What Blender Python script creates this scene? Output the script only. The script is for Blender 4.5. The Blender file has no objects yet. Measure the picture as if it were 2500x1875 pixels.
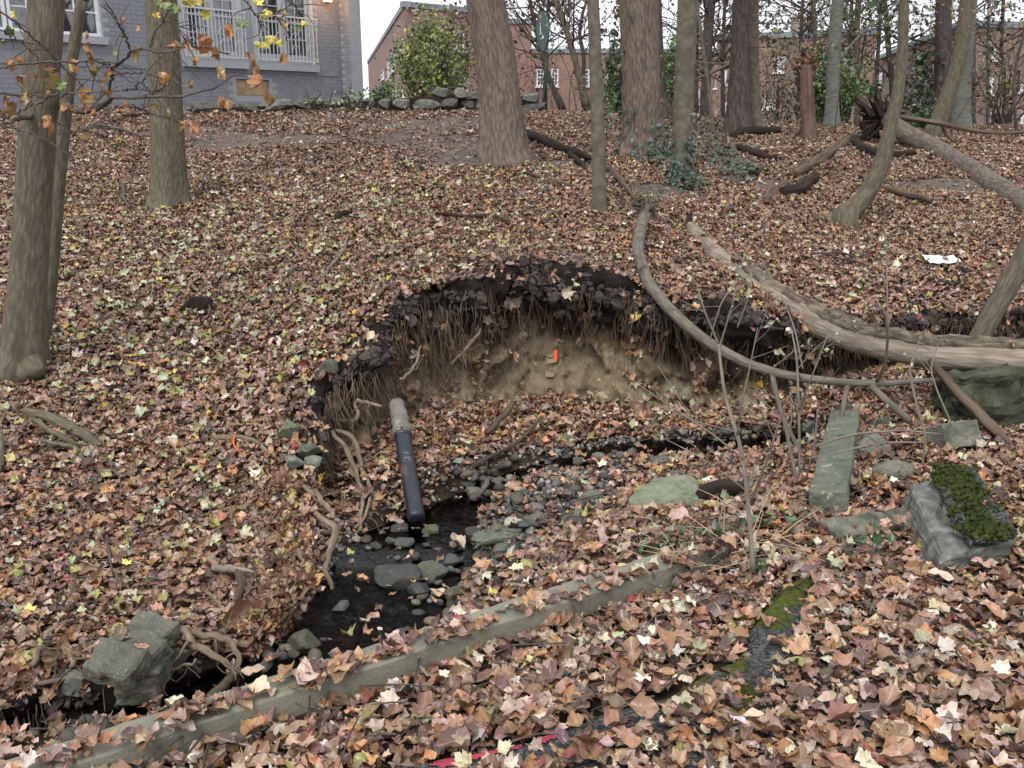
import bpy, bmesh, math, random
import numpy as np
from mathutils import Vector, Matrix
random.seed(7); RNG = np.random.default_rng(11)
SC = bpy.context.scene
COL = SC.collection

# ------------------------------------------------------------------ camera, world, sun, exposure
EYE = 1.6; PITCH = math.radians(16.0); FPX = 2300.0
cam_d = bpy.data.cameras.new('camera'); cam = bpy.data.objects.new('camera', cam_d); COL.objects.link(cam)
cam.location = (0, 0, EYE); cam.rotation_euler = (math.radians(90) - PITCH, 0, 0)
cam_d.sensor_width = 36.0; cam_d.lens = FPX / 2500 * 36.0; cam_d.clip_start = 0.05; cam_d.clip_end = 600
SC.camera = cam

SUN_EL, SUN_AZ = math.radians(52), math.radians(200)
world = bpy.data.worlds.new('World'); SC.world = world; world.use_nodes = True
wt = world.node_tree; wt.nodes.clear()
wo = wt.nodes.new('ShaderNodeOutputWorld'); wb = wt.nodes.new('ShaderNodeBackground')
sk = wt.nodes.new('ShaderNodeTexSky'); sk.sky_type = 'NISHITA'; sk.sun_disc = False
sk.sun_elevation = SUN_EL; sk.sun_rotation = SUN_AZ; sk.dust_density = 4.0; sk.air_density = 1.0
hs = wt.nodes.new('ShaderNodeHueSaturation'); hs.inputs['Saturation'].default_value = 0.25
mx = wt.nodes.new('ShaderNodeMix'); mx.data_type = 'RGBA'; mx.inputs[0].default_value = 0.78
mx.inputs[7].default_value = (9.8, 10.0, 10.9, 1)          # even overcast cloud
wt.links.new(sk.outputs[0], hs.inputs['Color']); wt.links.new(hs.outputs[0], mx.inputs[6])
wt.links.new(mx.outputs[2], wb.inputs[0]); wb.inputs[1].default_value = 0.10
wt.links.new(wb.outputs[0], wo.inputs[0])
sun_d = bpy.data.lights.new('sun', 'SUN'); sun_d.energy = 1.5; sun_d.angle = math.radians(25); sun_d.color = (1, 0.97, 0.93)
sun = bpy.data.objects.new('sun', sun_d); COL.objects.link(sun)
sd = Vector((math.sin(SUN_AZ) * math.cos(SUN_EL), math.cos(SUN_AZ) * math.cos(SUN_EL), math.sin(SUN_EL)))
sun.rotation_euler = sd.to_track_quat('Z', 'Y').to_euler()
SC.view_settings.view_transform = 'Standard'; SC.view_settings.look = 'None'
SC.view_settings.exposure = 0.62; SC.view_settings.gamma = 1.0; SC.view_settings.use_curve_mapping = False
SC.render.engine = 'CYCLES'; SC.cycles.max_bounces = 6; SC.cycles.transparent_max_bounces = 4
SC.cycles.use_denoising = True; SC.cycles.caustics_reflective = False; SC.cycles.caustics_refractive = False

# ------------------------------------------------------------------ sight lines: photo pixel (2500x1875) -> world
CP, SP = math.cos(PITCH), math.sin(PITCH)
def ray(u, v):
    a = (u - 1250) / FPX; b = (937.5 - v) / FPX
    yd = CP + b * SP
    return a / yd, (-SP + b * CP) / yd
def P(u, v, y):
    rx, rz = ray(u, v); return np.array([rx * y, y, EYE + rz * y])
def Pz(u, v, z):
    rx, rz = ray(u, v); y = (z - EYE) / rz; return np.array([rx * y, y, z])
def proj(x, y, z):
    dz = z - EYE
    f = y * CP - dz * SP; up = y * SP + dz * CP
    f = np.where(np.abs(f) < 1e-4, 1e-4, f)
    return 1250 + FPX * x / f, 937.5 - FPX * up / f, f
def sstep(a, b, x):
    t = np.clip((x - a) / (b - a), 0, 1); return t * t * (3 - 2 * t)

# value noise (numpy)
_tab = np.random.default_rng(3).random((256, 256))
def vnoise(x, y):
    x = np.asarray(x, float); y = np.asarray(y, float)
    xi = np.floor(x).astype(int); yi = np.floor(y).astype(int); fx = x - xi; fy = y - yi
    fx = fx * fx * (3 - 2 * fx); fy = fy * fy * (3 - 2 * fy)
    g = lambda i, j: _tab[(xi + i) & 255, (yi + j) & 255]
    return (g(0, 0) * (1 - fx) + g(1, 0) * fx) * (1 - fy) + (g(0, 1) * (1 - fx) + g(1, 1) * fx) * fy
def fbm(x, y, o=4):
    s = 0; a = 0.5
    for k in range(o):
        s = s + a * (vnoise(x * 2 ** k + 17 * k, y * 2 ** k + 9 * k) - 0.5); a *= 0.5
    return s * 2

class TPS:
    def __init__(s, pts, reg=0.002):
        p = np.array(pts, float); s.p = p[:, :2]; n = len(p)
        K = s.phi(s.p); A = np.zeros((n + 3, n + 3)); A[:n, :n] = K + np.eye(n) * reg
        A[:n, n] = 1; A[:n, n + 1:] = s.p; A[n, :n] = 1; A[n + 1:, :n] = s.p.T
        s.w = np.linalg.solve(A, np.concatenate([p[:, 2], np.zeros(3)]))
    def phi(s, q):
        d2 = ((q[:, None, :] - s.p[None]) ** 2).sum(-1) + 1e-9
        return 0.5 * d2 * np.log(d2)
    def __call__(s, x, y):
        x = np.asarray(x, float); sh = x.shape; q = np.stack([x.ravel(), np.asarray(y, float).ravel()], 1)
        out = np.empty(len(q))
        for i in range(0, len(q), 40000):
            c = q[i:i + 40000]
            out[i:i + 40000] = s.phi(c) @ s.w[:-3] + s.w[-3] + c @ s.w[-2:]
        return out.reshape(sh)

# ------------------------------------------------------------------ the lie of the land
LIP = [(-400, 1800, 2.45), (0, 1735, 2.75), (150, 1690, 2.86), (350, 1655, 2.97), (560, 1590, 3.15), (680, 1490, 3.45), (755, 1400, 3.75), (740, 1250, 4.2),
       (735, 1110, 4.52), (765, 1000, 4.78), (845, 900, 5.1), (905, 810, 5.4), (965, 745, 5.6), (1080, 690, 5.9), (1200, 655, 6.05), (1330, 645, 6.1),
       (1500, 670, 6.1), (1600, 690, 6.05), (1700, 720, 6.0), (1850, 770, 5.9), (1980, 800, 6.0), (2100, 790, 6.3), (2300, 770, 6.5), (2500, 760, 6.6), (3000, 765, 6.7)]
lipw = np.array([P(*q) for q in LIP])
HC = [P(*q) for q in LIP]
for u in (-500, 100, 500):
    for v, y in ((1350, 3.8), (1200, 4.4), (1000, 5.3), (800, 6.5), (700, 7.4), (600, 8.6), (500, 10.2), (400, 12.4), (320, 14.7)):
        HC.append(P(u, v, y))
for q in [(100, 1500, 3.3), (500, 1480, 3.5), (100, 1620, 2.95), (600, 1200, 4.35), (650, 1000, 5.05), (700, 850, 5.8), (700, 750, 6.4), (900, 650, 7.0), (900, 550, 8.5),
          (1200, 550, 8.1), (1200, 450, 10.2), (1250, 400, 11.2), (1100, 320, 14), (1100, 281, 16.8), (1500, 500, 8.8), (1600, 420, 11), (1550, 330, 14.5), (1700, 300, 17),
          (1350, 600, 7), (1600, 600, 7.2), (1750, 620, 7.4), (1900, 650, 7.3), (1900, 480, 9.8), (1900, 400, 12.5), (2000, 540, 9.2), (2000, 330, 16.5), (2300, 600, 8), (2300, 700, 6.9), (2450, 650, 7.3),
          (2300, 500, 10), (2450, 450, 11), (2300, 370, 13.5), (2400, 330, 16), (2800, 400, 12), (2800, 600, 8), (500, 284, 16.3), (100, 288, 15.4), (800, 283, 16.5), (-500, 285, 15.5),
          (1400, 450, 10), (700, 400, 12.3), (900, 450, 10.4), (2100, 420, 12), (2150, 620, 8)]:
    HC.append(P(*q))
for q in [(-20, 22, 1.58), (-8, 20, 1.56), (0, 21, 1.56), (10, 22, 1.35), (22, 22, 1.3), (-16, 10, .7), (16, 10, .8), (-12, 5, 0), (14, 5, .3)]:
    HC.append(np.array(q, float))
tpsH = TPS(HC)
CC = [Pz(*q) for q in [(-400, 1750, -.38), (0, 1740, -.37), (300, 1680, -.37), (600, 1570, -.34), (750, 1450, -.33), (770, 1330, -.29), (860, 1260, -.29), (930, 1150, -.27), (900, 1090, -.25), (1000, 1060, -.24),
      (1300, 1010, -.28), (1500, 1010, -.28), (1700, 1010, -.28), (1900, 985, -.22), (2150, 950, -.12), (2450, 950, -.05), (1300, 1100, -.27), (1100, 1330, -.30), (1250, 1300, -.28),
      (1400, 1250, -.25), (1500, 1200, -.24), (1650, 1200, -.17), (1250, 1400, -.24), (1000, 1500, -.33), (1450, 1330, -.17), (1600, 1300, -.12), (1900, 1150, -.18), (2000, 1100, -.2),
      (2150, 1080, -.14), (2300, 1150, -.02), (2450, 1150, .02), (1740, 1280, -.1), (1900, 1250, -.06), (2100, 1250, -.03), (2300, 1300, 0), (2000, 1330, 0), (2450, 1330, .02),
      (2800, 1000, 0), (2800, 1300, 0), (1110, 1180, -.11), (1060, 1225, -.15), (1160, 1160, -.14), (830, 1180, -.28), (860, 1080, -.26), (1500, 900, -.3), (1200, 900, -.3), (2200, 880, -.12)]]
tpsC = TPS(CC)
STREAM = [(-250, 1830, -.46, .16), (150, 1795, -.46, .05), (400, 1735, -.45, .10), (590, 1648, -.42, .36), (755, 1590, -.41, .46), (880, 1515, -.40, .42), (965, 1430, -.39, .30), (1000, 1340, -.37, .36),
          (1085, 1280, -.36, .2), (1170, 1232, -.35, .2), (1250, 1180, -.33, .12), (1330, 1150, -.31, .10), (1480, 1115, -.30, .12), (1620, 1098, -.30, .15), (1850, 1090, -.29, .13), (2000, 1070, -.28, .08)]
stw = np.array([list(Pz(u, v, z)) + [h] for u, v, z, h in STREAM])
def resample(pl, n):
    pl = np.asarray(pl, float); d = np.r_[0, np.cumsum(np.linalg.norm(np.diff(pl[:, :2], axis=0), axis=1))]
    t = np.linspace(0, d[-1], n)
    return np.stack([np.interp(t, d, pl[:, k]) for k in range(pl.shape[1])], 1)
def smooth(pl, it=6):
    pl = pl.copy()
    for _ in range(it): pl[1:-1] = pl[1:-1] * .5 + (pl[:-2] + pl[2:]) * .25
    return pl
stS = smooth(resample(stw, 160), 8)
def poly_near(pl, x, y):
    """distance to a dense polyline and index of its nearest sample"""
    sh = x.shape; x = x.ravel(); y = y.ravel(); D = np.empty(len(x)); I = np.empty(len(x), int)
    for i in range(0, len(x), 20000):
        d = (x[i:i + 20000, None] - pl[None, :, 0]) ** 2 + (y[i:i + 20000, None] - pl[None, :, 1]) ** 2
        I[i:i + 20000] = d.argmin(1); D[i:i + 20000] = np.sqrt(d.min(1))
    return D.reshape(sh), I.reshape(sh)
KA, KB = Pz(30, 1874, 0)[:2], Pz(1725, 1328, 0)[:2]
KL = np.linalg.norm(KB - KA); KD = (KB - KA) / KL; KN = np.array([-KD[1], KD[0]])      # KN points across the creek
lipS = smooth(resample(lipw, 520), 4)
_lt = np.gradient(lipS[:, :2], axis=0); _lt /= np.linalg.norm(_lt, axis=1)[:, None]; _ls = np.r_[0, np.cumsum(np.linalg.norm(np.diff(lipS[:, :2], axis=0), axis=1))]
_lo = (.16 * fbm(_ls * 1.6, _ls * 0 + 3) + .10 * fbm(_ls * 5, _ls * 0 + 11)) * sstep(1.6, 3.0, _ls)
lipS[:, 0] += _lt[:, 1] * _lo; lipS[:, 1] -= _lt[:, 0] * _lo
def in_poly(px, py, poly):
    sh = np.shape(px); px = np.ravel(px); py = np.ravel(py); ins = np.zeros(len(px), bool); n = len(poly); j = n - 1
    for i in range(n):
        xi, yi = poly[i]; xj, yj = poly[j]
        c = ((yi > py) != (yj > py))
        if c.any():
            xx = (xj - xi) * (py - yi) / (yj - yi + 1e-12) + xi
            ins ^= c & (px < xx)
        j = i
    return ins.reshape(sh)
HILLPOLY = np.concatenate([lipS[:-1:2, :2], lipS[-1:, :2], [[400, lipS[-1, 1]], [400, 500], [-400, 500], [-400, lipS[0, 1]]]])
def Hh(x, y):
    h = tpsH(x, np.minimum(y, 24.0)) + 0.05 * fbm(x * .9, y * .9) + 0.05 * fbm(x * 3.4 + 5, y * 3.4, 4) * sstep(2.5, 5, y)
    plat = 1.56 - .44 * sstep(-1, 4, x)
    return h + (plat - h) * sstep(18.5, 24, y)
ASPH = np.array([Pz(u, v, .03)[:2] for u, v in [(850, 1900), (938, 1867), (1166, 1830), (1382, 1765), (1492, 1725), (1600, 1692), (1702, 1643), (1771, 1603), (1815, 1575), (1836, 1505), (1885, 1440), (1938, 1403), (2011, 1391), (2161, 1375), (2332, 1359), (2495, 1322), (2900, 1260)]])
ASPOLY = np.concatenate([ASPH, [[9, 1.5], [9, -4], [-1.2, -4]]])
def Cc(x, y, noise=True):
    x = np.asarray(x, float); y = np.asarray(y, float)
    f = np.clip(tpsC(x, y), -.45, .3)
    D, I = poly_near(stS, x, y)
    hw = stS[I, 3]; zw = stS[I, 2]
    w = 1 - sstep(hw * .55, hw * 1.25 + .05, D)
    f = f + (np.minimum(f, zw - .10) - f) * w
    if noise: f = f + .03 * fbm(x * 5, y * 5, 3)
    rx = x - KA[0]; ry = y - KA[1]
    d = rx * KN[0] + ry * KN[1]; s = rx * KD[0] + ry * KD[1]
    wd = .015 + np.clip(s - KL, 0, 3) * .55
    near = .012 * fbm(x * 3, y * 3, 3) - .05 * sstep(-.75, -.12, d) * (1 - sstep(KL - .3, KL + .5, s))
    return near + (f - near) * sstep(-.02, wd, d)
def ground(x, y):
    x = np.asarray(x, float); y = np.asarray(y, float)
    return np.where(in_poly(x, y, HILLPOLY), Hh(x, y), Cc(x, y))
_GY = np.concatenate([np.arange(1.6, 9, .08), np.arange(9, 40, .25)])
def G(u, v, lift=0.0, hill=None):
    f = Hh if hill else ground; rx, rz = ray(u, v); ys = _GY; h = (EYE + rz * ys) <= f(rx * ys, ys)
    k = int(np.argmax(h)) if h.any() else len(ys) - 1
    ys = np.linspace(ys[max(k - 1, 0)], ys[k], 14); g = f(rx * ys, ys); h = (EYE + rz * ys) <= g
    k = int(np.argmax(h)) if h.any() else len(ys) - 1
    y = ys[k]; return np.array([rx * y, y, g[k] + lift])
def Pg(u, v, y, m=.12):
    return P(u, v, min(y, G(u, v)[1] - m))
def GG(uv):
    return np.array([G(u, v) for u, v in uv])

# ------------------------------------------------------------------ mesh building
class MB:
    def __init__(s): s.v = []; s.q = []; s.t = []; s.uv = []; s.n = 0; s.a = []
    def add(s, v, q=None, t=None, uv=None, a=None):
        v = np.asarray(v, float); s.v.append(v)
        s.uv.append(np.zeros((len(v), 2)) if uv is None else np.asarray(uv, float))
        s.a.append(np.zeros(len(v)) if a is None else np.asarray(a, float) * np.ones(len(v)))
        if q is not None and len(q): s.q.append(np.asarray(q, int) + s.n)
        if t is not None and len(t): s.t.append(np.asarray(t, int) + s.n)
        s.n += len(v)
    def box(s, fr, a0, a1, b0, b1, c0, c1, jit=0.0):
        o, S, N = fr; Z = np.array([0, 0, 1.0])

        v = np.array([[a, b, c] for a in (a0, a1) for b in (b0, b1) for c in (c0, c1)], float)
        if jit: v += (RNG.random(v.shape) - .5) * jit
        w = o + v[:, :1] * S + v[:, 1:2] * N + v[:, 2:] * Z
        s.add(w, q=[[0, 1, 3, 2], [4, 6, 7, 5], [0, 4, 5, 1], [2, 3, 7, 6], [0, 2, 6, 4], [1, 5, 7, 3]])
    def tube(s, pts, rad, n=8, jit=0.0, rfun=None, cap=True):
        pts = np.asarray(pts, float); m = len(pts); rad = np.ones(m) * rad
        T = np.gradient(pts, axis=0); T /= np.linalg.norm(T, axis=1)[:, None] + 1e-12
        ref = np.array([0, 1.0, 0]) if abs(T[0][1]) < .9 else np.array([0, 0, 1.0])
        L = np.r_[0, np.cumsum(np.linalg.norm(np.diff(pts, axis=0), axis=1))]
        th = np.linspace(0, 2 * math.pi, n + 1); V = []; UV = []
        jn = 1 + jit * (RNG.random((m, n + 1)) - .5) * 2; jn[:, -1] = jn[:, 0]
        rm = rad.mean()
        for i in range(m):
            e1 = ref - T[i] * ref.dot(T[i]); e1 /= np.linalg.norm(e1) + 1e-9; ref = e1; e2 = np.cross(T[i], e1)
            r = rad[i] * jn[i]
            if rfun is not None: r = r * rfun(th, L[i])
            V.append(pts[i] + (np.cos(th) * r)[:, None] * e1 + (np.sin(th) * r)[:, None] * e2)
            UV.append(np.stack([th * rm, np.full(n + 1, L[i])], 1))
        V = np.concatenate(V); UV = np.concatenate(UV)
        i = np.arange(m - 1)[:, None] * (n + 1) + np.arange(n)[None]
        q = np.stack([i, i + 1, i + n + 2, i + n + 1], -1).reshape(-1, 4)
        t = []
        if cap:
            V = np.concatenate([V, [pts[0], pts[-1]]]); UV = np.concatenate([UV, [[0, 0], [0, L[-1]]]])
            k = m * (n + 1); b = (m - 1) * (n + 1)
            t = [[k, j + 1, j] for j in range(n)] + [[k + 1, b + j, b + j + 1] for j in range(n)]
        s.add(V, q=q, t=t, uv=UV)
    def mesh(s, name, mats, smoothshade=True, attr=None):
        me = bpy.data.meshes.new(name)
        v = np.concatenate(s.v) if s.v else np.zeros((0, 3)); me.vertices.add(len(v)); me.vertices.foreach_set('co', v.ravel())
        q = np.concatenate(s.q) if s.q else np.zeros((0, 4), int); t = np.concatenate(s.t) if s.t else np.zeros((0, 3), int)
        li = np.concatenate([q.ravel(), t.ravel()]).astype(np.int32)
        me.loops.add(len(li)); me.loops.foreach_set('vertex_index', li)
        nf = len(q) + len(t); me.polygons.add(nf)
        st = np.concatenate([np.arange(len(q)) * 4, len(q) * 4 + np.arange(len(t)) * 3]).astype(np.int32)
        me.polygons.foreach_set('loop_start', st)
        uvl = me.uv_layers.new(name='UVMap'); uv = np.concatenate(s.uv)[li]
        me.update(calc_edges=True); uvl = me.uv_layers[0]; uvl.data.foreach_set('uv', uv.ravel().astype(np.float32))
        if attr:
            at = me.attributes.new(attr, 'FLOAT', 'POINT'); at.data.foreach_set('value', np.concatenate(s.a).astype(np.float32))
        me.polygons.foreach_set('use_smooth', np.full(nf, smoothshade, bool))
        for m in (mats if isinstance(mats, (list, tuple)) else [mats]): me.materials.append(m)
        me.validate(); me.update(); return me
    def build(s, name, mat, parent=None, smoothshade=True, attr=None, **pr):
        o = bpy.data.objects.new(name, s.mesh(name, mat, smoothshade, attr)); COL.objects.link(o)
        if parent is not None:
            o.parent = parent
            o.matrix_parent_inverse = Matrix.Translation(-Vector(parent.location)) if parent.type == 'EMPTY' else Matrix()
        for k, w in pr.items(): o[k] = w
        return o
def tag(o, label=None, cat=None, group=None, kind=None):
    for k, w in (('label', label), ('category', cat), ('group', group), ('kind', kind)):
        if w: o[k] = w
    return o
def empty(name, loc, label, cat, group=None):
    o = bpy.data.objects.new(name, None); o.empty_display_size = .1; COL.objects.link(o); o.location = tuple(float(c) for c in loc)
    return tag(o, label, cat, group)
def inst(name, me, loc, rot=(0, 0, 0), scl=(1, 1, 1), parent=None, color=None):
    o = bpy.data.objects.new(name, me); COL.objects.link(o); o.location = tuple(float(c) for c in loc); o.rotation_euler = rot; o.scale = scl
    if parent is not None:
        o.parent = parent
        if parent.type == 'EMPTY': o.matrix_parent_inverse = Matrix.Translation(-Vector(parent.location))
    if color is not None: o.color = (*color[:3], 1)
    return o

# ------------------------------------------------------------------ materials
def nd(nt, typ, ins=None, **pr):
    n = nt.nodes.new(typ)
    for k, v in pr.items(): setattr(n, k, v)
    for k, v in (ins or {}).items():
        sk_ = n.inputs[k]
        if isinstance(v, bpy.types.NodeSocket): nt.links.new(v, sk_)
        else: sk_.default_value = v
    return n
def c4(c): return (c[0], c[1], c[2], 1.0)
def new_mat(name):
    m = bpy.data.materials.new(name); m.use_nodes = True; nt = m.node_tree; b = nt.nodes['Principled BSDF']; return m, nt, b
def ramp(nt, fac, stops):
    r = nd(nt, 'ShaderNodeValToRGB', {'Fac': fac}); e = r.color_ramp.elements
    while len(e) > 1: e.remove(e[-1])
    e[0].position, e[0].color = stops[0][0], c4(stops[0][1])
    for p, c in stops[1:]:
        x = e.new(p); x.color = c4(c)
    return r.outputs[0]
def mixc(nt, fac, a, b, mode='MIX'):
    n = nd(nt, 'ShaderNodeMix', data_type='RGBA', blend_type=mode)
    for i, v in ((0, fac), (6, a), (7, b)):
        if isinstance(v, bpy.types.NodeSocket): nt.links.new(v, n.inputs[i])
        else: n.inputs[i].default_value = v if i == 0 else c4(v)
    return n.outputs[2]
def noise(nt, vec, scale, detail=4, rough=.55):
    n = nd(nt, 'ShaderNodeTexNoise', {'Scale': scale, 'Detail': detail, 'Roughness': rough})
    if vec is not None: nt.links.new(vec, n.inputs['Vector'])
    return n.outputs[0]
def mapping(nt, vec, scale, loc=(0, 0, 0)):
    n = nd(nt, 'ShaderNodeMapping', {'Scale': scale, 'Location': loc}); nt.links.new(vec, n.inputs['Vector']); return n.outputs[0]
def bump(nt, b, h, strength, dist):
    n = nd(nt, 'ShaderNodeBump', {'Strength': strength, 'Distance': dist, 'Height': h}); nt.links.new(n.outputs[0], b.inputs['Normal'])
def math_(nt, op, a, b=0.0):
    n = nd(nt, 'ShaderNodeMath', operation=op)
    for i, v in enumerate((a, b)):
        if isinstance(v, bpy.types.NodeSocket): nt.links.new(v, n.inputs[i])
        else: n.inputs[i].default_value = v
    return n.outputs[0]
def simple(name, stops, scale=6, rough=.8, bs=.4, bd=.01, coord='Object', detail=6, spec=.3, tint=False, metallic=0):
    m, nt, b = new_mat(name); tc = nd(nt, 'ShaderNodeTexCoord').outputs[coord]
    f = noise(nt, tc, scale, detail, .62); col = ramp(nt, f, stops)
    if tint: col = mixc(nt, 1.0, col, nd(nt, 'ShaderNodeObjectInfo').outputs['Color'], 'MULTIPLY')
    nt.links.new(col, b.inputs['Base Color']); b.inputs['Roughness'].default_value = rough
    b.inputs['Specular IOR Level'].default_value = spec; b.inputs['Metallic'].default_value = metallic
    if bs: bump(nt, b, noise(nt, tc, scale * 3, 6, .65), bs, bd)
    return m
def bark(name, dark, light, su=34, sv=3.2, dist=.02, green=None, gfac=0.0, patch=None, rough=.9):
    """furrowed bark in metres along (v) and round (u) the stem"""
    m, nt, b = new_mat(name); uv = nd(nt, 'ShaderNodeTexCoord').outputs['UV']
    ob = nd(nt, 'ShaderNodeTexCoord').outputs['Object']
    warp = nd(nt, 'ShaderNodeVectorMath', {0: uv}, operation='ADD')
    nv = nd(nt, 'ShaderNodeTexNoise', {'Scale': 9.0, 'Detail': 3.0}); nt.links.new(uv, nv.inputs['Vector'])
    sc = nd(nt, 'ShaderNodeVectorMath', {0: nv.outputs['Color'], 1: (.014, .012, 0)}, operation='MULTIPLY'); nt.links.new(sc.outputs[0], warp.inputs[1])
    su *= 1.1; sv *= 1.7; fine = noise(nt, mapping(nt, warp.outputs[0], (su, sv, 1)), 1.0, 9, .75)
    vor = nd(nt, 'ShaderNodeTexVoronoi', {'Scale': 1.0, 'Randomness': 1.0}, feature='F1'); nt.links.new(mapping(nt, warp.outputs[0], (su * .8, sv * .8, 1)), vor.inputs['Vector'])
    h = math_(nt, 'ADD', math_(nt, 'MULTIPLY', vor.outputs['Distance'], .6), fine)
    col = ramp(nt, h, [(.40, light), (.68, [a * .3 + c * .7 for a, c in zip(dark, light)]), (.95, [a * .85 + c * .22 for a, c in zip(dark, light)])])
    big = noise(nt, ob, 2.2, 4, .6)
    col = mixc(nt, .35, col, ramp(nt, big, [(.3, [c * .55 for c in light]), (.7, [min(1, c * 1.25) for c in light])]), 'SOFT_LIGHT')
    if green: col = mixc(nt, math_(nt, 'MULTIPLY', ramp(nt, noise(nt, ob, 3.5, 5, .7), [(.42, (0, 0, 0)), (.68, (1, 1, 1))]), gfac), col, green)
    if patch: col = mixc(nt, ramp(nt, noise(nt, ob, 7, 3, .5), [(.62, (0, 0, 0)), (.68, (1, 1, 1))]), col, patch)
    nt.links.new(col, b.inputs['Base Color']); b.inputs['Roughness'].default_value = rough; b.inputs['Specular IOR Level'].default_value = .2
    bump(nt, b, math_(nt, 'SUBTRACT', 1.0, h), .9, dist)
    return m
M = {}
M['bark'] = bark('grey_brown_bark', (.085, .068, .052), (.235, .202, .16), 60, 9, .012, (.11, .12, .065), .35)
M['bark_olive'] = bark('olive_bark', (.08, .068, .05), (.225, .198, .152), 62, 9, .012, (.12, .13, .07), .35)
M['bark_ridged'] = bark('ridged_bark', (.085, .066, .053), (.285, .238, .195), 50, 7, .016)
M['bark_dark'] = bark('dark_bark', (.05, .043, .04), (.175, .15, .135), 40, 6, .025)
M['bark_smooth'] = bark('smooth_grey_bark', (.11, .115, .098), (.235, .238, .205), 10, 18, .006, (.12, .15, .11), .5)
M['bark_pale'] = bark('pale_bark', (.09, .078, .06), (.22, .195, .155), 16, 10, .008, (.12, .13, .08), .3)
M['twig'] = bark('twig_bark', (.05, .042, .038), (.20, .175, .15), 60, 8, .004)
M['twig_dark'] = bark('dark_twig', (.045, .037, .033), (.13, .108, .095), 60, 8, .004)
M['root'] = bark('root_bark', (.11, .085, .062), (.32, .265, .2), 50, 8, .006)
M['dead'] = bark('dead_wood', (.05, .038, .03), (.215, .165, .12), 40, 1.5, .012, None, 0)
M['deadbare'] = bark('bare_wood', (.14, .115, .092), (.37, .325, .27), 60, 5, .008)
M['deaddark'] = bark('rotten_wood', (.015, .011, .009), (.075, .052, .04), 40, 2, .015)
M['deadgrey'] = bark('grey_weathered_wood', (.07, .057, .046), (.25, .215, .175), 50, 5, .012)
M['snag'] = bark('red_snag_wood', (.075, .05, .042), (.26, .18, .145), 40, 1.3, .02)

def leaf_mat(name, source):
    m, nt, b = new_mat(name)
    if source == 'inst': col = nd(nt, 'ShaderNodeAttribute', attribute_type='INSTANCER', attribute_name='col').outputs['Color']
    elif source == 'geo': col = nd(nt, 'ShaderNodeAttribute', attribute_type='GEOMETRY', attribute_name='col').outputs['Color']
    else: col = nd(nt, 'ShaderNodeObjectInfo').outputs['Color']
    if source != 'geo':
        tc = nd(nt, 'ShaderNodeTexCoord').outputs['Object']
        rnd = nd(nt, 'ShaderNodeObjectInfo').outputs['Random']
        off = nd(nt, 'ShaderNodeVectorMath', {0: tc}, operation='ADD'); cb = nd(nt, 'ShaderNodeCombineXYZ', {0: math_(nt, 'MULTIPLY', rnd, 40), 1: math_(nt, 'MULTIPLY', rnd, 17)})
        nt.links.new(cb.outputs[0], off.inputs[1])
        mot = ramp(nt, noise(nt, off.outputs[0], 5, 4, .7), [(.3, (.62, .58, .55)), (.55, (1, 1, 1)), (.75, (1.0, 1.0, 1.0))])
        col = mixc(nt, 1.0, col, mot, 'MULTIPLY')
        ve = nd(nt, 'ShaderNodeAttribute', attribute_type='GEOMETRY', attribute_name='vein').outputs['Fac']
        col = mixc(nt, math_(nt, 'MULTIPLY', math_(nt, 'POWER', ve, 9.0), .6), col, (.5, .4, .28))
    nt.links.new(col, b.inputs['Base Color']); b.inputs['Roughness'].default_value = .40; b.inputs['Specular IOR Level'].default_value = .55
    return m
M['leaf'] = leaf_mat('leaf_scatter', 'inst'); M['leaf1'] = leaf_mat('leaf_single', 'obj'); M['foliage'] = leaf_mat('foliage', 'geo')
# ------------------------------------------------------------------ ground materials
def soil_mat(name, stops, grey=None):
    m, nt, b = new_mat(name); tc = nd(nt, 'ShaderNodeTexCoord').outputs['Object']
    col = ramp(nt, noise(nt, tc, 7, 8, .7), stops)
    if grey:
        at = nd(nt, 'ShaderNodeAttribute', attribute_name='bare').outputs['Fac']
        gc = ramp(nt, noise(nt, tc, 16, 8, .75), [(.3, [c * .55 for c in grey]), (.52, grey), (.75, [c * 1.6 for c in grey])])
        col = mixc(nt, at, col, gc)
    nt.links.new(col, b.inputs['Base Color']); b.inputs['Roughness'].default_value = .95; b.inputs['Specular IOR Level'].default_value = .15
    bump(nt, b, noise(nt, tc, 30, 8, .75), .9, .02); return m
M['soil'] = soil_mat('leaf_mould', [(.3, (.025, .017, .012)), (.55, (.075, .05, .034)), (.75, (.13, .085, .055))], (.135, .11, .092))
M['bed'] = soil_mat('creek_silt', [(.3, (.012, .009, .006)), (.5, (.035, .026, .017)), (.7, (.075, .055, .036))])
BARE = [(470, 330, 1.5, .6), (800, 285, 2.2, .6), (1060, 305, 1.9, 1.7), (1120, 350, 1.3, 1.2), (1130, 385, .8, .5), (1380, 395, .9, .35), (1600, 470, .6, .3), (1840, 445, .5, .35), (2330, 455, 1.2, .3), (560, 345, 1.4, .7), (760, 345, .9, .4)]
barew = [(G(u, v), a, b) for u, v, a, b in BARE]
def bareness(x, y):
    r = np.zeros(np.shape(x))
    for (c, a, b) in barew:
        r = np.maximum(r, 1 - sstep(.45, 1.1, np.sqrt(((x - c[0]) / a) ** 2 + ((y - c[1]) / (b * 1.6)) ** 2) + .5 * fbm(x * 2.2, y * 2.2)))
    return r
def axis(*segs):
    out = []
    for a, b, st in segs: out.append(np.arange(a, b, st))
    return np.concatenate(out)
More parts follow.
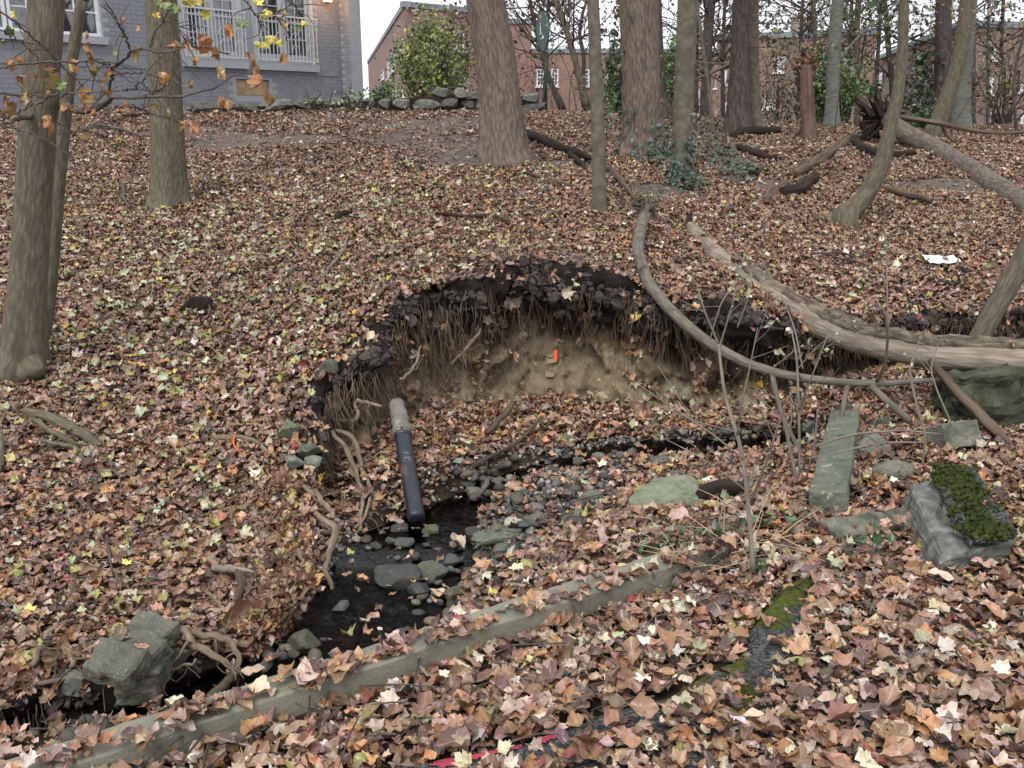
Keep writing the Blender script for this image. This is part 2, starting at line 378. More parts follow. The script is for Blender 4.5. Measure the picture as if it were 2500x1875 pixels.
def grid_mesh(xs, ys, hf, keep, attrf=None):
    X, Y = np.meshgrid(xs, ys); Z = hf(X, Y)
    k = np.arange(X.size).reshape(X.shape)
    q = np.stack([k[:-1, :-1], k[:-1, 1:], k[1:, 1:], k[1:, :-1]], -1).reshape(-1, 4)
    kv = keep(X, Y).ravel(); q = q[kv[q].all(1)] if keep else q
    used = np.unique(q); re = -np.ones(X.size, int); re[used] = np.arange(len(used))
    V = np.stack([X, Y, Z], -1).reshape(-1, 3)[used]
    b = MB(); b.add(V, q=re[q], uv=V[:, :2], a=None if attrf is None else attrf(V[:, 0], V[:, 1])); return b
hx = axis((-60, -14, 3), (-14, -8, .3), (-8, 8, .07), (8, 15, .3), (15, 70, 4))
hy = axis((2, 8, .055), (8, 20, .13), (20, 26, .6), (26, 160, 7))
b_ = grid_mesh(hx, hy, Hh, lambda x, y: in_poly(x, y, HILLPOLY), bareness)
HILL = b_.build('hillside', M['soil'], attr='bare', kind='structure', label='leaf covered slope rising from the creek to the buildings')
BEDPOLY_D = .75
def bed_keep(x, y):
    D, _ = poly_near(lipS[::3], x, y); ins = in_poly(x, y, HILLPOLY)
    return (~ins) | (D < BEDPOLY_D)
cx = axis((-14, -5, .4), (-5, 5.5, .04), (5.5, 16, .4)); cy = axis((-6, 1.2, .4), (1.2, 7.3, .035))
b_ = grid_mesh(cx, cy, lambda x, y: Cc(x, y), bed_keep)
BED = b_.build('creek_bed', M['bed'], kind='structure')

# ------------------------------------------------------------------ eroded bank face hanging over the creek
LW = resample(lipS, 760); LW = smooth(LW, 2)
tan = np.gradient(LW[:, :2], axis=0); tan /= np.linalg.norm(tan, axis=1)[:, None]
NIN = np.stack([tan[:, 1], -tan[:, 0]], 1)                      # towards the creek
sarc = np.r_[0, np.cumsum(np.linalg.norm(np.diff(LW[:, :2], axis=0), axis=1))]
lipn = smooth(NIN, 12); NIN = lipn / np.linalg.norm(lipn, axis=1)[:, None]
ztop = Hh(LW[:, 0] - NIN[:, 0] * .05, LW[:, 1] - NIN[:, 1] * .05)
zbot = Cc(LW[:, 0] + NIN[:, 0] * .02, LW[:, 1] + NIN[:, 1] * .02, False) - .04
hgt = np.maximum(ztop - zbot, .02)
T = np.linspace(0, 1, 46)
prof_o = np.interp(T, [0, .04, .08, .14, .22, .34, .42, .55, .8, 1], [-.16, -.06, .015, .06, .06, .02, -.04, -.075, -.06, .02])
prof_z = np.interp(T, [0, .04, .08, .14, .22, .34, .42, .55, .8, 1], [.0, .0, -.012, -.07, -.17, -.28, -.36, -.5, -.78, -1.0])
def bank_pt(i, t, extra=0):
    h = hgt[i]; k = min(h / .8, 1.0)
    o = np.interp(t, T, prof_o); z = np.interp(t, T, prof_z)
    o = o if o < -.1 and t < .05 else o * k
    xy = LW[i, :2] + NIN[i] * (o + extra)
    return np.array([xy[0], xy[1], ztop[i] + z * h])
kk = np.minimum(hgt / .8, 1.0)
O = np.where((T < .05)[None], prof_o[None], prof_o[None] * kk[:, None])
clump = fbm(sarc[:, None] * 5.5, T[None] * hgt[:, None] * 9, 5); rib = fbm(sarc[:, None] * 14, T[None] * hgt[:, None] * 2.5 + 40, 3)
edge = sstep(.02, .16, T)[None]
rag = .12 * fbm(sarc * 2.1, sarc * 0, 4)[:, None] * np.exp(-((T - .12) / .16) ** 2)[None]
O = O + edge * kk[:, None] * (.17 * clump + .06 * rib) + rag * kk[:, None] * 1.4
XY = LW[:, None, :2] + NIN[:, None] * O[..., None]
Zb = ztop[:, None] + prof_z[None] * hgt[:, None] + (.035 * fbm(sarc * 4, sarc * 0 + 9, 4))[:, None] * edge
Zb[:, 0] = Hh(XY[:, 0, 0], XY[:, 0, 1]) - .03; Zb[:, 1] = Hh(XY[:, 1, 0], XY[:, 1, 1]) + .004
V = np.concatenate([XY, Zb[..., None]], -1).reshape(-1, 3); n = len(T)
i = np.arange(len(LW) - 1)[:, None] * n + np.arange(n - 1)[None]
q = np.stack([i, i + 1, i + n + 1, i + n], -1).reshape(-1, 4)
depth = (-prof_z[None] * hgt[:, None])
b_ = MB(); b_.add(V, q=q, uv=np.stack([np.repeat(sarc, n), V[:, 2]], 1), a=depth.ravel())
m, nt, bb = new_mat('bank_soil'); tc = nd(nt, 'ShaderNodeTexCoord').outputs['Object']
dp = nd(nt, 'ShaderNodeAttribute', attribute_name='depth').outputs['Fac']
nz = noise(nt, mapping(nt, tc, (1, 1, .6)), 3.2, 6, .65)
d2 = math_(nt, 'ADD', dp, math_(nt, 'MULTIPLY', math_(nt, 'SUBTRACT', nz, .5), .8))
horizon = ramp(nt, d2, [(.22, (.040, .032, .029)), (.34, (.065, .048, .037)), (.42, (.13, .09, .058)), (.50, (.28, .215, .14)), (.58, (.53, .445, .315)), (.85, (.47, .38, .25))])
blot = ramp(nt, noise(nt, tc, 11, 8, .7), [(.30, (.55, .5, .47)), (.52, (1, 1, 1)), (.75, (1.15, 1.12, 1.05))])
colb = mixc(nt, 1.0, horizon, blot, 'MULTIPLY')
streak = ramp(nt, noise(nt, mapping(nt, tc, (38, 38, 2.5)), 1.0, 4, .6), [(.42, (.45, .36, .28)), (.58, (1, 1, 1))])
colb = mixc(nt, .4, colb, streak, 'MULTIPLY')
nt.links.new(colb, bb.inputs['Base Color']); bb.inputs['Roughness'].default_value = .95; bb.inputs['Specular IOR Level'].default_value = .12
bump(nt, bb, noise(nt, tc, 20, 9, .8), 1.0, .06); M['bank'] = m
BANK = b_.build('bank_face', M['bank'], attr='depth', kind='structure', label='undercut soil bank with dark topsoil over pale clay')

# ------------------------------------------------------------------ water
m, nt, bb = new_mat('creek_water'); tc = nd(nt, 'ShaderNodeTexCoord').outputs['Object']
bb.inputs['Base Color'].default_value = (.30, .25, .17, 1); bb.inputs['Roughness'].default_value = .03; bb.inputs['Transmission Weight'].default_value = 1.0; bb.inputs['IOR'].default_value = 1.33
rf = nd(nt, 'ShaderNodeAttribute', attribute_name='riffle').outputs['Fac']
hgt_n = math_(nt, 'MULTIPLY', math_(nt, 'ADD', math_(nt, 'MULTIPLY', rf, 2.2), .05), math_(nt, 'ADD', noise(nt, mapping(nt, tc, (1, 1.6, 1)), 26, 4, .6), math_(nt, 'MULTIPLY', noise(nt, tc, 70, 3, .6), .4)))
bump(nt, bb, hgt_n, 1.0, .04); M['water'] = m
w = resample(stS, 620); tw = np.gradient(w[:, :2], axis=0); tw /= np.linalg.norm(tw, axis=1)[:, None]; nw = np.stack([-tw[:, 1], tw[:, 0]], 1)
offs = np.linspace(-1, 1, 45); XYw = w[:, None, :2] + nw[:, None] * (offs[None] * (w[:, 3] * 1.35 + .10)[:, None])[..., None]
rif = np.zeros(len(w))
for (u, v, z, r) in [(880, 1515, -.4, .34), (755, 1590, -.41, .42), (1225, 1195, -.34, .12), (620, 1640, -.42, .3)]:
    c = Pz(u, v, z); rif = np.maximum(rif, 1 - sstep(.3, 1, np.hypot(w[:, 0] - c[0], w[:, 1] - c[1]) / r / 1.3))
Zw = np.repeat(w[:, 2:3], 45, 1) + .026 * fbm(XYw[..., 0] * 24, XYw[..., 1] * 24, 3) * rif[:, None] + .002 * fbm(XYw[..., 0] * 18, XYw[..., 1] * 16, 2)
V = np.concatenate([XYw, Zw[..., None]], -1).reshape(-1, 3); i = np.arange(len(w) - 1)[:, None] * 45 + np.arange(44)[None]
b_ = MB(); b_.add(V, q=np.stack([i, i + 45, i + 46, i + 1], -1).reshape(-1, 4), uv=V[:, :2], a=np.repeat(rif, 45))
WATER = b_.build('creek_water', M['water'], attr='riffle', kind='structure', label='shallow dark creek water with a rippled run')

# ------------------------------------------------------------------ kerb and asphalt path
m, nt, bb = new_mat('pebbled_concrete'); tc = nd(nt, 'ShaderNodeTexCoord').outputs['Object']
base = ramp(nt, noise(nt, tc, 5, 6, .6), [(.3, (.095, .10, .075)), (.6, (.18, .175, .13)), (.8, (.22, .205, .155))])
vo = nd(nt, 'ShaderNodeTexVoronoi', {'Scale': 120.0}); nt.links.new(tc, vo.inputs['Vector'])
peb = ramp(nt, vo.outputs['Distance'], [(.18, (1, 1, 1)), (.3, (0, 0, 0))])
sel = ramp(nt, nd(nt, 'ShaderNodeSeparateColor', {0: vo.outputs['Color']}).outputs[0], [(.6, (0, 0, 0)), (.7, (1, 1, 1))])
pf = math_(nt, 'MULTIPLY', peb, sel)
col = mixc(nt, pf, base, (.36, .33, .27)); nt.links.new(col, bb.inputs['Base Color']); bb.inputs['Roughness'].default_value = .85
bump(nt, bb, math_(nt, 'ADD', math_(nt, 'MULTIPLY', pf, .5), noise(nt, tc, 60, 6, .7)), .6, .008); M['concrete'] = m
M['kerbcrete'] = m.copy(); M['kerbcrete'].name = 'kerb_concrete'
for n_ in M['kerbcrete'].node_tree.nodes:
    if n_.type == 'VALTORGB' and len(n_.color_ramp.elements) == 3:
        for e_ in n_.color_ramp.elements: e_.color = c4([c_ * 1.3 for c_ in e_.color[:3]])
M['mosscrete'] = simple('weathered_green_concrete', [(.3, (.05, .058, .04)), (.5, (.135, .14, .105)), (.7, (.235, .225, .18))], 12, .95, 1.0, .02)
KW = .112
b_ = MB(); ns = 160; ss = np.linspace(-.9, KL + .06, ns)
prof = [(0, -.55), (.002, -.008), (-.003, .003), (-.008, .007), (-KW * .5, .008), (-KW + .006, .007), (-KW, 0), (-KW, -.3)]
Vk = []
for s_ in ss:
    taper = 1 - .35 * float(sstep(KL - .35, KL + .06, s_))
    for (o_, z_) in prof:
        oo = -(-o_) * taper if o_ < 0 else o_
        e = .006 * float(fbm(s_ * 9 + o_ * 40, o_ * 30 + 3)) + (.018 * min(0, float(fbm(s_ * 5 + 77, o_ * 3)) + .1))
        p = KA + KD * s_ + KN * (oo + e); Vk.append([p[0], p[1], z_ + .024 + .25 * e - .02 * float(sstep(KL - .3, KL + .06, s_))])
k = len(prof); i = np.arange(ns - 1)[:, None] * k + np.arange(k - 1)[None]
b_.add(Vk, q=np.stack([i, i + 1, i + k + 1, i + k], -1).reshape(-1, 4)); e0 = (ns - 1) * k
b_.add(np.array(Vk[e0:e0 + k]), q=[[0, 1, 6, 7], [1, 2, 5, 6]], t=[[2, 3, 5], [3, 4, 5]])
KERB = b_.build('kerb', M['kerbcrete'], smoothshade=False, kind='structure', label='low concrete kerb along the creek edge of the path')
def seg_dist(x, y, pl):
    D = np.full(np.shape(x), 9.0)
    for a, b in zip(pl[:-1], pl[1:]):
        d = b - a; t = np.clip(((x - a[0]) * d[0] + (y - a[1]) * d[1]) / (d @ d), 0, 1)
        D = np.minimum(D, np.hypot(x - a[0] - t * d[0], y - a[1] - t * d[1]))
    return D
def asph_d(x, y):
    D = seg_dist(x, y, ASPH); return np.where(in_poly(x, y, ASPOLY), D, -D) + .02 * fbm(x * 9, y * 9, 3)
m, nt, bb = new_mat('asphalt'); tc = nd(nt, 'ShaderNodeTexCoord').outputs['Object']
vo = nd(nt, 'ShaderNodeTexVoronoi', {'Scale': 130.0}); nt.links.new(tc, vo.inputs['Vector'])
col = ramp(nt, nd(nt, 'ShaderNodeSeparateColor', {0: vo.outputs['Color']}).outputs[0], [(.1, (.035, .038, .038)), (.6, (.075, .08, .078)), (.95, (.15, .155, .15))])
mo = nd(nt, 'ShaderNodeAttribute', attribute_name='moss').outputs['Fac']
mf = ramp(nt, math_(nt, 'ADD', mo, math_(nt, 'MULTIPLY', math_(nt, 'SUBTRACT', noise(nt, tc, 22, 6, .7), .5), 1.1)), [(.42, (0, 0, 0)), (.6, (1, 1, 1))])
mcol = ramp(nt, noise(nt, tc, 60, 5, .7), [(.3, (.035, .05, .008)), (.6, (.11, .125, .02)), (.8, (.17, .17, .035))])
col = mixc(nt, mf, col, mcol); nt.links.new(col, bb.inputs['Base Color']); bb.inputs['Roughness'].default_value = .9; bb.inputs['Specular IOR Level'].default_value = .2
bump(nt, bb, math_(nt, 'ADD', vo.outputs['Distance'], math_(nt, 'MULTIPLY', mf, noise(nt, tc, 140, 4, .7))), .9, .012); M['asphalt'] = m
MOSS = [(1640, 1660, .22), (1760, 1610, .16), (1870, 1500, .16), (1900, 1450, .18), (1950, 1410, .15), (2200, 1378, .25), (2330, 1362, .2), (1800, 1690, .12), (2450, 1335, .2)]
mossw = [(Pz(u, v, .03), r) for u, v, r in MOSS]
def mossy(x, y):
    r = np.zeros(np.shape(x))
    for c, rr in mossw: r = np.maximum(r, 1 - np.hypot(x - c[0], y - c[1]) / rr)
    return np.clip(r, 0, 1) * 1.1
ax = axis((-1.3, 3.6, .016), (3.6, 9, .3)); ay = axis((-4, 1.5, .3), (1.5, 4.2, .014))
def asph_h(x, y): return .042 * sstep(-.012, .03, asph_d(x, y)) - .014 + .006 * fbm(x * 4, y * 4, 2)
b_ = grid_mesh(ax, ay, asph_h, lambda x, y: asph_d(x, y) > -.035, mossy)
PATH = b_.build('footpath', M['asphalt'], attr='moss', kind='structure', label='old asphalt path edge under fallen leaves')
# red paint on the broken asphalt edge
m = simple('red_paint', [(.3, (.22, .03, .045)), (.6, (.42, .06, .085)), (.8, (.5, .12, .13))], 40, .7, .6, .006); M['red'] = m
paintp = [Pz(u, v, .03)[:2] for u, v in [(1030, 1868), (1100, 1845), (1200, 1818), (1290, 1790), (1375, 1778), (1380, 1800), (1320, 1822), (1240, 1838), (1150, 1862), (1080, 1880)]]
px_ = np.arange(-.35, .2, .008); py_ = np.arange(1.85, 2.25, .008)
b_ = grid_mesh(px_, py_, lambda x, y: asph_h(x, y) + .005, lambda x, y: in_poly(x, y, np.array(paintp)) & (asph_d(x, y) > .015) & (fbm(x * 22, y * 22, 3) > -.28) & ~((fbm(x * 5 + 3, y * 5) > .28)))
b_.build('paint_mark', M['red'], parent=PATH)

# ------------------------------------------------------------------ leaves
def leaf_outline(kind, rg):
    if kind == 'maple':
        half = [(0, .54), (8, .42), (14, .40), (19, .43), (31, .33), (41, .41), (50, .51), (57, .44), (66, .42), (74, .37), (86, .31), (98, .37), (110, .42), (119, .34), (138, .29), (156, .29), (172, .19)]
        pts = [(math.radians(a), r * (1 + .12 * (rg.random() - .5))) for a, r in half]
        L = [(math.sin(a) * r, math.cos(a) * r) for a, r in pts]; R = [(-math.sin(a) * r * (1 + .08 * (rg.random() - .5)), math.cos(a) * r) for a, r in pts[:0:-1]]
        o = np.array(L + [(0, -.13)] + R); tips = {0, 6, 12}; nL = len(L); vein = [1.0 if (i in tips or (2 * nL - i) in tips or i == nL) else 0.0 for i in range(len(o))]
        return o, np.array(vein)
    if kind == 'oak': half = [(-.5, .015), (-.38, .06), (-.30, .16), (-.22, .07), (-.10, .23), (-.03, .09), (.12, .26), (.2, .10), (.32, .18), (.4, .07), (.52, 0)]
    elif kind == 'broad': half = [(-.46, .03), (-.40, .2), (-.24, .3), (-.1, .36), (.0, .34), (.08, .40), (.2, .33), (.28, .24), (.36, .2), (.46, .07), (.54, 0)]
    else: half = [(-.5, .01), (-.36, .13), (-.2, .22), (-.02, .26), (.14, .235), (.28, .17), (.4, .09), (.52, 0)]
    R = [(x * (1 + .1 * (rg.random() - .5)), y) for y, x in half]; L = [(-x, y) for y, x in half[-2::-1]]
    o = np.array(R + L); v = np.zeros(len(o)); v[0] = v[len(R) - 1] = 1; v[-1] = 1
    return o, v
def leaf_geom(kind, seed):
    rg = np.random.default_rng(seed); o, ve = leaf_outline(kind, rg); n = len(o)
    c = np.array([0, .02]) if kind == 'maple' else np.array([0, 0])
    mid = c + (o - c) * .55
    P2 = np.concatenate([[c], mid, o]); va = np.concatenate([[1], ve * 1.0, ve * .9])
    if kind != 'maple': mid[:, 0] *= .8; P2[1:n + 1] = mid
    x, y = P2[:, 0], P2[:, 1]; r = np.hypot(x, y)
    s = rg.normal(0, 1, 8)
    cup = .8 * abs(s[0]) * (1 if rg.random() < .7 else -1); z = cup * r ** 2 + .35 * s[1] * x * x + .4 * s[2] * y * y + .22 * s[3] * np.abs(x) + .35 * s[4] * x * y
    ang = np.arctan2(x, y); z += .22 * r * np.sin(ang * 3 + s[5] * 3) * (r > .1) + .14 * r * np.sin(ang * 5 + s[6] * 3)
    z -= .03 * (va > .8) * (r > .05)
    k = 1.4 * abs(s[7])                                           # roll one side up
    roll = np.clip(x * (1 if s[7] > 0 else -1) - .12, 0, 1); z += k * roll ** 1.3 * 1.2; x = x - np.sign(s[7]) * roll * .45 * min(k, 1.2)
    V = np.stack([x, y, z], 1)
    t = [[0, 1 + i, 1 + (i + 1) % n] for i in range(n)]; q = [[1 + i, 1 + n + i, 1 + n + (i + 1) % n, 1 + (i + 1) % n] for i in range(n)]
    if kind == 'maple' and seed % 2:
        b0 = len(V); V = np.concatenate([V, [[-.012, -.12, 0], [.012, -.12, 0], [.01, -.5, .06], [-.01, -.5, .06]]]); q = q + [[b0, b0 + 1, b0 + 2, b0 + 3]]; va = np.concatenate([va, [1, 1, 1, 1]])
    return V, q, t, va
LEAFCOL = bpy.data.collections.new('leaf_shapes'); LEAFMESH = []
KINDS = ['maple'] * 12 + ['oak'] * 4 + ['beech'] * 5 + ['broad'] * 5
for k, kd in enumerate(KINDS):
    V, q, t, va = leaf_geom(kd, 100 + k); b_ = MB(); b_.add(V, q=q, t=t, a=va)
    me = b_.mesh('leaf_shape', M['leaf'], True, 'vein'); me1 = b_.mesh('leaf_single_shape', M['leaf1'], True, 'vein')
    o = bpy.data.objects.new('leaf_shape_%02d' % k, me); LEAFCOL.objects.link(o); LEAFMESH.append(me1)
def scatter_tree(coll):
    ng = bpy.data.node_groups.new('scatter', 'GeometryNodeTree')
    ng.interface.new_socket(name='Geometry', in_out='INPUT', socket_type='NodeSocketGeometry'); ng.interface.new_socket(name='Geometry', in_out='OUTPUT', socket_type='NodeSocketGeometry')
    gi = ng.nodes.new('NodeGroupInput'); go = ng.nodes.new('NodeGroupOutput'); ip = ng.nodes.new('GeometryNodeInstanceOnPoints')
    ci = ng.nodes.new('GeometryNodeCollectionInfo'); ci.inputs['Collection'].default_value = coll; ci.inputs['Separate Children'].default_value = True; ci.inputs['Reset Children'].default_value = True
    def na(nm, dt):
        a = ng.nodes.new('GeometryNodeInputNamedAttribute'); a.data_type = dt; a.inputs['Name'].default_value = nm; return next(s for s in a.outputs if s.name == 'Attribute' and s.enabled)
    er = ng.nodes.new('FunctionNodeEulerToRotation'); L = ng.links.new
    L(gi.outputs[0], ip.inputs['Points']); L(ci.outputs[0], ip.inputs['Instance']); ip.inputs['Pick Instance'].default_value = True
    L(na('idx', 'INT'), ip.inputs['Instance Index']); L(na('rot', 'FLOAT_VECTOR'), er.inputs[0]); L(er.outputs[0], ip.inputs['Rotation']); L(na('scl', 'FLOAT_VECTOR'), ip.inputs['Scale'])
    L(ip.outputs[0], go.inputs[0]); return ng
TREES = {}
def scatter(name, coll, pos, rot, scl, idx, col, **pr):
    me = bpy.data.meshes.new(name); n = len(pos); me.vertices.add(n); me.vertices.foreach_set('co', np.asarray(pos, np.float32).ravel())
    def at(nm, ty, key, d): a = me.attributes.new(nm, ty, 'POINT'); a.data.foreach_set(key, d)
    at('rot', 'FLOAT_VECTOR', 'vector', np.asarray(rot, np.float32).ravel())
    scl = np.asarray(scl, np.float32); scl = np.repeat(scl[:, None], 3, 1) if scl.ndim == 1 else scl
    at('scl', 'FLOAT_VECTOR', 'vector', np.ascontiguousarray(scl).ravel()); at('idx', 'INT', 'value', np.asarray(idx, np.int32))
    at('col', 'FLOAT_COLOR', 'color', np.concatenate([col, np.ones((n, 1))], 1).astype(np.float32).ravel())
    o = bpy.data.objects.new(name, me); COL.objects.link(o)
    if coll.name not in TREES: TREES[coll.name] = scatter_tree(coll)
    o.modifiers.new('scatter', 'NODES').node_group = TREES[coll.name]
    for k, w in pr.items(): o[k] = w
    return o
def orient(nrm, tilt, rg):
    n = len(nrm); N = nrm + rg.normal(0, 1, (n, 3)) * tilt[:, None]; N /= np.linalg.norm(N, axis=1)[:, None]
    r = rg.normal(0, 1, (n, 3)); t = r - N * (r * N).sum(1)[:, None]; t /= np.linalg.norm(t, axis=1)[:, None]; b = np.cross(N, t)
    R = np.stack([t, b, N], -1)
    return np.stack([np.arctan2(R[:, 2, 1], R[:, 2, 2]), np.arcsin(np.clip(-R[:, 2, 0], -1, 1)), np.arctan2(R[:, 1, 0], R[:, 0, 0])], 1)
def normals(x, y, f, e=.03):
    gx = (f(x + e, y) - f(x - e, y)) / (2 * e); gy = (f(x, y + e) - f(x, y - e)) / (2 * e)
    return np.stack([-np.clip(gx, -1.2, 1.2), -np.clip(gy, -1.2, 1.2), np.ones_like(x)], 1)
PAL = np.array([(.305, .178, .107), (.212, .118, .072), (.095, .054, .039), (.36, .18, .08), (.48, .36, .26), (.36, .25, .198), (.15, .083, .073), (.52, .39, .08), (.27, .245, .075), (.345, .36, .22), (.56, .47, .38), (.24, .05, .04)])
PW = {'hill': [.26, .30, .20, .07, .02, .08, .09, .008, .016, .012, .01, .008], 'path': [.28, .23, .10, .11, .09, .09, .07, .002, .005, .003, .035, .01],
      'right': [.33, .31, .16, .09, .035, .09, .05, .003, .012, .004, .012, .005], 'top': [.24, .30, .22, .04, .02, .12, .08, .002, .008, .004, .02, .005],
      'leftlow': [.28, .28, .16, .09, .03, .08, .07, .01, .025, .015, .01, .015]}
def leaf_cols(n, w, rg):
    w = np.array(w) / sum(w); c = PAL[rg.choice(len(PAL), n, p=w)] * np.exp(rg.normal(0, .22, n))[:, None]
    c = c * .98 + c.mean(1, keepdims=True) * .02
    return np.clip(c * (1 + rg.normal(0, .06, (n, 3))), .01, .8)
def inview(x, y, z, m=260, bm=220):
    u, v, f = proj(x, y, z); return (u > -m) & (u < 2500 + m) & (v > -80) & (v < 1875 + bm) & (f > .3)
def on_kerb(x, y):
    rx = x - KA[0]; ry = y - KA[1]; d = rx * KN[0] + ry * KN[1]; s = rx * KD[0] + ry * KD[1]; return d, s
GRAVEL = [(1035, 1300), (1180, 1255), (1240, 1190), (1330, 1160), (1480, 1120), (1560, 1140), (1480, 1200), (1460, 1270), (1330, 1330), (1180, 1420), (1060, 1490), (1010, 1480), (1000, 1400)]
def gravel_in(x, y, z):
    u, v, f = proj(x, y, z); return in_poly(u, v, np.array(GRAVEL, float))
def leaf_field():
    rg = np.random.default_rng(5); out = []
    # region: x range by y band, size, density
    bands = [(1.25, 1.6, .058), (1.6, 2.2, .056), (2.2, 3.0, .054), (3.0, 4.0, .053), (4.0, 5.5, .054), (5.5, 7.5, .055), (7.5, 10, .054), (10, 14, .054), (14, 19, .058), (19, 23, .07)]
    for y0, y1, s0 in bands:
        hw = .80 * y1 + 1.2; n = int((y1 - y0) * 2 * hw * 2.3 / (.42 * s0 ** 2)); x = rg.uniform(-hw, hw, n); y = rg.uniform(y0, y1, n); out.append(np.stack([x, y, np.full(n, s0)], 1))
    A = np.concatenate(out); x, y, s0 = A.T
    ins = in_poly(x, y, HILLPOLY); z = np.where(ins, Hh(x, y), Cc(x, y)); rn = rg.random(len(x)); keep = inview(x, y, z) | (inview(x, y, z, 850, 700) & (rg.random(len(x)) < .62))
    D, I = poly_near(stS, x, y); sd_ = D - stS[I, 3] * 1.02
    zw = stS[I, 2]; wet = (~ins) & (z < zw + .01) & (sd_ < .12); keep &= ~(wet & (rn > .03)); z = np.where(wet, zw + .004, z)
    d, s = on_kerb(x, y); onk = (d < .012) & (d > -KW - .01) & (s < KL + .05) & ~ins
    cover = sstep(-.03, -.095, d) * .85 + .015 + .2 * (fbm(s * 2.2, d * 0 + 4) > .3) * (d < -.04)
    keep &= ~(onk & (rn > cover)); z = np.where(onk, .034, z)
    keep &= ~((d > .0) & (d < .42) & (s > .5) & (s < KL * .62) & (rn > .06) & ~ins)
    gin = gravel_in(x, y, z) & ~ins; keep &= ~(gin & (rn > .2 + .4 * (fbm(x * 3, y * 3) > .2)))
    near_b = (~ins) & (z < -.19) & (y < 5.2) & (sd_ < .5) & (d > 0); keep &= ~(near_b & (rn > .55))
    DL, IL = poly_near(LW, x, y)
    face = (DL < .13 + .12 * fbm(x * 3, y * 3)) & (hgt[IL] > .22) & ins; keep &= ~(face & (rn > .25 + .5 * (fbm(x * 5, y * 5 + 3) > .1)))
    under = (~ins) & (DL < .12) & (hgt[IL] > .5); keep &= ~(under & (rn > .3))
    lowlip = ins & (hgt[IL] <= .22) & (DL < .10); keep &= ~(lowlip & (rn > .5))
    u_, v_, f_ = proj(x, y, z); hol = ins & in_poly(u_, v_, np.array([(705, 985), (760, 905), (865, 850), (915, 885), (885, 1150), (885, 1295), (800, 1300), (765, 1180), (700, 1130)], float)); keep &= ~(hol & (rn > .2 + .25 * (fbm(x * 7, y * 7) > .1)))
    keep &= ~(ins & (rn < bareness(x, y) * .93))
    ad = asph_d(x, y); u, v, f = proj(x, y, z)
    expo = np.interp(u, [900, 950, 1480, 1560, 1790, 1830, 1960, 2000, 2120, 2180, 2480], [.08, .08, .10, .13, .10, .19, .13, .06, .09, .08, .08])
    ae = (ad > -.005) & (ad < expo + .03 * fbm(x * 8, y * 8)); keep &= ~(ae & (rn > .07))
    z = np.where(ad > 0, np.maximum(z, asph_h(x, y)), z)
    x, y, z, s0, ins, ad, u, v, DL = (k[keep] for k in (x, y, z, s0, ins, ad, u, v, DL)); n = len(x)
    size = s0 * np.exp(rg.normal(-.06, .31, n))
    reg = np.where(ins, np.where(y > 11.5, 3, np.where(u > 1350 + 0 * v, 2, np.where(v > 1050, 4, 0))), np.where(v > 1330, 1, 2))
    size *= np.where((reg == 2) & (y > 6), .86, 1.0) * np.where((reg == 1) & (rg.random(n) < .06), 1.45, 1.0); size = np.minimum(size, np.where(reg == 1, .092, .095))
    col = np.zeros((n, 3))
    for k, nm in enumerate(['hill', 'path', 'right', 'top', 'leftlow']):
        mk = reg == k; col[mk] = leaf_cols(mk.sum(), PW[nm], rg)
    # pale green maple leaves lie thickest on the left middle slope
    pg = (reg == 0) & (rg.random(n) < .024 * np.exp(-((u - 450) / 520) ** 2 - ((v - 780) / 240) ** 2)); col[pg] = PAL[9] * np.exp(rg.normal(0, .18, pg.sum()))[:, None]
    yl = (reg == 0) & (rg.random(n) < .018 * np.exp(-((v - 800) / 300) ** 2)); col[yl] = PAL[7] * np.exp(rg.normal(0, .2, yl.sum()))[:, None]
    green = col[:, 1] > col[:, 0] * .85
    idx = np.where(reg == 1, rg.choice(26, n, p=np.r_[np.full(12, .24 / 12), np.full(4, .13 / 4), np.full(10, .63 / 10)]), rg.choice(26, n, p=np.r_[np.full(12, .5 / 12), np.full(4, .1 / 4), np.full(10, .4 / 10)]))
    idx = np.where(green, rg.integers(0, 12, n), idx); size = np.where(green, s0 * np.exp(rg.normal(np.where(reg == 0, .28, .05), .15, n)), size)
    lay = rg.random(n); thick = np.where(reg == 1, .055, .042); dk, sk_ = on_kerb(x, y); thick = thick * np.where((~ins) & (dk < 0) & (sk_ < KL + .2), .35 + .65 * sstep(-.12, -.6, dk), 1); z = z + .004 + lay * thick * np.clip(.4 + 1.3 * (fbm(x * 2.3 + 9, y * 2.3) + .4), .2, 1.4)
    z = np.where(green, z + .02, z)
    nr = normals(x, y, lambda a, b: np.where(in_poly(a, b, HILLPOLY), Hh(a, b), 0 * a), .06)
    rot = orient(nr, np.where(green, .22, .05 + .27 * rg.random(n)), rg)
    return np.stack([x, y, z], 1), rot, size, idx, col, reg, u, v, lay
LPOS, LROT, LSIZE, LIDX, LCOL, LREG, LU, LV, LLAY = leaf_field()
_, _, lf = proj(*LPOS.T)
score = LSIZE / lf * (.35 + LLAY) * ((LU > 20) & (LU < 2480) & (LV > 1150) & (LV < 1860) & (LREG == 1))
top = np.argsort(-score)[:300]; LPOS[top, 2] += .014
rest = np.ones(len(LPOS), bool); rest[top] = False
hs_ = rest & np.isin(LREG, (0, 2, 3, 4)); ps_ = rest & (LREG == 1)
scatter('hillside_leaf_litter', LEAFCOL, LPOS[hs_], LROT[hs_], LSIZE[hs_], LIDX[hs_], LCOL[hs_], kind='stuff', label='brown autumn maple leaves covering the slope and creek banks')
scatter('path_leaf_litter', LEAFCOL, LPOS[ps_], LROT[ps_], LSIZE[ps_], LIDX[ps_], LCOL[ps_], kind='stuff', label='thick tan and brown fallen leaves covering the path')
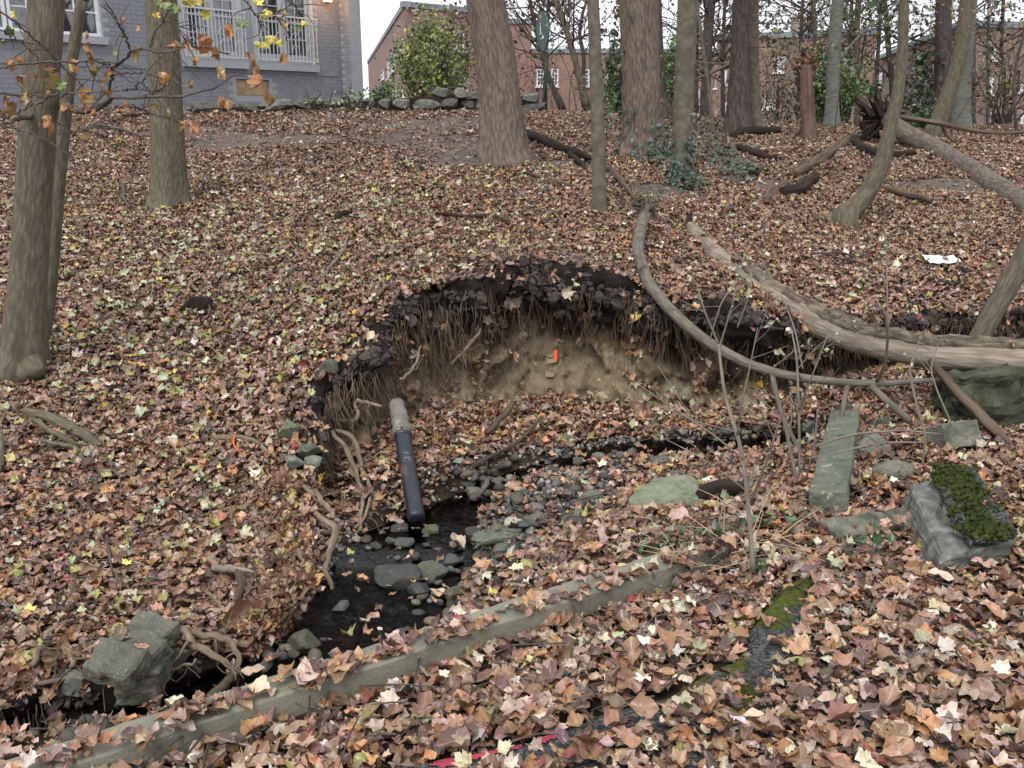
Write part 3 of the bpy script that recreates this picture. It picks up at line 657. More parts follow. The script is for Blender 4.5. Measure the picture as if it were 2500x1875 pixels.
for k in top:
    inst('leaf', LEAFMESH[LIDX[k]], LPOS[k], tuple(LROT[k]), (LSIZE[k],) * 3, PATH, LCOL[k])

# leaves lying on and clinging to the crumbling bank
rg = np.random.default_rng(77); VB = np.concatenate([XY, Zb[..., None]], -1); dI = np.gradient(VB, axis=0); dJ = np.gradient(VB, axis=1); nb_ = np.cross(dI, dJ); nb_ /= np.linalg.norm(nb_, axis=2)[..., None] + 1e-9
area = np.linalg.norm(np.cross(dI, dJ), axis=2); flip = np.sign((nb_[..., :2] * NIN[:, None]).sum(-1)); nb_ *= np.where(flip == 0, 1, flip)[..., None]
nn = 11000; wt_ = (area * (np.where(hgt[:, None] < .2, 1.0, .012) + np.where(hgt[:, None] < .2, 1.0, .22) * np.exp(-T[None] / .05) + np.where(hgt[:, None] < .2, .9, .12) * np.exp(-(1 - T[None]) / .08)) * (fbm(sarc[:, None] * 4, T[None] * 3 + 7, 3) > -.12 * (hgt[:, None] < .2) * 9 - .0)); wt_ = wt_.ravel() / wt_.sum()
kq = rg.choice(len(wt_), nn, p=wt_); pb = VB.reshape(-1, 3)[kq] + nb_.reshape(-1, 3)[kq] * rg.uniform(.0, .03, nn)[:, None] + rg.normal(0, .012, (nn, 3))
scatter('bank_leaf_litter', LEAFCOL, pb, orient(nb_.reshape(-1, 3)[kq] + np.array([0, 0, .5]), np.full(nn, .5), rg), .066 * np.exp(rg.normal(0, .3, nn)), rg.integers(0, 26, nn), leaf_cols(nn, PW['leftlow'], rg), kind='stuff', label='fallen leaves caught on the crumbling creek bank')

# crumbled clods along the torn edge of the bank
CLC = bpy.data.collections.new('clod_shapes'); rgc = np.random.default_rng(41)
m, nt, bb = new_mat('soil_clod'); nt.links.new(nd(nt, 'ShaderNodeAttribute', attribute_type='INSTANCER', attribute_name='col').outputs['Color'], bb.inputs['Base Color']); bb.inputs['Roughness'].default_value = .95
for k in range(4):
    bm = bmesh.new(); bmesh.ops.create_icosphere(bm, subdivisions=2, radius=.5); vv = np.array([x.co[:] for x in bm.verts]); ff = [[x.index for x in p.verts] for p in bm.faces]; bm.free()
    vv = vv * (1 + 1.1 * fbm(vv[:, 0] * 3 + k * 7 + vv[:, 2] * 2, vv[:, 1] * 3 - vv[:, 2] * 2.5, 3)[:, None]); q_ = MB(); q_.add(vv, t=ff); CLC.objects.link(bpy.data.objects.new('clod_shape_%d' % k, q_.mesh('clod_shape', m, False)))
nn = 4200; wt_ = (area * (hgt[:, None] > .22) * (np.exp(-((T[None] - .16) / .13) ** 2) * 1.0 + .06 * (T[None] > .3) + .8 * (T[None] > .9)) * (fbm(sarc[:, None] * 3 + 30, T[None] * 4, 3) > -.15)).ravel(); wt_ /= wt_.sum()
kq = rgc.choice(len(wt_), nn, p=wt_); pd = np.tile(depth, (len(LW), 1) if depth.shape[0] == 1 else (1, 1)).ravel()[kq] + rgc.normal(0, .07, nn)
cc_ = np.where((pd < .33)[:, None], np.array([(.045, .036, .032)]), np.where((pd < .45)[:, None], np.array([(.11, .078, .05)]), np.array([(.30, .235, .155)]))) * np.exp(rgc.normal(0, .25, nn))[:, None]
sz_ = .007 + .055 * rgc.random(nn) ** 4; scatter('soil_clods', CLC, VB.reshape(-1, 3)[kq] + nb_.reshape(-1, 3)[kq] * .004, rgc.uniform(0, 6.28, (nn, 3)), sz_[:, None] * rgc.uniform(.45, 1.5, (nn, 3)), rgc.integers(0, 4, nn), cc_, kind='stuff', label='crumbled soil clods along the torn edge of the bank')
# ------------------------------------------------------------------ buildings
M['greybrick'] = simple('grey_painted_brick', [(.3, (.175, .186, .2)), (.6, (.228, .24, .258)), (.8, (.27, .283, .30))], 5, .75, .5, .006)
M['greymortar'] = simple('grey_painted_mortar', [(.3, (.27, .283, .30)), (.7, (.34, .355, .375))], 8, .85, .3, .004)
M['greytrim'] = simple('grey_painted_trim', [(.3, (.30, .32, .34)), (.7, (.36, .38, .40))], 8, .6, .1, .002)
M['white'] = simple('white_paint', [(.3, (.62, .64, .65)), (.7, (.74, .75, .75))], 9, .5, .1, .002)
M['plywood'] = simple('weathered_plywood', [(.3, (.26, .17, .09)), (.55, (.40, .28, .16)), (.8, (.55, .46, .36))], 3.2, .8, .2, .003)
M['doorpaint'] = simple('pale_grey_door_paint', [(.3, (.37, .385, .39)), (.7, (.45, .46, .465))], 9, .5, .1, .002)
M['iron'] = simple('white_iron', [(.3, (.48, .5, .51)), (.7, (.58, .59, .6))], 12, .5, 0)
M['darkmetal'] = simple('dark_metal', [(.3, (.02, .02, .02)), (.7, (.05, .05, .05))], 12, .5, 0)
m, nt, bb = new_mat('window_glass'); bb.inputs['Base Color'].default_value = (.02, .024, .03, 1); bb.inputs['Roughness'].default_value = .03; bb.inputs['Specular IOR Level'].default_value = 1.0
bb.inputs['IOR'].default_value = 1.75
M['glass'] = m
def brick_tex(name, c1, c2, mort, scale):
    m, nt, b = new_mat(name); uv = nd(nt, 'ShaderNodeTexCoord').outputs['UV']
    bt = nd(nt, 'ShaderNodeTexBrick', {'Color1': c4(c1), 'Color2': c4(c2), 'Mortar': c4(mort), 'Scale': 1.0, 'Mortar Size': .008, 'Brick Width': .215, 'Row Height': .075}); nt.links.new(uv, bt.inputs['Vector'])
    big = ramp(nt, noise(nt, uv, .8, 5, .6), [(.3, (.7, .7, .72)), (.7, (1.15, 1.1, 1.05))])
    col = mixc(nt, 1.0, bt.outputs[0], big, 'MULTIPLY'); nt.links.new(col, b.inputs['Base Color']); b.inputs['Roughness'].default_value = .9
    bump(nt, b, bt.outputs[1], -.4, .01); return m
M['redbrick'] = brick_tex('red_brick', (.28, .15, .118), (.225, .118, .095), (.33, .29, .26), 1)  # brick colours paled and dulled to stand in for haze over the blocks
M['redbrick2'] = brick_tex('brown_brick', (.25, .155, .125), (.205, .122, .10), (.31, .275, .25), 1)
M['coping'] = simple('grey_coping', [(.3, (.16, .19, .21)), (.7, (.26, .29, .30))], 4, .7, 0)
M['stone'] = simple('fieldstone', [(.25, (.035, .035, .032)), (.5, (.115, .112, .098)), (.75, (.21, .205, .18))], 7, .9, .8, .02, tint=True)
def frame_of(p0, p1):
    p0 = np.array([p0[0], p0[1], 0.]); d = np.array([p1[0], p1[1], 0.]) - p0; L = np.linalg.norm(d); S = d / L
    N = np.array([S[1], -S[0], 0]);
    if N[1] > 0 and abs(N[1]) > .05: N = -N
    return p0, S, N, L
def onplane(u, v, fr):
    o, S, N, L = fr; rx, rz = ray(u, v); d = np.array([rx, 1, rz]); eye = np.array([0, 0, EYE])
    t = N.dot(o - eye) / N.dot(d); p = eye + d * t; return (p - o).dot(S), p[2]
def wall_mesh(b_, fr, z0, z1, ops, thick=.3, s0=0.0, s1=None):
    o, S, N, L = fr; s1 = L if s1 is None else s1
    ss = sorted({s0, s1, *[min(max(a, s0), s1) for w in ops for a in (w[0], w[1])]}); zs = sorted({z0, z1, *[min(max(a, z0), z1) for w in ops for a in (w[2], w[3])]})
    Z = np.array([0, 0, 1.])
    for a, c in zip(ss[:-1], ss[1:]):
        for e, g in zip(zs[:-1], zs[1:]):
            ms, mz = (a + c) / 2, (e + g) / 2
            if any(w[0] < ms < w[1] and w[2] < mz < w[3] for w in ops): continue
            V = [o + S * s + Z * z for s, z in ((a, e), (c, e), (c, g), (a, g))]; b_.add(V, q=[[0, 1, 2, 3]], uv=[(a, e), (c, e), (c, g), (a, g)])
    for (a, c, e, g) in ops:
        for (sa, za, sb, zb) in ((a, e, c, e), (c, e, c, g), (c, g, a, g), (a, g, a, e)):
            V = [o + S * sa + Z * za, o + S * sb + Z * zb, o + S * sb + Z * zb - N * .14, o + S * sa + Z * za - N * .14]; b_.add(V, q=[[0, 1, 2, 3]], uv=[(sa, za), (sb, zb), (sb, zb + .1), (sa, za + .1)])
def window(parent, fr, w, nx, nz, mat, fw=.06, sill=True, name='window', rail=None, recess=.09):
    o, S, N, L = fr; f3 = (o, S, N); a, c, e, g = w; b_ = MB()
    for bx in ((a, a + fw, e, g), (c - fw, c, e, g), (a + fw, c - fw, e, e + fw), (a + fw, c - fw, g - fw, g)): b_.box(f3, bx[0], bx[1], -recess - .03, -recess + .05, bx[2], bx[3])
    if rail is not None: b_.box(f3, a + fw, c - fw, -recess - .02, -recess + .04, rail - fw * .4, rail + fw * .4)
    mw = fw * .24
    for k in range(1, nx): s_ = a + fw + (c - a - 2 * fw) * k / nx; b_.box(f3, s_ - mw, s_ + mw, -recess - .012, -recess + .028, e + fw, g - fw)
    for k in range(1, nz):
        z_ = e + fw + (g - e - 2 * fw) * k / nz
        if rail is None or abs(z_ - rail) > fw: b_.box(f3, a + fw, c - fw, -recess - .010, -recess + .022, z_ - mw, z_ + mw)
    wo_ = b_.build(name, mat, parent, False)
    p_ = MB(); p_.box(f3, a + fw * .6, c - fw * .6, -recess - .02, -recess, e + fw * .6, g - fw * .6); pn = p_.build('pane', M['glass'], None, False); pn.parent = wo_
    if sill:
        q_ = MB(); q_.box(f3, a - .06, c + .06, -.02, .06, e - .07, e - .003); sl = q_.build('sill', mat, None, False); sl.parent = wo_
    return wo_
def fixparent(c, p, root):
    c.parent = p
    c.matrix_parent_inverse = Matrix.Translation(-Vector(p.location)) if p.type == 'EMPTY' else Matrix()
# ---- grey painted brick house
HP0 = P(-160, 277, 15.75 / (1 + .000328 * 160)); HP1 = P(840, 277, 15.75 / (1 - .000328 * 840))
hf = frame_of(HP0, HP1); ho, hS, hN, hL = hf; hz0, hz1 = 1.2, 6.5
house = empty('grey_brick_house', (HP0[0], HP0[1], 1.5), 'grey painted brick house with balcony doors at the top of the slope', 'house')
def pxw(u0, v0, u1, v1, fr):
    s0, za = onplane(u0, v1, fr); s1, zb = onplane(u1, v0, fr); return [s0, s1, za, zb]
_, dz0 = onplane(446, 140, hf); d1 = [onplane(446, 140, hf)[0], onplane(597, 147, hf)[0], dz0, dz0 + 2.25]
d2 = [onplane(622, 149, hf)[0], onplane(769, 153, hf)[0], dz0, dz0 + 2.25]
wz = onplane(251, 90, hf)[1]; wz1 = wz + 1.45
W1 = [onplane(-75, 85, hf)[0], onplane(24, 85, hf)[0], wz, wz1]; W2 = [onplane(29, 85, hf)[0], onplane(128, 85, hf)[0], wz, wz1]; W3 = [onplane(134, 85, hf)[0], onplane(251, 85, hf)[0], wz, wz1]
pan = pxw(579, 191, 657, 234, hf); pan[2] = onplane(618, 233, hf)[1]; pan[3] = onplane(618, 194, hf)[1]
wall3 = [W1[0], W3[1], wz, wz1]
b_ = MB(); wall_mesh(b_, hf, hz0, hz1, [d1, d2, wall3, pan])
# chimney breast standing proud at the corner, and the end wall
c0 = ho + hS * hL; fr2 = (c0, hN, -hS, .52)
b_.build('wall', M['greymortar'], house, False)
Q = MB(); Q.box((ho, hS, hN), hL - .003, hL + .33, -1.4, .30, hz0, hz1 + 2.5); Q.build('chimney', M['greymortar'], house, False)
Q = MB(); Q.box((ho, hS, hN), 0, hL - .01, -6, -.3, hz0, hz1); Q.build('house_body', M['greymortar'], house, False)
Q = MB(); Q.box((ho, hS, hN), -.2, hL + .3, -6.2, .35, hz1 + .003, hz1 + .2); Q.build('roof', M['coping'], house, False)
rg = np.random.default_rng(2); rows = np.arange(1.32, 4.3, .0755); bricks = []
for r, z in enumerate(rows):
    s = (r % 2) * .109
    while s < hL:
        e = min(s + .206, hL); hole = any(w_[0] - .01 < e and s < w_[1] + .01 and w_[2] - .08 < z + .066 and z < w_[3] + .02 for w_ in (d1, d2, wall3, pan))
        if e - s > .05 and not hole: bricks.append((s, e, z))
        s += .218
def vis(s, z):
    p = ho + hS * s; u, v, f = proj(p[0], p[1], z); return (0 < u < 2500) and (0 < v < 275), f
cand = sorted([(vis((s + e) / 2, z)[1] + 100 * (not vis((s + e) / 2, z)[0]), s, e, z) for s, e, z in bricks]); one = set((c[1], c[2], c[3]) for c in cand[:280])
Q = MB(); Q.box((np.zeros(3), np.array([1., 0, 0]), np.array([0, -1., 0])), 0, .206, 0, .007, 0, .066); bme = Q.mesh('brick', M['greybrick'], False); rest_ = MB()
ang = math.atan2(hS[1], hS[0])
for (s, e, z) in bricks:
    pr = .004 * rg.random()
    if (s, e, z) in one:
        p = ho + hS * s + hN * (pr - .002); o = inst('brick', bme, (p[0], p[1], z + .002 * rg.random()), (0, 0, ang), ((e - s) / .206, 1, 1), house)
    else: rest_.box((ho, hS, hN), s, e, -.005, .005 + pr, z, z + .066)
# chimney face courses (faces the camera) and the front edge
cfr = (c0 + hN * 0 + hS * -.003, hN, -hS)
for r, z in enumerate(rows):
    s = .004 + (r % 2) * .1
    while s < .28:
        e = min(s + .2, .295)
        if e - s > .04: rest_.box(cfr, s, e, -.004, .005 + .003 * rg.random(), z, z + .066)
        s += .212
o = rest_.build('brickwork', M['greybrick'], house, False); o['kind'] = 'stuff'
for w_, nx, nz in ((W1, 2, 4), (W2, 2, 4), (W3, 2, 4)): window(house, hf, w_, nx, nz, M['white'], .05, False, 'window', wz + .72)
Q = MB(); Q.box((ho, hS, hN), W1[0] - .05, W3[1] + .05, .0, .07, wz - .13, wz - .003); Q.build('window_sill', M['greytrim'], house, False)
def french(w_):
    a, c, e, g = w_; mid = (a + c) / 2
    fr_ = MB(); f3 = (ho, hS, hN)
    for bx in ((a, a + .09, e, g), (c - .09, c, e, g), (a + .09, c - .09, g - .09, g)): fr_.box(f3, bx[0], bx[1], -.1, .015, bx[2], bx[3])
    root = fr_.build('door_frame', M['doorpaint'], house, False)
    for k, (l, r_) in enumerate(((a + .092, mid - .004), (mid + .004, c - .092))):
        q_ = MB(); st = .085
        for bx in ((l, l + st, e, g - .092), (r_ - st, r_, e, g - .092), (l + st, r_ - st, e, e + .16), (l + st, r_ - st, g - .25, g - .092)): q_.box(f3, bx[0], bx[1], -.10, -.03, bx[2], bx[3])
        mid2 = (l + r_) / 2; q_.box(f3, mid2 - .011, mid2 + .011, -.085, -.045, e + .16, g - .25)
        for j in range(1, 6): zz = e + .16 + (g - .41 - e) * j / 6; q_.box(f3, l + st, r_ - st, -.083, -.047, zz - .01, zz + .01)
        dr = q_.build('door', M['doorpaint'], house, False)
        p_ = MB(); p_.box(f3, l + st * .8, r_ - st * .8, -.08, -.065, e + .14, g - .24); pn = p_.build('pane', M['glass'], None, False); fixparent(pn, dr, house)
        if k == 0:
            h_ = MB(); h_.box(f3, r_ - .07, r_ - .05, -.028, .012, e + .86, e + 1.02); hn = h_.build('handle', M['plywood'], None, False); fixparent(hn, dr, house)
    Q = MB(); Q.box(f3, a - .03, c + .03, .0, .1, e - .16, e - .003); Q.build('door_sill', M['greytrim'], house, False)
    rl = MB(); zt = e + .87
    rl.box(f3, a - .02, c + .02, .10, .125, zt, zt + .03)
    rb = rl.build('railing', M['iron'], house, False)
    Q = MB(); Q.box(f3, a, c, .104, .121, e + .03, e + .05); Q.box(f3, a, c, .104, .121, zt - .10, zt - .085); o = Q.build('rail', M['iron'], None, False); fixparent(o, rb, house)
    nb = 17
    Q = MB(); Q.box((np.zeros(3), np.array([1., 0, 0]), np.array([0, -1., 0])), -.006, .006, -.006, .006, 0, .84); bm_ = Q.mesh('baluster', M['iron'], False)
    for k in range(nb):
        p = ho + hS * (a + .02 + (c - a - .04) * k / (nb - 1)) + hN * .1125; o = inst('baluster', bm_, (p[0], p[1], e + .03), (0, 0, ang)); fixparent(o, rb, house)
    sc_ = MB()
    for k in range(4):
        cx_ = a + (c - a) * (k + .5) / 4; t_ = np.linspace(0, math.pi, 12)
        sc_.tube([ho + hS * (cx_ + .13 * math.cos(x)) + hN * .112 + np.array([0, 0, e + .42 + .16 * math.sin(x)]) for x in t_], .006, 4)
        sc_.tube([ho + hS * (cx_ + .09 * math.cos(x)) + hN * .112 + np.array([0, 0, e + .2 + .16 * math.sin(x)]) for x in t_], .006, 4)
    o = sc_.build('scrollwork', M['iron'], None); fixparent(o, rb, house)
french(d1); french(d2)
for w_ in (d1, d2): pass
Q = MB(); zb_ = onplane(600, 178, hf)[1]; Q.box((ho, hS, hN), 0, onplane(825, 188, hf)[0], .0, .022, zb_, zb_ + .15); Q.build('belt_course', M['greybrick'], house, False)
Q = MB(); Q.box((ho, hS, hN), pan[0] + .01, pan[1] - .01, -.10, -.05, pan[2] + .01, pan[3] - .01); Q.build('access_panel', M['plywood'], house, False)
ls, lz = onplane(791, 4, hf); lamp = MB(); f3 = (ho, hS, hN)
lamp.box(f3, ls - .09, ls + .09, .02, .2, lz - .035, lz - .02); lamp.box(f3, ls - .09, ls + .09, .02, .2, lz + .26, lz + .28); lamp.box(f3, ls - .03, ls + .03, .0, .05, lz + .05, lz + .2)
for sx in (-.085, .075):
    for sn in (.025, .185): lamp.box(f3, ls + sx, ls + sx + .01, sn, sn + .01, lz - .02, lz + .26)
wl = lamp.build('wall_lamp', M['darkmetal'], house, False)
m, nt, bb = new_mat('lamp_glow'); bb.inputs['Emission Color'].default_value = (1, .42, .16, 1); bb.inputs['Emission Strength'].default_value = 5; M['glow'] = m
Q = MB(); Q.box(f3, ls - .07, ls + .07, .05, .17, lz - .018, lz + .2); o = Q.build('lamp_glass', M['glow'], None, False); fixparent(o, wl, house)
pl = bpy.data.lights.new('porch_light', 'POINT'); pl.energy = 6; pl.color = (1, .5, .25); pl.shadow_soft_size = .08; plo = bpy.data.objects.new('porch_light', pl); COL.objects.link(plo)
plo.location = tuple(ho + hS * ls + hN * .4 + np.array([0, 0, lz - .1]))
Q = MB()
for k, (uu, vv) in enumerate(((835, 49), (835, 82))):
    s_, z_ = onplane(uu, vv, hf); Q.box(f3, s_ - .05, s_ + .06, .0, .05, z_ - .02, z_ + .03)
Q.build('wall_bracket', M['darkmetal'], house, False)

# ---- red brick apartment blocks beyond the trees
def facade(root, fr, z0, z1, wins, mat, name='wall', cop=True):
    ops = []; o, S, N, L = fr
    for (u0, v0, u1, v1, nx, nz) in wins:
        w_ = pxw(u0, v0, u1, v1, fr); um = (u0 + u1) / 2; w_[2] = onplane(um, v1, fr)[1]; w_[3] = onplane(um, v0, fr)[1]
        if w_[0] > w_[1]: w_[0], w_[1] = w_[1], w_[0]
        ops.append(w_)
    b_ = MB(); wall_mesh(b_, fr, z0, z1, ops); b_.build(name, mat, root, False)
    for w_, q_ in zip(ops, wins): window(root, fr, w_, q_[4], q_[5], M['white'], .085, True, 'window', (w_[2] + w_[3]) / 2, .08)
    if cop:
        Q = MB(); Q.box((o, S, N), -.05, L + .05, -.25, .06, z1 + .003, z1 + .22); Q.build('coping', M['coping'], root, False)
def top_z(u, v, fr): return onplane(u, v, fr)[1]
A0, A1 = P(996, 277, 40), P(1190, 277, 43); A2 = P(903, 277, 84)
frA = frame_of(A0, A1); frL = frame_of(A2, A0)
blockA = empty('brick_apartment_block', (A0[0], A0[1], 1.3), 'red brick apartment block with sloping roofline behind the yellow green shrub', 'building')
zA = top_z(996, 18, frA)
facade(blockA, frA, .8, zA, [(1100, 74, 1135, 124, 2, 4), (1109, 173, 1138, 219, 2, 4), (1040, 90, 1072, 130, 2, 4), (1040, 178, 1070, 222, 2, 4)], M['redbrick'])
facade(blockA, frL, .8, zA, [(954, 124, 964, 176, 2, 4), (945, 140, 950, 192, 1, 4), (969, 108, 974, 147, 1, 4), (929, 170, 937, 195, 1, 3), (980, 90, 986, 130, 1, 4), (958, 212, 968, 236, 2, 2), (980, 205, 988, 236, 2, 2)], M['redbrick'], 'end_wall')
blockB = empty('brick_apartment_block', (P(1296, 277, 52)[0], 52, 1.3), 'long low red brick block between the big ridged trunk and the pale twin trunks', 'building')
B0, B1, B2 = P(1180, 277, 46), P(1297, 277, 46), P(1300, 277, 48)
frB = frame_of(B0, B1); facade(blockB, frB, .8, top_z(1270, 58, frB), [(1196, 90, 1212, 130, 1, 3)], M['redbrick'])
frB2 = frame_of(P(1292, 277, 50), P(1742, 277, 50)); facade(blockB, frB2, .8, top_z(1400, 130, frB2), [(1309, 167, 1337, 211, 3, 4), (1345, 166, 1364, 211, 2, 4), (1624, 205, 1637, 222, 2, 2), (1694, 216, 1709, 253, 2, 3), (1420, 168, 1440, 210, 2, 4), (1480, 168, 1500, 210, 2, 4), (1640, 160, 1655, 200, 2, 3), (1696, 262, 1708, 290, 2, 2)], M['redbrick'])
frD = frame_of(P(1740, 277, 40), P(2122, 277, 37)); blockD = empty('brick_apartment_block', (P(1900, 277, 38)[0], 38, 1.2), 'red brick block with white windows behind the reddish snag and grey beech', 'building')
zD = top_z(1900, 93, frD)
facade(blockD, frD, .4, zD, [(1887, 137, 1918, 176, 3, 4), (1763, 170, 1775, 206, 2, 4), (1764, 246, 1776, 288, 2, 4), (1865, 241, 1897, 265, 3, 2), (2058, 216, 2080, 260, 2, 4), (2058, 131, 2080, 166, 2, 4), (1744, 257, 1750, 300, 1, 2), (1990, 137, 2010, 176, 2, 4), (2000, 236, 2020, 262, 2, 3), (1744, 188, 1750, 215, 1, 3)], M['redbrick2'])
Q = MB(); fo = (frD[0], frD[1], frD[2]); s0_, _ = onplane(1924, 80, frD); s1_, _ = onplane(1965, 80, frD); Q.box(fo, s0_, s1_, -2.0, -.3, zD + .22, zD + .75); Q.build('roof_bulkhead', M['redbrick2'], blockD, False)
frE1 = frame_of(P(2116, 277, 62), P(2335, 277, 36)); frE2 = frame_of(P(2335, 277, 36), P(2700, 277, 38)); zE = top_z(2335, 64, frE2)
blockE = empty('brick_apartment_block', (P(2335, 277, 36)[0], 36, 1.2), 'tall brown brick block with a white drainpipe at the far right', 'building')
facade(blockE, frE1, .4, zE, [(2128, 183, 2136, 220, 1, 4), (2146, 177, 2161, 216, 2, 4), (2232, 161, 2256, 182, 3, 3), (2233, 221, 2266, 257, 3, 4), (2180, 230, 2195, 262, 2, 4), (2290, 140, 2310, 180, 2, 4)], M['redbrick2'], 'side_wall')
facade(blockE, frE2, .4, zE, [(2420, 117, 2434, 146, 2, 3), (2408, 186, 2429, 230, 2, 4), (2408, 273, 2425, 312, 2, 4), (2490, 200, 2512, 225, 2, 3), (2490, 270, 2512, 305, 2, 4), (2360, 190, 2375, 230, 2, 4)], M['redbrick2'])
s_, _ = onplane(2218, 200, frE1); Q = MB(); p = frE1[0] + frE1[1] * s_ + frE1[2] * .1
Q.tube([np.array([p[0], p[1], z]) for z in np.linspace(.4, zE, 8)], .06, 8); Q.build('drainpipe', M['white'], blockE)

# ---- dry stone wall along the top of the slope
swall = empty('stone_wall', G(1000, 266), 'low dry stone wall of grey fieldstones along the top of the slope', 'wall')
wl_px = [(300, 281, 268), (430, 271, 256), (560, 268, 250), (700, 266, 246), (850, 265, 237), (950, 263, 233), (1050, 261, 222), (1120, 259, 219), (1185, 258, 218), (1300, 262, 236)]
wd = [14.9, 15.9, 16.7, 17.4, 18.3, 18.5, 18.6, 18.7, 18.7, 18.9]
wd = [15.5, 16.2, 16.8, 17.2, 17.4, 17.4, 17.4, 17.5, 17.5, 17.8]; wg = [P(u, b, d) for (u, b, t), d in zip(wl_px, wd)]
for g in wg: g[2] = float(Hh(g[:1], g[1:2])[0])
cen = np.array([[*g, P(u, t, g[1])[2]] for (u, b, t), g in zip(wl_px, wg)]); cw = resample(cen, 400); Ls = np.r_[0, np.cumsum(np.hypot(*np.diff(cw[:, :2], axis=0).T))]
def block_mesh(seed, mat, sub=2, rough=.10, sq=2.6):
    bm = bmesh.new(); bmesh.ops.create_icosphere(bm, subdivisions=sub, radius=1); v = np.array([x.co[:] for x in bm.verts]); f = [[x.index for x in p.verts] for p in bm.faces]; bm.free()
    rg = np.random.default_rng(seed); v = v / (np.abs(v) ** sq).sum(1)[:, None] ** (1 / sq)
    for _ in range(7):
        n = rg.normal(0, 1, 3); n /= np.linalg.norm(n); d = rg.uniform(.68, .95); e = v @ n - d; v = v - np.clip(e, 0, None)[:, None] * n * .9
    v = v * (1 + rough * (fbm(v[:, 0] * 2 + seed, v[:, 1] * 2 + v[:, 2] * 1.7, 3))[:, None]); b_ = MB(); b_.add(v * .5, t=f); return b_.mesh('stone_shape', mat, False)
STM = [block_mesh(300 + k, M['stone'], 2, .25, 5) for k in range(8)]
rg = np.random.default_rng(9); row_h = .17
def wat(s): return [np.interp(s, Ls, cw[:, k]) for k in range(4)]
nst = 0
for row in range(6):
    s = rg.uniform(0, .2)
    while s < Ls[-1]:
        Lq = rg.uniform(.22, .55) * (1 if row < 5 else .8); x, y, zb, zt = wat(s + Lq / 2); x2, y2, _, _ = wat(s + Lq / 2 + .05); hh = rg.uniform(.13, .2)
        zc = zb - .12 + row * row_h + hh / 2
        if zc + hh * .3 < zt and nst < 260:
            g_ = rg.uniform(.75, 1.35); a_ = math.atan2(y2 - y, x2 - x)
            inst('stone', STM[rg.integers(8)], (x + rg.normal(0, .02), y + rg.normal(0, .03), zc), (rg.normal(0, .06), rg.normal(0, .06), a_ + rg.normal(0, .06)), (Lq * 1.08, .34 * rg.uniform(.8, 1.1), hh * 1.25), swall, (g_, g_ * 1.0, g_ * rg.uniform(.92, 1.05))); nst += 1
        s += Lq * 1.02
core = MB(); V = []
for s in np.linspace(0, Ls[-1], 80):
    x, y, zb, zt = wat(s); x2, y2, _, _ = wat(s + .05); n_ = np.array([-(y2 - y), x2 - x]); n_ = n_ / (np.linalg.norm(n_) + 1e-9)
    for k, zz in ((-1, zb - .3), (-1, zt - .08), (1, zt - .08), (1, zb - .3)): V.append([x + n_[0] * k * .09, y + n_[1] * k * .09, zz])
i = np.arange(79)[:, None] * 4 + np.arange(3)[None]; core.add(V, q=np.stack([i, i + 1, i + 5, i + 4], -1).reshape(-1, 4)); core.build('wall_core', M['bed'], swall, False)

# ---- round sign seen nearly edge on, on its green post
sg = P(1333, 240, 21); sign = empty('sign_post', (sg[0], sg[1], G(1333, 238)[2]), 'round green sign seen almost edge on atop a thin green post', 'sign')
M['greenpaint'] = simple('green_paint', [(.3, (.03, .075, .065)), (.7, (.05, .115, .10))], 6, .5, 0)
Q = MB(); Q.tube([P(1331, 245, 21), P(1334, 150, 21), P(1337, 42, 21)], .03, 8); Q.build('post', M['greenpaint'], sign)
dc = P(1325, 76, 20.95); Q = MB(); ax_ = np.array([.955, .28, .06]); ax_ /= np.linalg.norm(ax_); Q.tube([dc - ax_ * .015, dc + ax_ * .015], .385, 28); Q.build('disc', M['greenpaint'], sign, False)
fc = dc - ax_ * .02 ; e_up = np.array([0, 0, 1.]); e_r = np.cross(ax_, e_up); e_r /= np.linalg.norm(e_r); e_up = np.cross(e_r, ax_)
Q = MB()
for (r0, r1, u0, u1) in ((-.12, -.05, -.15, .17), (-.05, .12, -.15, -.09)):
    Q.add([fc + e_r * r0 + e_up * u0, fc + e_r * r1 + e_up * u0, fc + e_r * r1 + e_up * u1, fc + e_r * r0 + e_up * u1], q=[[0, 1, 2, 3]])
Q.build('letter', M['white'], sign, False)
Q = MB(); pb = P(1334, 118, 20.95); Q.box((pb, e_r, -ax_), -.09, .09, .0, .01, -.06, .06); Q.build('plate', M['white'], sign, False)
# ------------------------------------------------------------------ trees
def stem_pts(path, d0, d1=None, n=26, below=.25):
    """path: (u, v, width_px) from the foot up; depth runs d0..d1"""
    d1 = d0 if d1 is None else d1; m = len(path)
    q = np.array([[*P(u, v, d0 + (d1 - d0) * k / (m - 1)), w / FPX * (d0 + (d1 - d0) * k / (m - 1)) / 2] for k, (u, v, w) in enumerate(path)])
    t = np.linspace(0, 1, n); src = np.linspace(0, 1, m)
    # smooth interpolation by repeated averaging of a dense polyline
    L = np.r_[0, np.cumsum(np.linalg.norm(np.diff(q[:, :3], axis=0), axis=1))]; L /= L[-1]
    r = np.stack([np.interp(t, L, q[:, k]) for k in range(4)], 1)
    for _ in range(3): r[1:-1] = r[1:-1] * .5 + (r[:-2] + r[2:]) * .25
    if below: r = np.concatenate([[r[0] - np.array([*((r[2, :3] - r[0, :3]) / np.linalg.norm(r[2, :3] - r[0, :3]) * below), 0])], r])
    return r
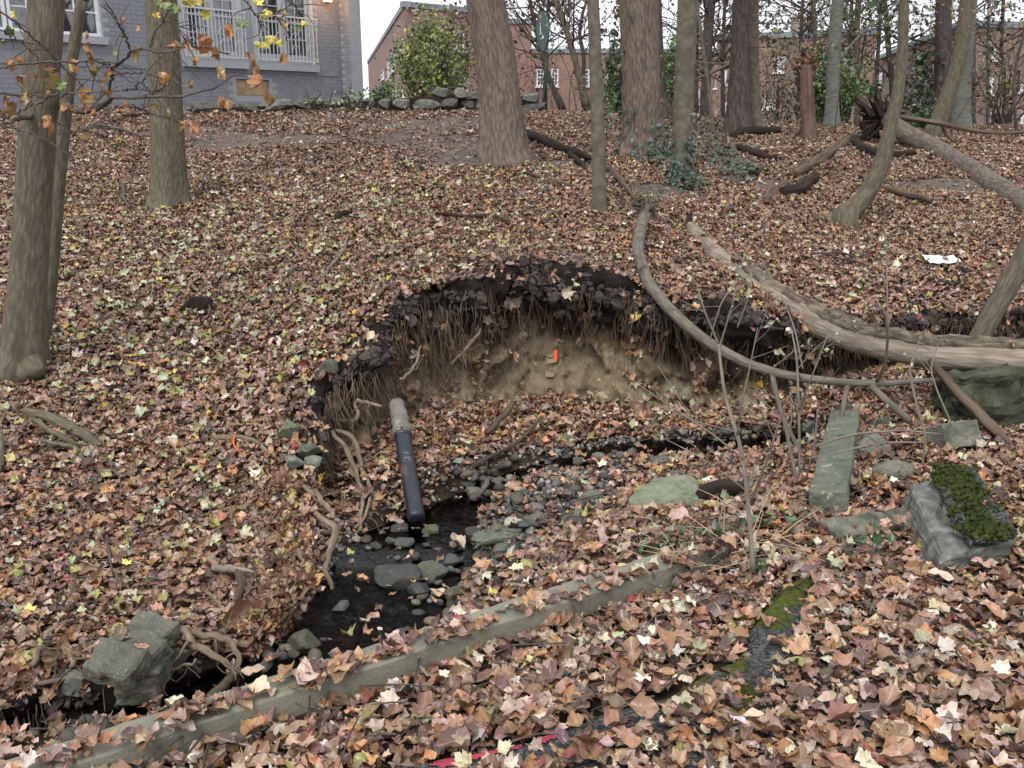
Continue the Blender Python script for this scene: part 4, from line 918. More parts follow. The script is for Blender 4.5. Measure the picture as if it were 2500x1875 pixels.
def grow(b_, lv, p, d, L, r, depth, rg, bend=.25, up=.12, lc=None):
    n = 6; pts = [np.array(p)]; d = np.array(d) / np.linalg.norm(d)
    for k in range(n):
        d = d + rg.normal(0, bend / 2.2, 3) + np.array([0, 0, up * .35]); d /= np.linalg.norm(d); pts.append(pts[-1] + d * L / n)
    rr = np.linspace(r, r * .35, n + 1); b_.tube(pts, rr, 5 if r > .012 else 3, cap=False)
    if depth > 0:
        for k in range(rg.integers(3, 6)):
            i = rg.integers(1, n + 1); dd = (pts[i] - pts[i - 1]) / (L / n); sd_ = rg.normal(0, 1, 3); sd_ -= dd * sd_.dot(dd); sd_ /= np.linalg.norm(sd_)
            grow(b_, lv, pts[i], dd * .65 + sd_ * .75, L * rg.uniform(.4, .65), rr[i] * .6, depth - 1, rg, bend, up, lc)
    elif lv is not None:
        for k in range(lc if lc else 0):
            i = rg.integers(1, n + 1); lv.append(pts[i] + rg.normal(0, .05, 3))
def leaf_quads(pts, size, pal, rg, hang=.6):
    n = len(pts); pts = np.asarray(pts); a = rg.normal(0, 1, (n, 3)); a[:, 2] -= hang; a /= np.linalg.norm(a, axis=1)[:, None]
    r = rg.normal(0, 1, (n, 3)); b = np.cross(a, r); b /= np.linalg.norm(b, axis=1)[:, None] + 1e-9; c = np.cross(a, b)
    s = (size * np.exp(rg.normal(0, .3, n)))[:, None]
    V = np.stack([pts, pts + a * s * .5 + b * s * .36 + c * s * .1, pts + a * s, pts + a * s * .5 - b * s * .36 + c * s * .1], 1).reshape(-1, 3)
    k = np.arange(n)[:, None] * 4; t = np.concatenate([k + [0, 1, 2], k + [0, 2, 3]])
    pal = np.array(pal); col = pal[rg.integers(0, len(pal), n)] * np.exp(rg.normal(0, .25, n))[:, None]
    return V, t, np.repeat(col, 4, 0)
def foliage(name, pts, size, pal, parent, rg, hang=.6, **pr):
    if len(pts) == 0: return None
    V, t, col = leaf_quads(pts, size, pal, rg, hang); b_ = MB(); b_.add(V, t=t); me = b_.mesh(name, M['foliage'], False)
    a = me.attributes.new('col', 'FLOAT_COLOR', 'POINT'); a.data.foreach_set('color', np.concatenate([np.clip(col, 0, 1), np.ones((len(col), 1))], 1).astype(np.float32).ravel())
    o = bpy.data.objects.new(name, me); COL.objects.link(o)
    if parent is not None:
        o.parent = parent
        if parent.type == 'EMPTY': o.matrix_parent_inverse = Matrix.Translation(-Vector(parent.location))
    for k, w in pr.items(): o[k] = w
    return o
def tree(label, path, depth, mat, seg=20, flare=.5, lobes=5, depth2=None, extend=4.0, limbs=5, limbfrom=3.2, crown=None, name='tree', seed=0, jit=.03, branches=None, foot=True, n=30, group=None, cat='tree', leafsize=.09, twl=3, below=.3, limbmat=None):
    rg = np.random.default_rng(seed + 1000)
    d0 = depth
    if d0 is None: d0 = G(path[0][0], path[0][1], hill=True)[1]
    r = stem_pts(path, d0, depth2, n, below); ph = rg.uniform(0, 6.28)
    top = r[-1]; dirv = (r[-1, :3] - r[-4, :3]); dirv /= np.linalg.norm(dirv); dirv = dirv * .6 + np.array([0, 0, .5]); dirv /= np.linalg.norm(dirv)
    if extend:
        ext = []
        for k in range(1, 9): ext.append([*(top[:3] + dirv * extend * k / 8 + np.append(rg.normal(0, .02 * k, 2), 0)), top[3] * (1 - .45 * k / 8)])
        r = np.concatenate([r, ext])
    root = empty(name, r[1, :3], label, cat, group); rm = r[1:, 3].mean()
    def rf(th, L):
        h = max(L - below, 0); f = flare * math.exp(-h / (rm * 2.6)); return 1 + f * (.55 + .6 * np.cos(th * lobes + ph) * (.6 + .4 * np.cos(th * 2 + ph * 2))) + .03 * np.cos(3 * th + ph + L * 1.3)
    b_ = MB(); b_.tube(r[:, :3], r[:, 3], seg, jit, rf); b_.build('trunk', mat, root)
    lv = []
    if limbs:
        Lb = MB(); base = r[-9:] if extend else r[-6:]
        for k in range(limbs):
            i = rg.integers(1, len(base)); a = rg.uniform(0, 6.28); grow(Lb, lv, base[i, :3], [math.cos(a), math.sin(a), .9], rg.uniform(1.6, 3.2), base[i, 3] * .42, 2, rg, lc=crown and 3)
        Lb.build('limbs', limbmat or mat, root)
    if branches:
        Bb = MB()
        for (fr_, dx, dy, dz, L_, r_) in branches:
            i = int(fr_ * (len(r) - 1)); grow(Bb, lv, r[i, :3], [dx, dy, dz], L_, r_, twl, rg, lc=2 if crown else 0)
        Bb.build('branches', limbmat or mat, root)
    if crown and lv:
        foliage('crown', lv, leafsize, crown, root, rg)
    return root, r
OL = [(.10, .10, .035), (.15, .125, .04), (.12, .075, .035), (.075, .08, .03)]; RU = [(.2, .09, .05), (.13, .07, .045), (.17, .12, .05)]; GR = [(.04, .085, .025), (.06, .11, .03), (.03, .06, .02)]
BR = [(.11, .065, .04), (.085, .055, .035), (.14, .085, .05)]
# --- nearer trunks
T1, r1 = tree('stout grey brown trunk at the left edge with flared roots beside a thin stem', [(48, 905, 100), (58, 850, 92), (68, 700, 85), (88, 400, 82), (103, 180, 80), (114, 0, 78)], 5.75, M['bark'], 32, .65, 5, seed=1, n=44)
for k, pth in enumerate([[(20, 880), (8, 905), (25, 940), (48, 962)], [(75, 880), (90, 905), (95, 915)], [(60, 890), (62, 915), (70, 925)]]):
    b_ = MB(); pts = [P(u, v, 5.68 - .03 * i) for i, (u, v) in enumerate(pth)]; b_.tube(pts, [.07, .06, .045, .02][:len(pts)], 10); b_.build('root', M['bark'], T1)
T2, r2 = tree('single upright grey trunk on the left slope below the house window', [(415, 508, 100), (414, 480, 84), (410, 380, 77), (402, 200, 73), (393, 0, 70)], None, M['bark_olive'], 24, .28, 5, seed=2, n=40)
T3, r3 = tree('large leaning ridged trunk at the end of the stone wall', [(1237, 400, 116), (1230, 370, 106), (1224, 270, 96), (1207, 130, 91), (1184, 0, 88)], None, M['bark_ridged'], 36, .26, 6, seed=3, n=44)
T4, r4 = tree('slim straight trunk standing before the large ridged tree', [(1464, 522, 36), (1463, 480, 33), (1460, 300, 32), (1453, 120, 29), (1448, 0, 27)], None, M['bark_pale'], 16, .25, 3, seed=4, n=30, limbs=4)
T5, r5 = tree('widest ridged trunk with ivy climbing from its foot', [(1568, 392, 122), (1567, 340, 88), (1566, 200, 87), (1560, 0, 88)], None, M['bark_ridged'], 34, .16, 6, seed=5, n=40)
T6, r6 = tree('smooth pale trunk with ivy at its foot right of the widest ridged trunk', [(1661, 448, 56), (1664, 400, 48), (1668, 280, 47), (1674, 120, 46), (1678, 0, 44)], None, M['bark_pale'], 22, .3, 4, seed=6, n=34)
tree('dark brown trunk partly hidden behind the widest ridged trunk', [(1626, 296, 44), (1612, 230, 26), (1606, 100, 25), (1602, 0, 24)], 16.5, M['bark_dark'], 14, .4, 3, seed=7)
tree('dark furrowed trunk touching a paler trunk at its right side', [(1800, 326, 66), (1802, 290, 53), (1806, 150, 43), (1809, 0, 37)], None, M['bark_dark'], 26, .3, 5, seed=8)
tree('pale trunk pressed against the dark furrowed trunk', [(1850, 326, 44), (1842, 290, 27), (1840, 150, 26), (1838, 0, 26)], None, M['bark_pale'], 20, .6, 4, seed=9, branches=[(.5, -1, -.3, -.35, 1.6, .035)], twl=1)
tree('pale grey beech trunk with dark eye shaped scars', [(2031, 302, 36), (2031, 280, 30), (2034, 170, 29), (2041, 60, 28), (2046, 0, 28)], 18.5, M['bark_smooth'], 20, .3, 4, seed=10, crown=OL, branches=[(.4, 1, .2, .9, 1.8, .03), (.3, -.9, .1, .3, 1.2, .02)])
tree('brown trunk leaning right beside the pale green beech', [(2285, 316, 38), (2290, 300, 35), (2312, 240, 34), (2338, 165, 32), (2350, 102, 32), (2362, 0, 32)], 15.5, M['bark_olive'], 18, .25, 4, seed=12)
tree('pale green grey beech trunk behind the leaning brown trunk', [(2345, 318, 52), (2345, 290, 44), (2352, 200, 34), (2362, 60, 34), (2368, 0, 33)], 18.5, M['bark_smooth'], 20, .25, 4, seed=13)
tree('dark shaggy trunk wrapped in old vines near the far right block', [(2298, 300, 40), (2298, 280, 34), (2301, 150, 35), (2304, 0, 36)], 21, M['bark_dark'], 18, .4, 5, seed=14, crown=GR, branches=[(.45, -1, -.3, .2, 2.0, .03), (.55, -1, .3, .1, 1.6, .03), (.6, .8, 0, .3, 1.6, .03), (.3, -.8, -.4, 0, 1.5, .02)], leafsize=.13)
T10, r10 = tree('curved trunk sweeping up from the middle of the right slope', [(1985, 533, 22), (2030, 545, 46), (2075, 520, 52), (2105, 490, 46), (2128, 455, 42), (2155, 400, 38), (2170, 330, 33), (2190, 240, 29), (2203, 150, 24), (2207, 0, 22)], None, M['bark_olive'], 22, .0, 3, seed=15, n=50, below=0, limbs=3)
b_ = MB(); gp = G(2060, 555); b_.tube([gp + np.array([.0, .0, .16]), gp + np.array([-.01, -.04, .04]), gp + np.array([.01, -.08, -.08])], [.13, .12, .15], 14, .12); b_.build('root', M['bark_olive'], T10)
# broken snag
rt, rs = tree('reddish broken snag standing on the ridge', [(1975, 342, 40), (1974, 300, 34), (1970, 230, 30), (1968, 180, 28), (1970, 158, 18)], None, M['snag'], 18, .25, 5, seed=16, extend=0, limbs=0, jit=.12)
# right edge trunk growing by the fallen log
T14, r14 = tree('mossy leaning trunk rising at the right edge behind the fallen log', [(2296, 1105, 74), (2312, 1020, 56), (2332, 930, 52), (2388, 830, 50), (2440, 735, 50), (2505, 620, 52), (2580, 470, 50)], 5.35, M['bark_olive'], 20, .5, 4, seed=17, n=40, limbs=4)
# --- thinner and farther stems
FAR = [('dark vine covered stem leaning left beside the round sign', [(1364, 246, 15), (1335, 180, 12), (1318, 110, 11), (1302, 45, 10), (1294, 0, 9)], 24, 'bark_dark', BR),
       ('pale stem leaning left behind the slim straight trunk', [(1426, 238, 18), (1405, 150, 15), (1385, 80, 14), (1362, 20, 12), (1352, 0, 12)], 23, 'bark_pale', BR),
       ('thin dark forked stem just left of the slim straight trunk', [(1425, 225, 10), (1425, 130, 9), (1414, 85, 9), (1420, 40, 7), (1433, 0, 6)], 25, 'bark_dark', BR),
       ('thin grey stem right of the smooth pale trunk', [(1740, 318, 10), (1728, 200, 9), (1715, 110, 8), (1703, 20, 8), (1700, 0, 7)], 15, 'bark_pale', OL),
       ('dark vine hung trunk left of the dark furrowed trunk', [(1720, 318, 24), (1724, 200, 22), (1728, 100, 22), (1734, 0, 24)], 22, 'bark_dark', OL),
       ('narrow grey trunk behind the reddish snag', [(1996, 290, 13), (1994, 160, 12), (1988, 60, 11), (1984, 0, 11)], 25, 'bark_pale', OL),
       ('narrow dark trunk right of the scarred beech', [(2094, 290, 13), (2092, 180, 12), (2092, 60, 13), (2096, 0, 13)], 22, 'bark', OL),
       ('slender dark stem before the pale sky gap', [(2138, 270, 9), (2142, 150, 9), (2149, 50, 8), (2153, 0, 7)], 24, 'bark_dark', BR),
       ('wavy dark trunk left of the curved trunk top', [(2182, 285, 14), (2176, 180, 13), (2168, 110, 12), (2165, 50, 11), (2160, 0, 10)], 22, 'bark_dark', BR),
       ('thin curved stem near the right edge', [(2482, 326, 8), (2474, 220, 7), (2482, 150, 7), (2500, 80, 6), (2512, 0, 6)], 14.5, 'bark_dark', RU),
       ('dark narrow trunk right of the pale green beech', [(2374, 300, 16), (2376, 180, 13), (2374, 60, 12), (2378, 0, 12)], 23, 'bark_dark', OL),
       ('bare stem against the brick of the far right block', [(2412, 300, 8), (2412, 150, 7), (2414, 0, 6)], 26, 'bark_dark', OL)]
for k, (lb, pth, d, mt, pal) in enumerate(FAR):
    rg = np.random.default_rng(50 + k); br = []
    for j in range(9):
        a = rg.uniform(0, 6.28); br.append((rg.uniform(.3, .8), math.cos(a), math.sin(a) * .6, rg.uniform(.1, .9), rg.uniform(1.0, 2.0), pth[1][2] / FPX * d * .16))
    tree(lb, pth, d, M[mt], 10, .3, 3, seed=60 + k, extend=3, limbs=4, crown=pal, branches=br, twl=2, leafsize=.08, limbmat=M['twig_dark'])
# --- high twigs of bigger far crowns seen against the sky
CR = [('bare crowned tree spreading over the round sign', 1340, 26, (1330, 240), BR, 80), ('tree with sparse brown leaves between the big trunks', 1705, 27, (1700, 250), BR, 81), ('tree with olive leaves above the brick bulkhead', 1960, 28, (1950, 260), OL, 82), ('leafy tree behind the scarred beech', 2080, 30, (2070, 260), OL, 83), ('tree with thinning leaves in front of the far right block', 2450, 27, (2460, 290), OL, 84), ('small tree with dull leaves left of the far furrowed trunk', 1770, 24, (1765, 290), OL, 85)]
for lb, u, d, (bu, bv), pal, sd_ in CR:
    rg = np.random.default_rng(sd_); br = []
    for j in range(16):
        a = rg.uniform(0, 6.28); br.append((rg.uniform(.25, .95), math.cos(a), math.sin(a), rg.uniform(.2, 1.0), rg.uniform(1.6, 2.8), .022))
    tree(lb, [(bu, bv, 11), (u - 6, 130, 9), (u, 0, 8)], d, M['bark_dark'], 8, .3, 3, seed=sd_, extend=3, limbs=5, crown=pal, branches=br, twl=2, leafsize=.10, limbmat=M['twig_dark'])
# --- trees out of frame above the camera and across the creek close the canopy that the water mirrors
# --- shrubs
def shrub(label, c, rx, ry, rz, n, size, pal, seed, stems=10, name='shrub', cat='shrub'):
    rg = np.random.default_rng(seed); root = empty(name, c, label, cat); S_ = MB(); pts = []
    cl = rg.normal(0, 1, (40, 3)); cl /= np.linalg.norm(cl, axis=1)[:, None]; cl *= (rg.random((40, 1)) ** .4)
    for k in range(stems):
        e = np.array(c) + np.array([rg.uniform(-.8, .8) * rx, rg.uniform(-.8, .8) * ry, rz * rg.uniform(1.0, 1.9)]); q = np.linspace(0, 1, 6)[:, None]; st = np.array(c) + np.array([rg.uniform(-.2, .2) * rx, 0, -.2]); ps = st + (e - st) * q + rg.normal(0, .04, (6, 3)); S_.tube(ps, np.linspace(.03, .008, 6), 5)
    S_.build('stems', M['twig_dark'], root)
    k = rg.integers(0, 40, n); q = cl[k] * np.array([rx, ry, rz]) + rg.normal(0, .22, (n, 3)) * np.array([rx, ry, rz]); q[:, 2] += rz
    pts = np.array(c) + q; pts = pts[pts[:, 2] > c[2] - .05]
    foliage('crown', pts, size, pal, root, rg); return root
YG = [(.20, .24, .05), (.13, .2, .05), (.27, .25, .05), (.09, .15, .06), (.16, .19, .09)]
def gz(u, v, y): p = P(u, v, y); return np.array([p[0], y, float(Hh(p[:1], np.array([y]))[0])])
shrub('large yellow green shrub in front of the brick corner', gz(1050, 240, 30), 1.15, .9, 1.45, 5200, .10, YG, 1, 14)
shrub('brown leaved top of a bush against the brick facade', gz(1118, 240, 32), .75, .8, 1.7, 1500, .10, [(.13, .08, .05), (.16, .12, .07), (.10, .06, .055)], 2, 12)
shrub('small green bush left of the yellow green shrub', gz(938, 240, 34), .55, .5, .55, 900, .10, GR + YG[1:2], 3, 6)
shrub('dark green leafy vine mass between slim and widest trunks', gz(1512, 250, 18), .3, .4, .9, 1300, .075, GR, 4, 6)
shrub('yellowish bush behind the slim straight trunk', gz(1495, 262, 24), .7, .6, .6, 1500, .08, [(.2, .19, .07), (.14, .15, .05), (.17, .12, .06)], 5, 8)
shrub('bright green bush between widest and smooth pale trunks', gz(1632, 250, 20), .3, .4, .85, 900, .08, [(.06, .14, .04), (.08, .17, .05)], 6, 5)
shrub('bright green vine bush behind the scarred beech', gz(2040, 285, 19.5), .62, .4, .72, 3000, .075, [(.06, .15, .03), (.08, .18, .04), (.045, .1, .03), (.14, .15, .05)], 7, 9)
shrub('dull green evergreen behind the curved trunk top', gz(2252, 290, 24), .8, .5, 1.0, 1200, .09, [(.055, .07, .05), (.08, .09, .06), (.05, .06, .04)], 8, 9)
shrub('low dark green bush at the left foot of the leaning brown trunk', gz(2255, 312, 17.5), .35, .3, .22, 500, .07, GR, 9, 5)
shrub('brown leaved brush in front of the snag side block', gz(1905, 290, 23), 1.1, .8, .8, 1000, .07, [(.10, .085, .05), (.13, .095, .055), (.08, .075, .055)], 10, 14)
shrub('brown brush before the far right brick block', gz(2440, 305, 20), 1.1, .7, .8, 900, .07, OL, 11, 14)
shrub('rust coloured vine top over the broken snag', P(1962, 150, 16.2) - np.array([0, 0, .25]), .22, .2, .25, 260, .07, RU, 12, 4)
# --- understory of bare stems on the ridge
rg = np.random.default_rng(31); b_ = MB(); lv = []
for k in range(130):
    u = rg.uniform(1230, 2560); y = rg.uniform(17.2, 30); p = P(u, 277, y); z = float(Hh(p[:1], np.array([y]))[0]); h = rg.uniform(.8, 2.6); x0 = np.array([p[0], y, z - .05]); d = np.array([rg.normal(0, .25), rg.normal(0, .2), 1.]); pts = [x0]
    for j in range(6): d = d + np.append(rg.normal(0, .14, 2), 0); pts.append(pts[-1] + d / np.linalg.norm(d) * h / 6)
    b_.tube(pts, np.linspace(.010, .003, 7), 3, cap=False)
    for j in range(rg.integers(2, 5)):
        i = rg.integers(2, 6); e = pts[i] + np.array([rg.normal(0, .3), rg.normal(0, .3), rg.uniform(.1, .5)]); b_.tube([pts[i], (pts[i] + e) / 2 + rg.normal(0, .03, 3), e], [.006, .005, .003], 3, cap=False)
        for q in range(3): lv.append(e + rg.normal(0, .12, 3))
und = b_.build('undergrowth', M['twig'], None, kind='stuff', label='tangle of bare stems and sparse leaves along the ridge')
foliage('undergrowth_leaves', lv, .07, OL + BR, und, rg, kind='stuff')
# ------------------------------------------------------------------ fallen wood
def dense(pts, rad, n, sm=4):
    q = np.concatenate([np.asarray(pts, float), np.asarray(rad, float)[:, None]], 1); L = np.r_[0, np.cumsum(np.linalg.norm(np.diff(q[:, :3], axis=0), axis=1))]; t = np.linspace(0, L[-1], n)
    r = np.stack([np.interp(t, L, q[:, k]) for k in range(4)], 1)
    for _ in range(sm): r[1:-1] = r[1:-1] * .5 + (r[:-2] + r[2:]) * .25
    return r
def limb(name, label, cat, pts, rad, mat, n=24, seg=10, jit=.06, parent=None, wob=.0, group=None, rfun=None):
    r = dense(pts, rad, n); rg = np.random.default_rng(int(abs(r[0, 0]) * 1000 + r[0, 1] * 77) % 99999)
    if wob: r[:, :3] += smooth(rg.normal(0, wob, (n, 3)), 2)
    b_ = MB(); b_.tube(r[:, :3], r[:, 3], seg, jit, rfun); o = b_.build(name, mat, parent)
    if label: tag(o, label, cat, group)
    return o
def on_ground(path, rad_px, lift=.5):
    """stick lying on the slope: pixel path -> points resting on the ground"""
    pts = []; rad = []
    for (u, v), w in zip(path, rad_px if hasattr(rad_px, '__len__') else [rad_px] * len(path)):
        g = G(u, v); r = w / FPX * g[1] / 2; pts.append(g + np.array([0, 0, r * lift + .045])); rad.append(r)
    return pts, rad
# big fallen log across the creek: weathered bare wood with a long strip of bark
LOG = [(1678, 540, 8.2, 14), (1700, 575, 7.9, 44), (1755, 636, 7.35, 64), (1870, 720, 6.6, 72), (2015, 800, 5.95, 76), (2150, 846, 5.5, 80), (2310, 868, 5.15, 86), (2500, 884, 4.9, 94), (2760, 900, 4.6, 104), (3300, 915, 4.0, 120)]
lp = [Pg(u, v, y, .1) for u, v, y, w in LOG]; lr = [w * .93 / FPX * q[1] / 2 for q, (u, v, y, w) in zip(lp, LOG)]
LOGT = empty('fallen_log', lp[3], 'long weathered fallen log with a strip of rough bark spanning the creek at right', 'log')
rL = dense(lp, lr, 330); b_ = MB()
rL[:, 2] += .02 * fbm(np.arange(330) * .037, np.zeros(330) + 5)
b_.tube(rL[:, :3], rL[:, 3], 28, .02, lambda th, L: 1 + .07 * np.sin(th * 3 + L * .8) + .05 * fbm(th * 2.5, th * 0 + L * 1.6, 3)); b_.build('trunk', M['deadbare'], LOGT)
# bark strip: patch of the surface, proud by 1.5 cm, on the upper side from the bend onward
tg = np.gradient(rL[:, :3], axis=0); tg /= np.linalg.norm(tg, axis=1)[:, None]; b_ = MB(); Vq = []; UVq = []; na_ = 40; sL = np.r_[0, np.cumsum(np.linalg.norm(np.diff(rL[:, :3], axis=0), axis=1))]
i0, i1 = 80, 328
for i in range(i0, i1):
    side = np.cross(tg[i], [0, 0, 1.]); side /= np.linalg.norm(side); upv = np.cross(side, tg[i])
    f = (i - i0) / (i1 - i0); w0 = np.interp(f, [0, .08, .35, .7, 1], [.1, .75, 1.0, .55, .42]) + .22 * float(fbm(i * .085, 3.3)); cc = np.interp(f, [0, .3, 1], [.25, .12, -.28]) + .15 * float(fbm(i * .04, 8.))
    for k in range(na_):
        a = cc + (k / (na_ - 1) * 2 - 1) * w0; ed = 1 - abs(k / (na_ - 1) * 2 - 1) ** 6; rr = rL[i, 3] * (1.0 + .06 * math.sin(3 * a)) + (.016 + .05 * (abs(float(fbm(a * rL[i, 3] * 34, sL[i] * 6, 2))) ** .7 - .25)) * ed - .012 * (1 - ed)
        Vq.append(rL[i, :3] + side * math.sin(a) * rr * -1 + upv * math.cos(a) * rr); UVq.append([a * rL[i, 3], sL[i]])
ni = i1 - i0; i = np.arange(ni - 1)[:, None] * na_ + np.arange(na_ - 1)[None]
b_.add(Vq, q=np.stack([i, i + 1, i + na_ + 1, i + na_], -1).reshape(-1, 4), uv=UVq); M['logbark'] = bark('log_bark', (.05, .04, .03), (.31, .27, .21), 40, 9, .03); b_.build('bark', M['logbark'], LOGT)
limb('branch_stub', None, None, [P(1682, 548, 8.1), P(1684, 525, 8.15), P(1690, 515, 8.2)], [.03, .02, .008], M['deaddark'], 8, 8, .1, LOGT)
# slimmer fallen stem with its root crown up the slope
S2 = [(1578, 520, 7.6, 34), (1566, 545, 7.3, 33), (1556, 610, 6.6, 32), (1582, 692, 6.0, 32), (1640, 762, 5.7, 32), (1720, 832, 5.45, 30), (1820, 888, 5.2, 28), (1920, 918, 5.05, 25), (2050, 934, 4.95, 22), (2150, 937, 4.9, 19), (2300, 926, 4.88, 13), (2420, 935, 4.85, 9)]
FT = empty('fallen_tree', G(1575, 525), 'slim grey fallen tree with its root crown on the slope and stem over the creek', 'fallen tree')
M['stemgrey'] = bark('grey_dead_bark', (.085, .072, .058), (.235, .21, .175), 50, 7, .006, (.12, .13, .08), .25)
s2p = [Pg(u, v, y, .09) for u, v, y, w in S2]; limb('trunk', None, None, s2p, [w * .9 / FPX * p[1] / 2 for p, (u, v, y, w) in zip(s2p, S2)], M['stemgrey'], 80, 14, .03, FT)
for pth in [[(1885, 908, 5.1, 15), (1890, 950, 5.05, 14), (1908, 1010, 5.0, 12), (1930, 1060, 4.9, 12), (1960, 1110, 4.75, 11), (1975, 1150, 4.6, 8)], [(2070, 938, 4.94, 14), (2062, 975, 4.9, 13), (2052, 1025, 4.85, 11)], [(2125, 940, 4.9, 20), (2160, 975, 4.85, 20), (2200, 1010, 4.8, 19), (2225, 1030, 4.78, 17)],
            [(2140, 932, 4.9, 9), (2162, 890, 4.8, 8), (2168, 820, 4.75, 7), (2160, 760, 4.7, 4)], [(1955, 924, 5.0, 7), (1945, 905, 4.98, 5)]]:
    limb('branch', None, None, [P(u, v, y) for u, v, y, w in pth], [w / FPX * y / 2 for u, v, y, w in pth], M['stemgrey'], 16, 9, .05, FT)
rg = np.random.default_rng(4); rc = P(1578, 505, 7.62); b_ = MB()
for k in range(34):
    a = rg.uniform(0, 6.28); el = rg.uniform(-.5, .9); d = np.array([math.cos(a) * math.cos(el), .6 * math.sin(a) * math.cos(el), math.sin(el)]); L_ = rg.choice([.10, .16, .24, .34], p=[.35, .3, .22, .13]) * rg.uniform(.8, 1.2)
    pts = [rc + rg.normal(0, .035, 3)]; r0 = L_ * rg.uniform(.05, .085)
    for j in range(7): d = d + rg.normal(0, .38, 3); pts.append(pts[-1] + d / np.linalg.norm(d) * L_ / 7)
    b_.tube(pts, np.linspace(r0, .002, 8), 6, .15)
    for m_ in range(2):
        q_ = pts[rg.integers(2, 6)]; e_ = q_ + rg.normal(0, .06, 3); b_.tube([q_, (q_ + e_) / 2 + rg.normal(0, .012, 3), e_], [.004, .003, .001], 4)
b_.build('root_crown', M['stemgrey'], FT)
# upturned log on the right ridge
RL = [(2165, 290, 14.6, 40), (2200, 322, 14.2, 46), (2280, 362, 13.4, 50), (2360, 412, 12.6, 54), (2440, 462, 11.9, 60), (2560, 540, 11.0, 66), (2760, 640, 9.8, 72)]
RLT = empty('fallen_log', G(2300, 420), 'pale bare fallen log with a spiky dark root plate on the right ridge', 'log')
def onw(path, dz=0.0): return [Pg(u, v, y, .15) + np.array([0, 0, dz]) for u, v, y, w in path], [w * .92 / FPX * Pg(u, v, y, .15)[1] / 2 for u, v, y, w in path]
p_, r_ = onw(RL); limb('trunk', None, None, p_, r_, M['deadgrey'], 50, 20, .04, RLT)
rc = P(2150, 290, 14.7); b_ = MB()
for k in range(44):
    a = rg.uniform(0, 6.28); d = np.array([-.55 + rg.normal(0, .45), rg.normal(0, .4), rg.normal(.15, .6)]); d /= np.linalg.norm(d); L_ = rg.uniform(.2, .55); pts = [rc + rg.normal(0, .1, 3)]
    for j in range(5): d = d + rg.normal(0, .32, 3); pts.append(pts[-1] + d / np.linalg.norm(d) * L_ / 5)
    b_.tube(pts, np.linspace(rg.uniform(.015, .07), .008, 6), 7, .25)
b_.build('root_plate', M['deaddark'], RLT)
limb('branch', None, None, [P(2190, 285, 14.4), P(2290, 300, 14.2), P(2380, 322, 14.0), P(2470, 325, 13.9), P(2560, 318, 13.8)], [.04, .035, .03, .025, .02], M['dead'], 24, 8, .05, RLT)
limb('branch', None, None, [P(2300, 305, 14.3), P(2310, 330, 14.2), P(2330, 345, 14.1)], [.03, .025, .02], M['dead'], 8, 6, .05, RLT)
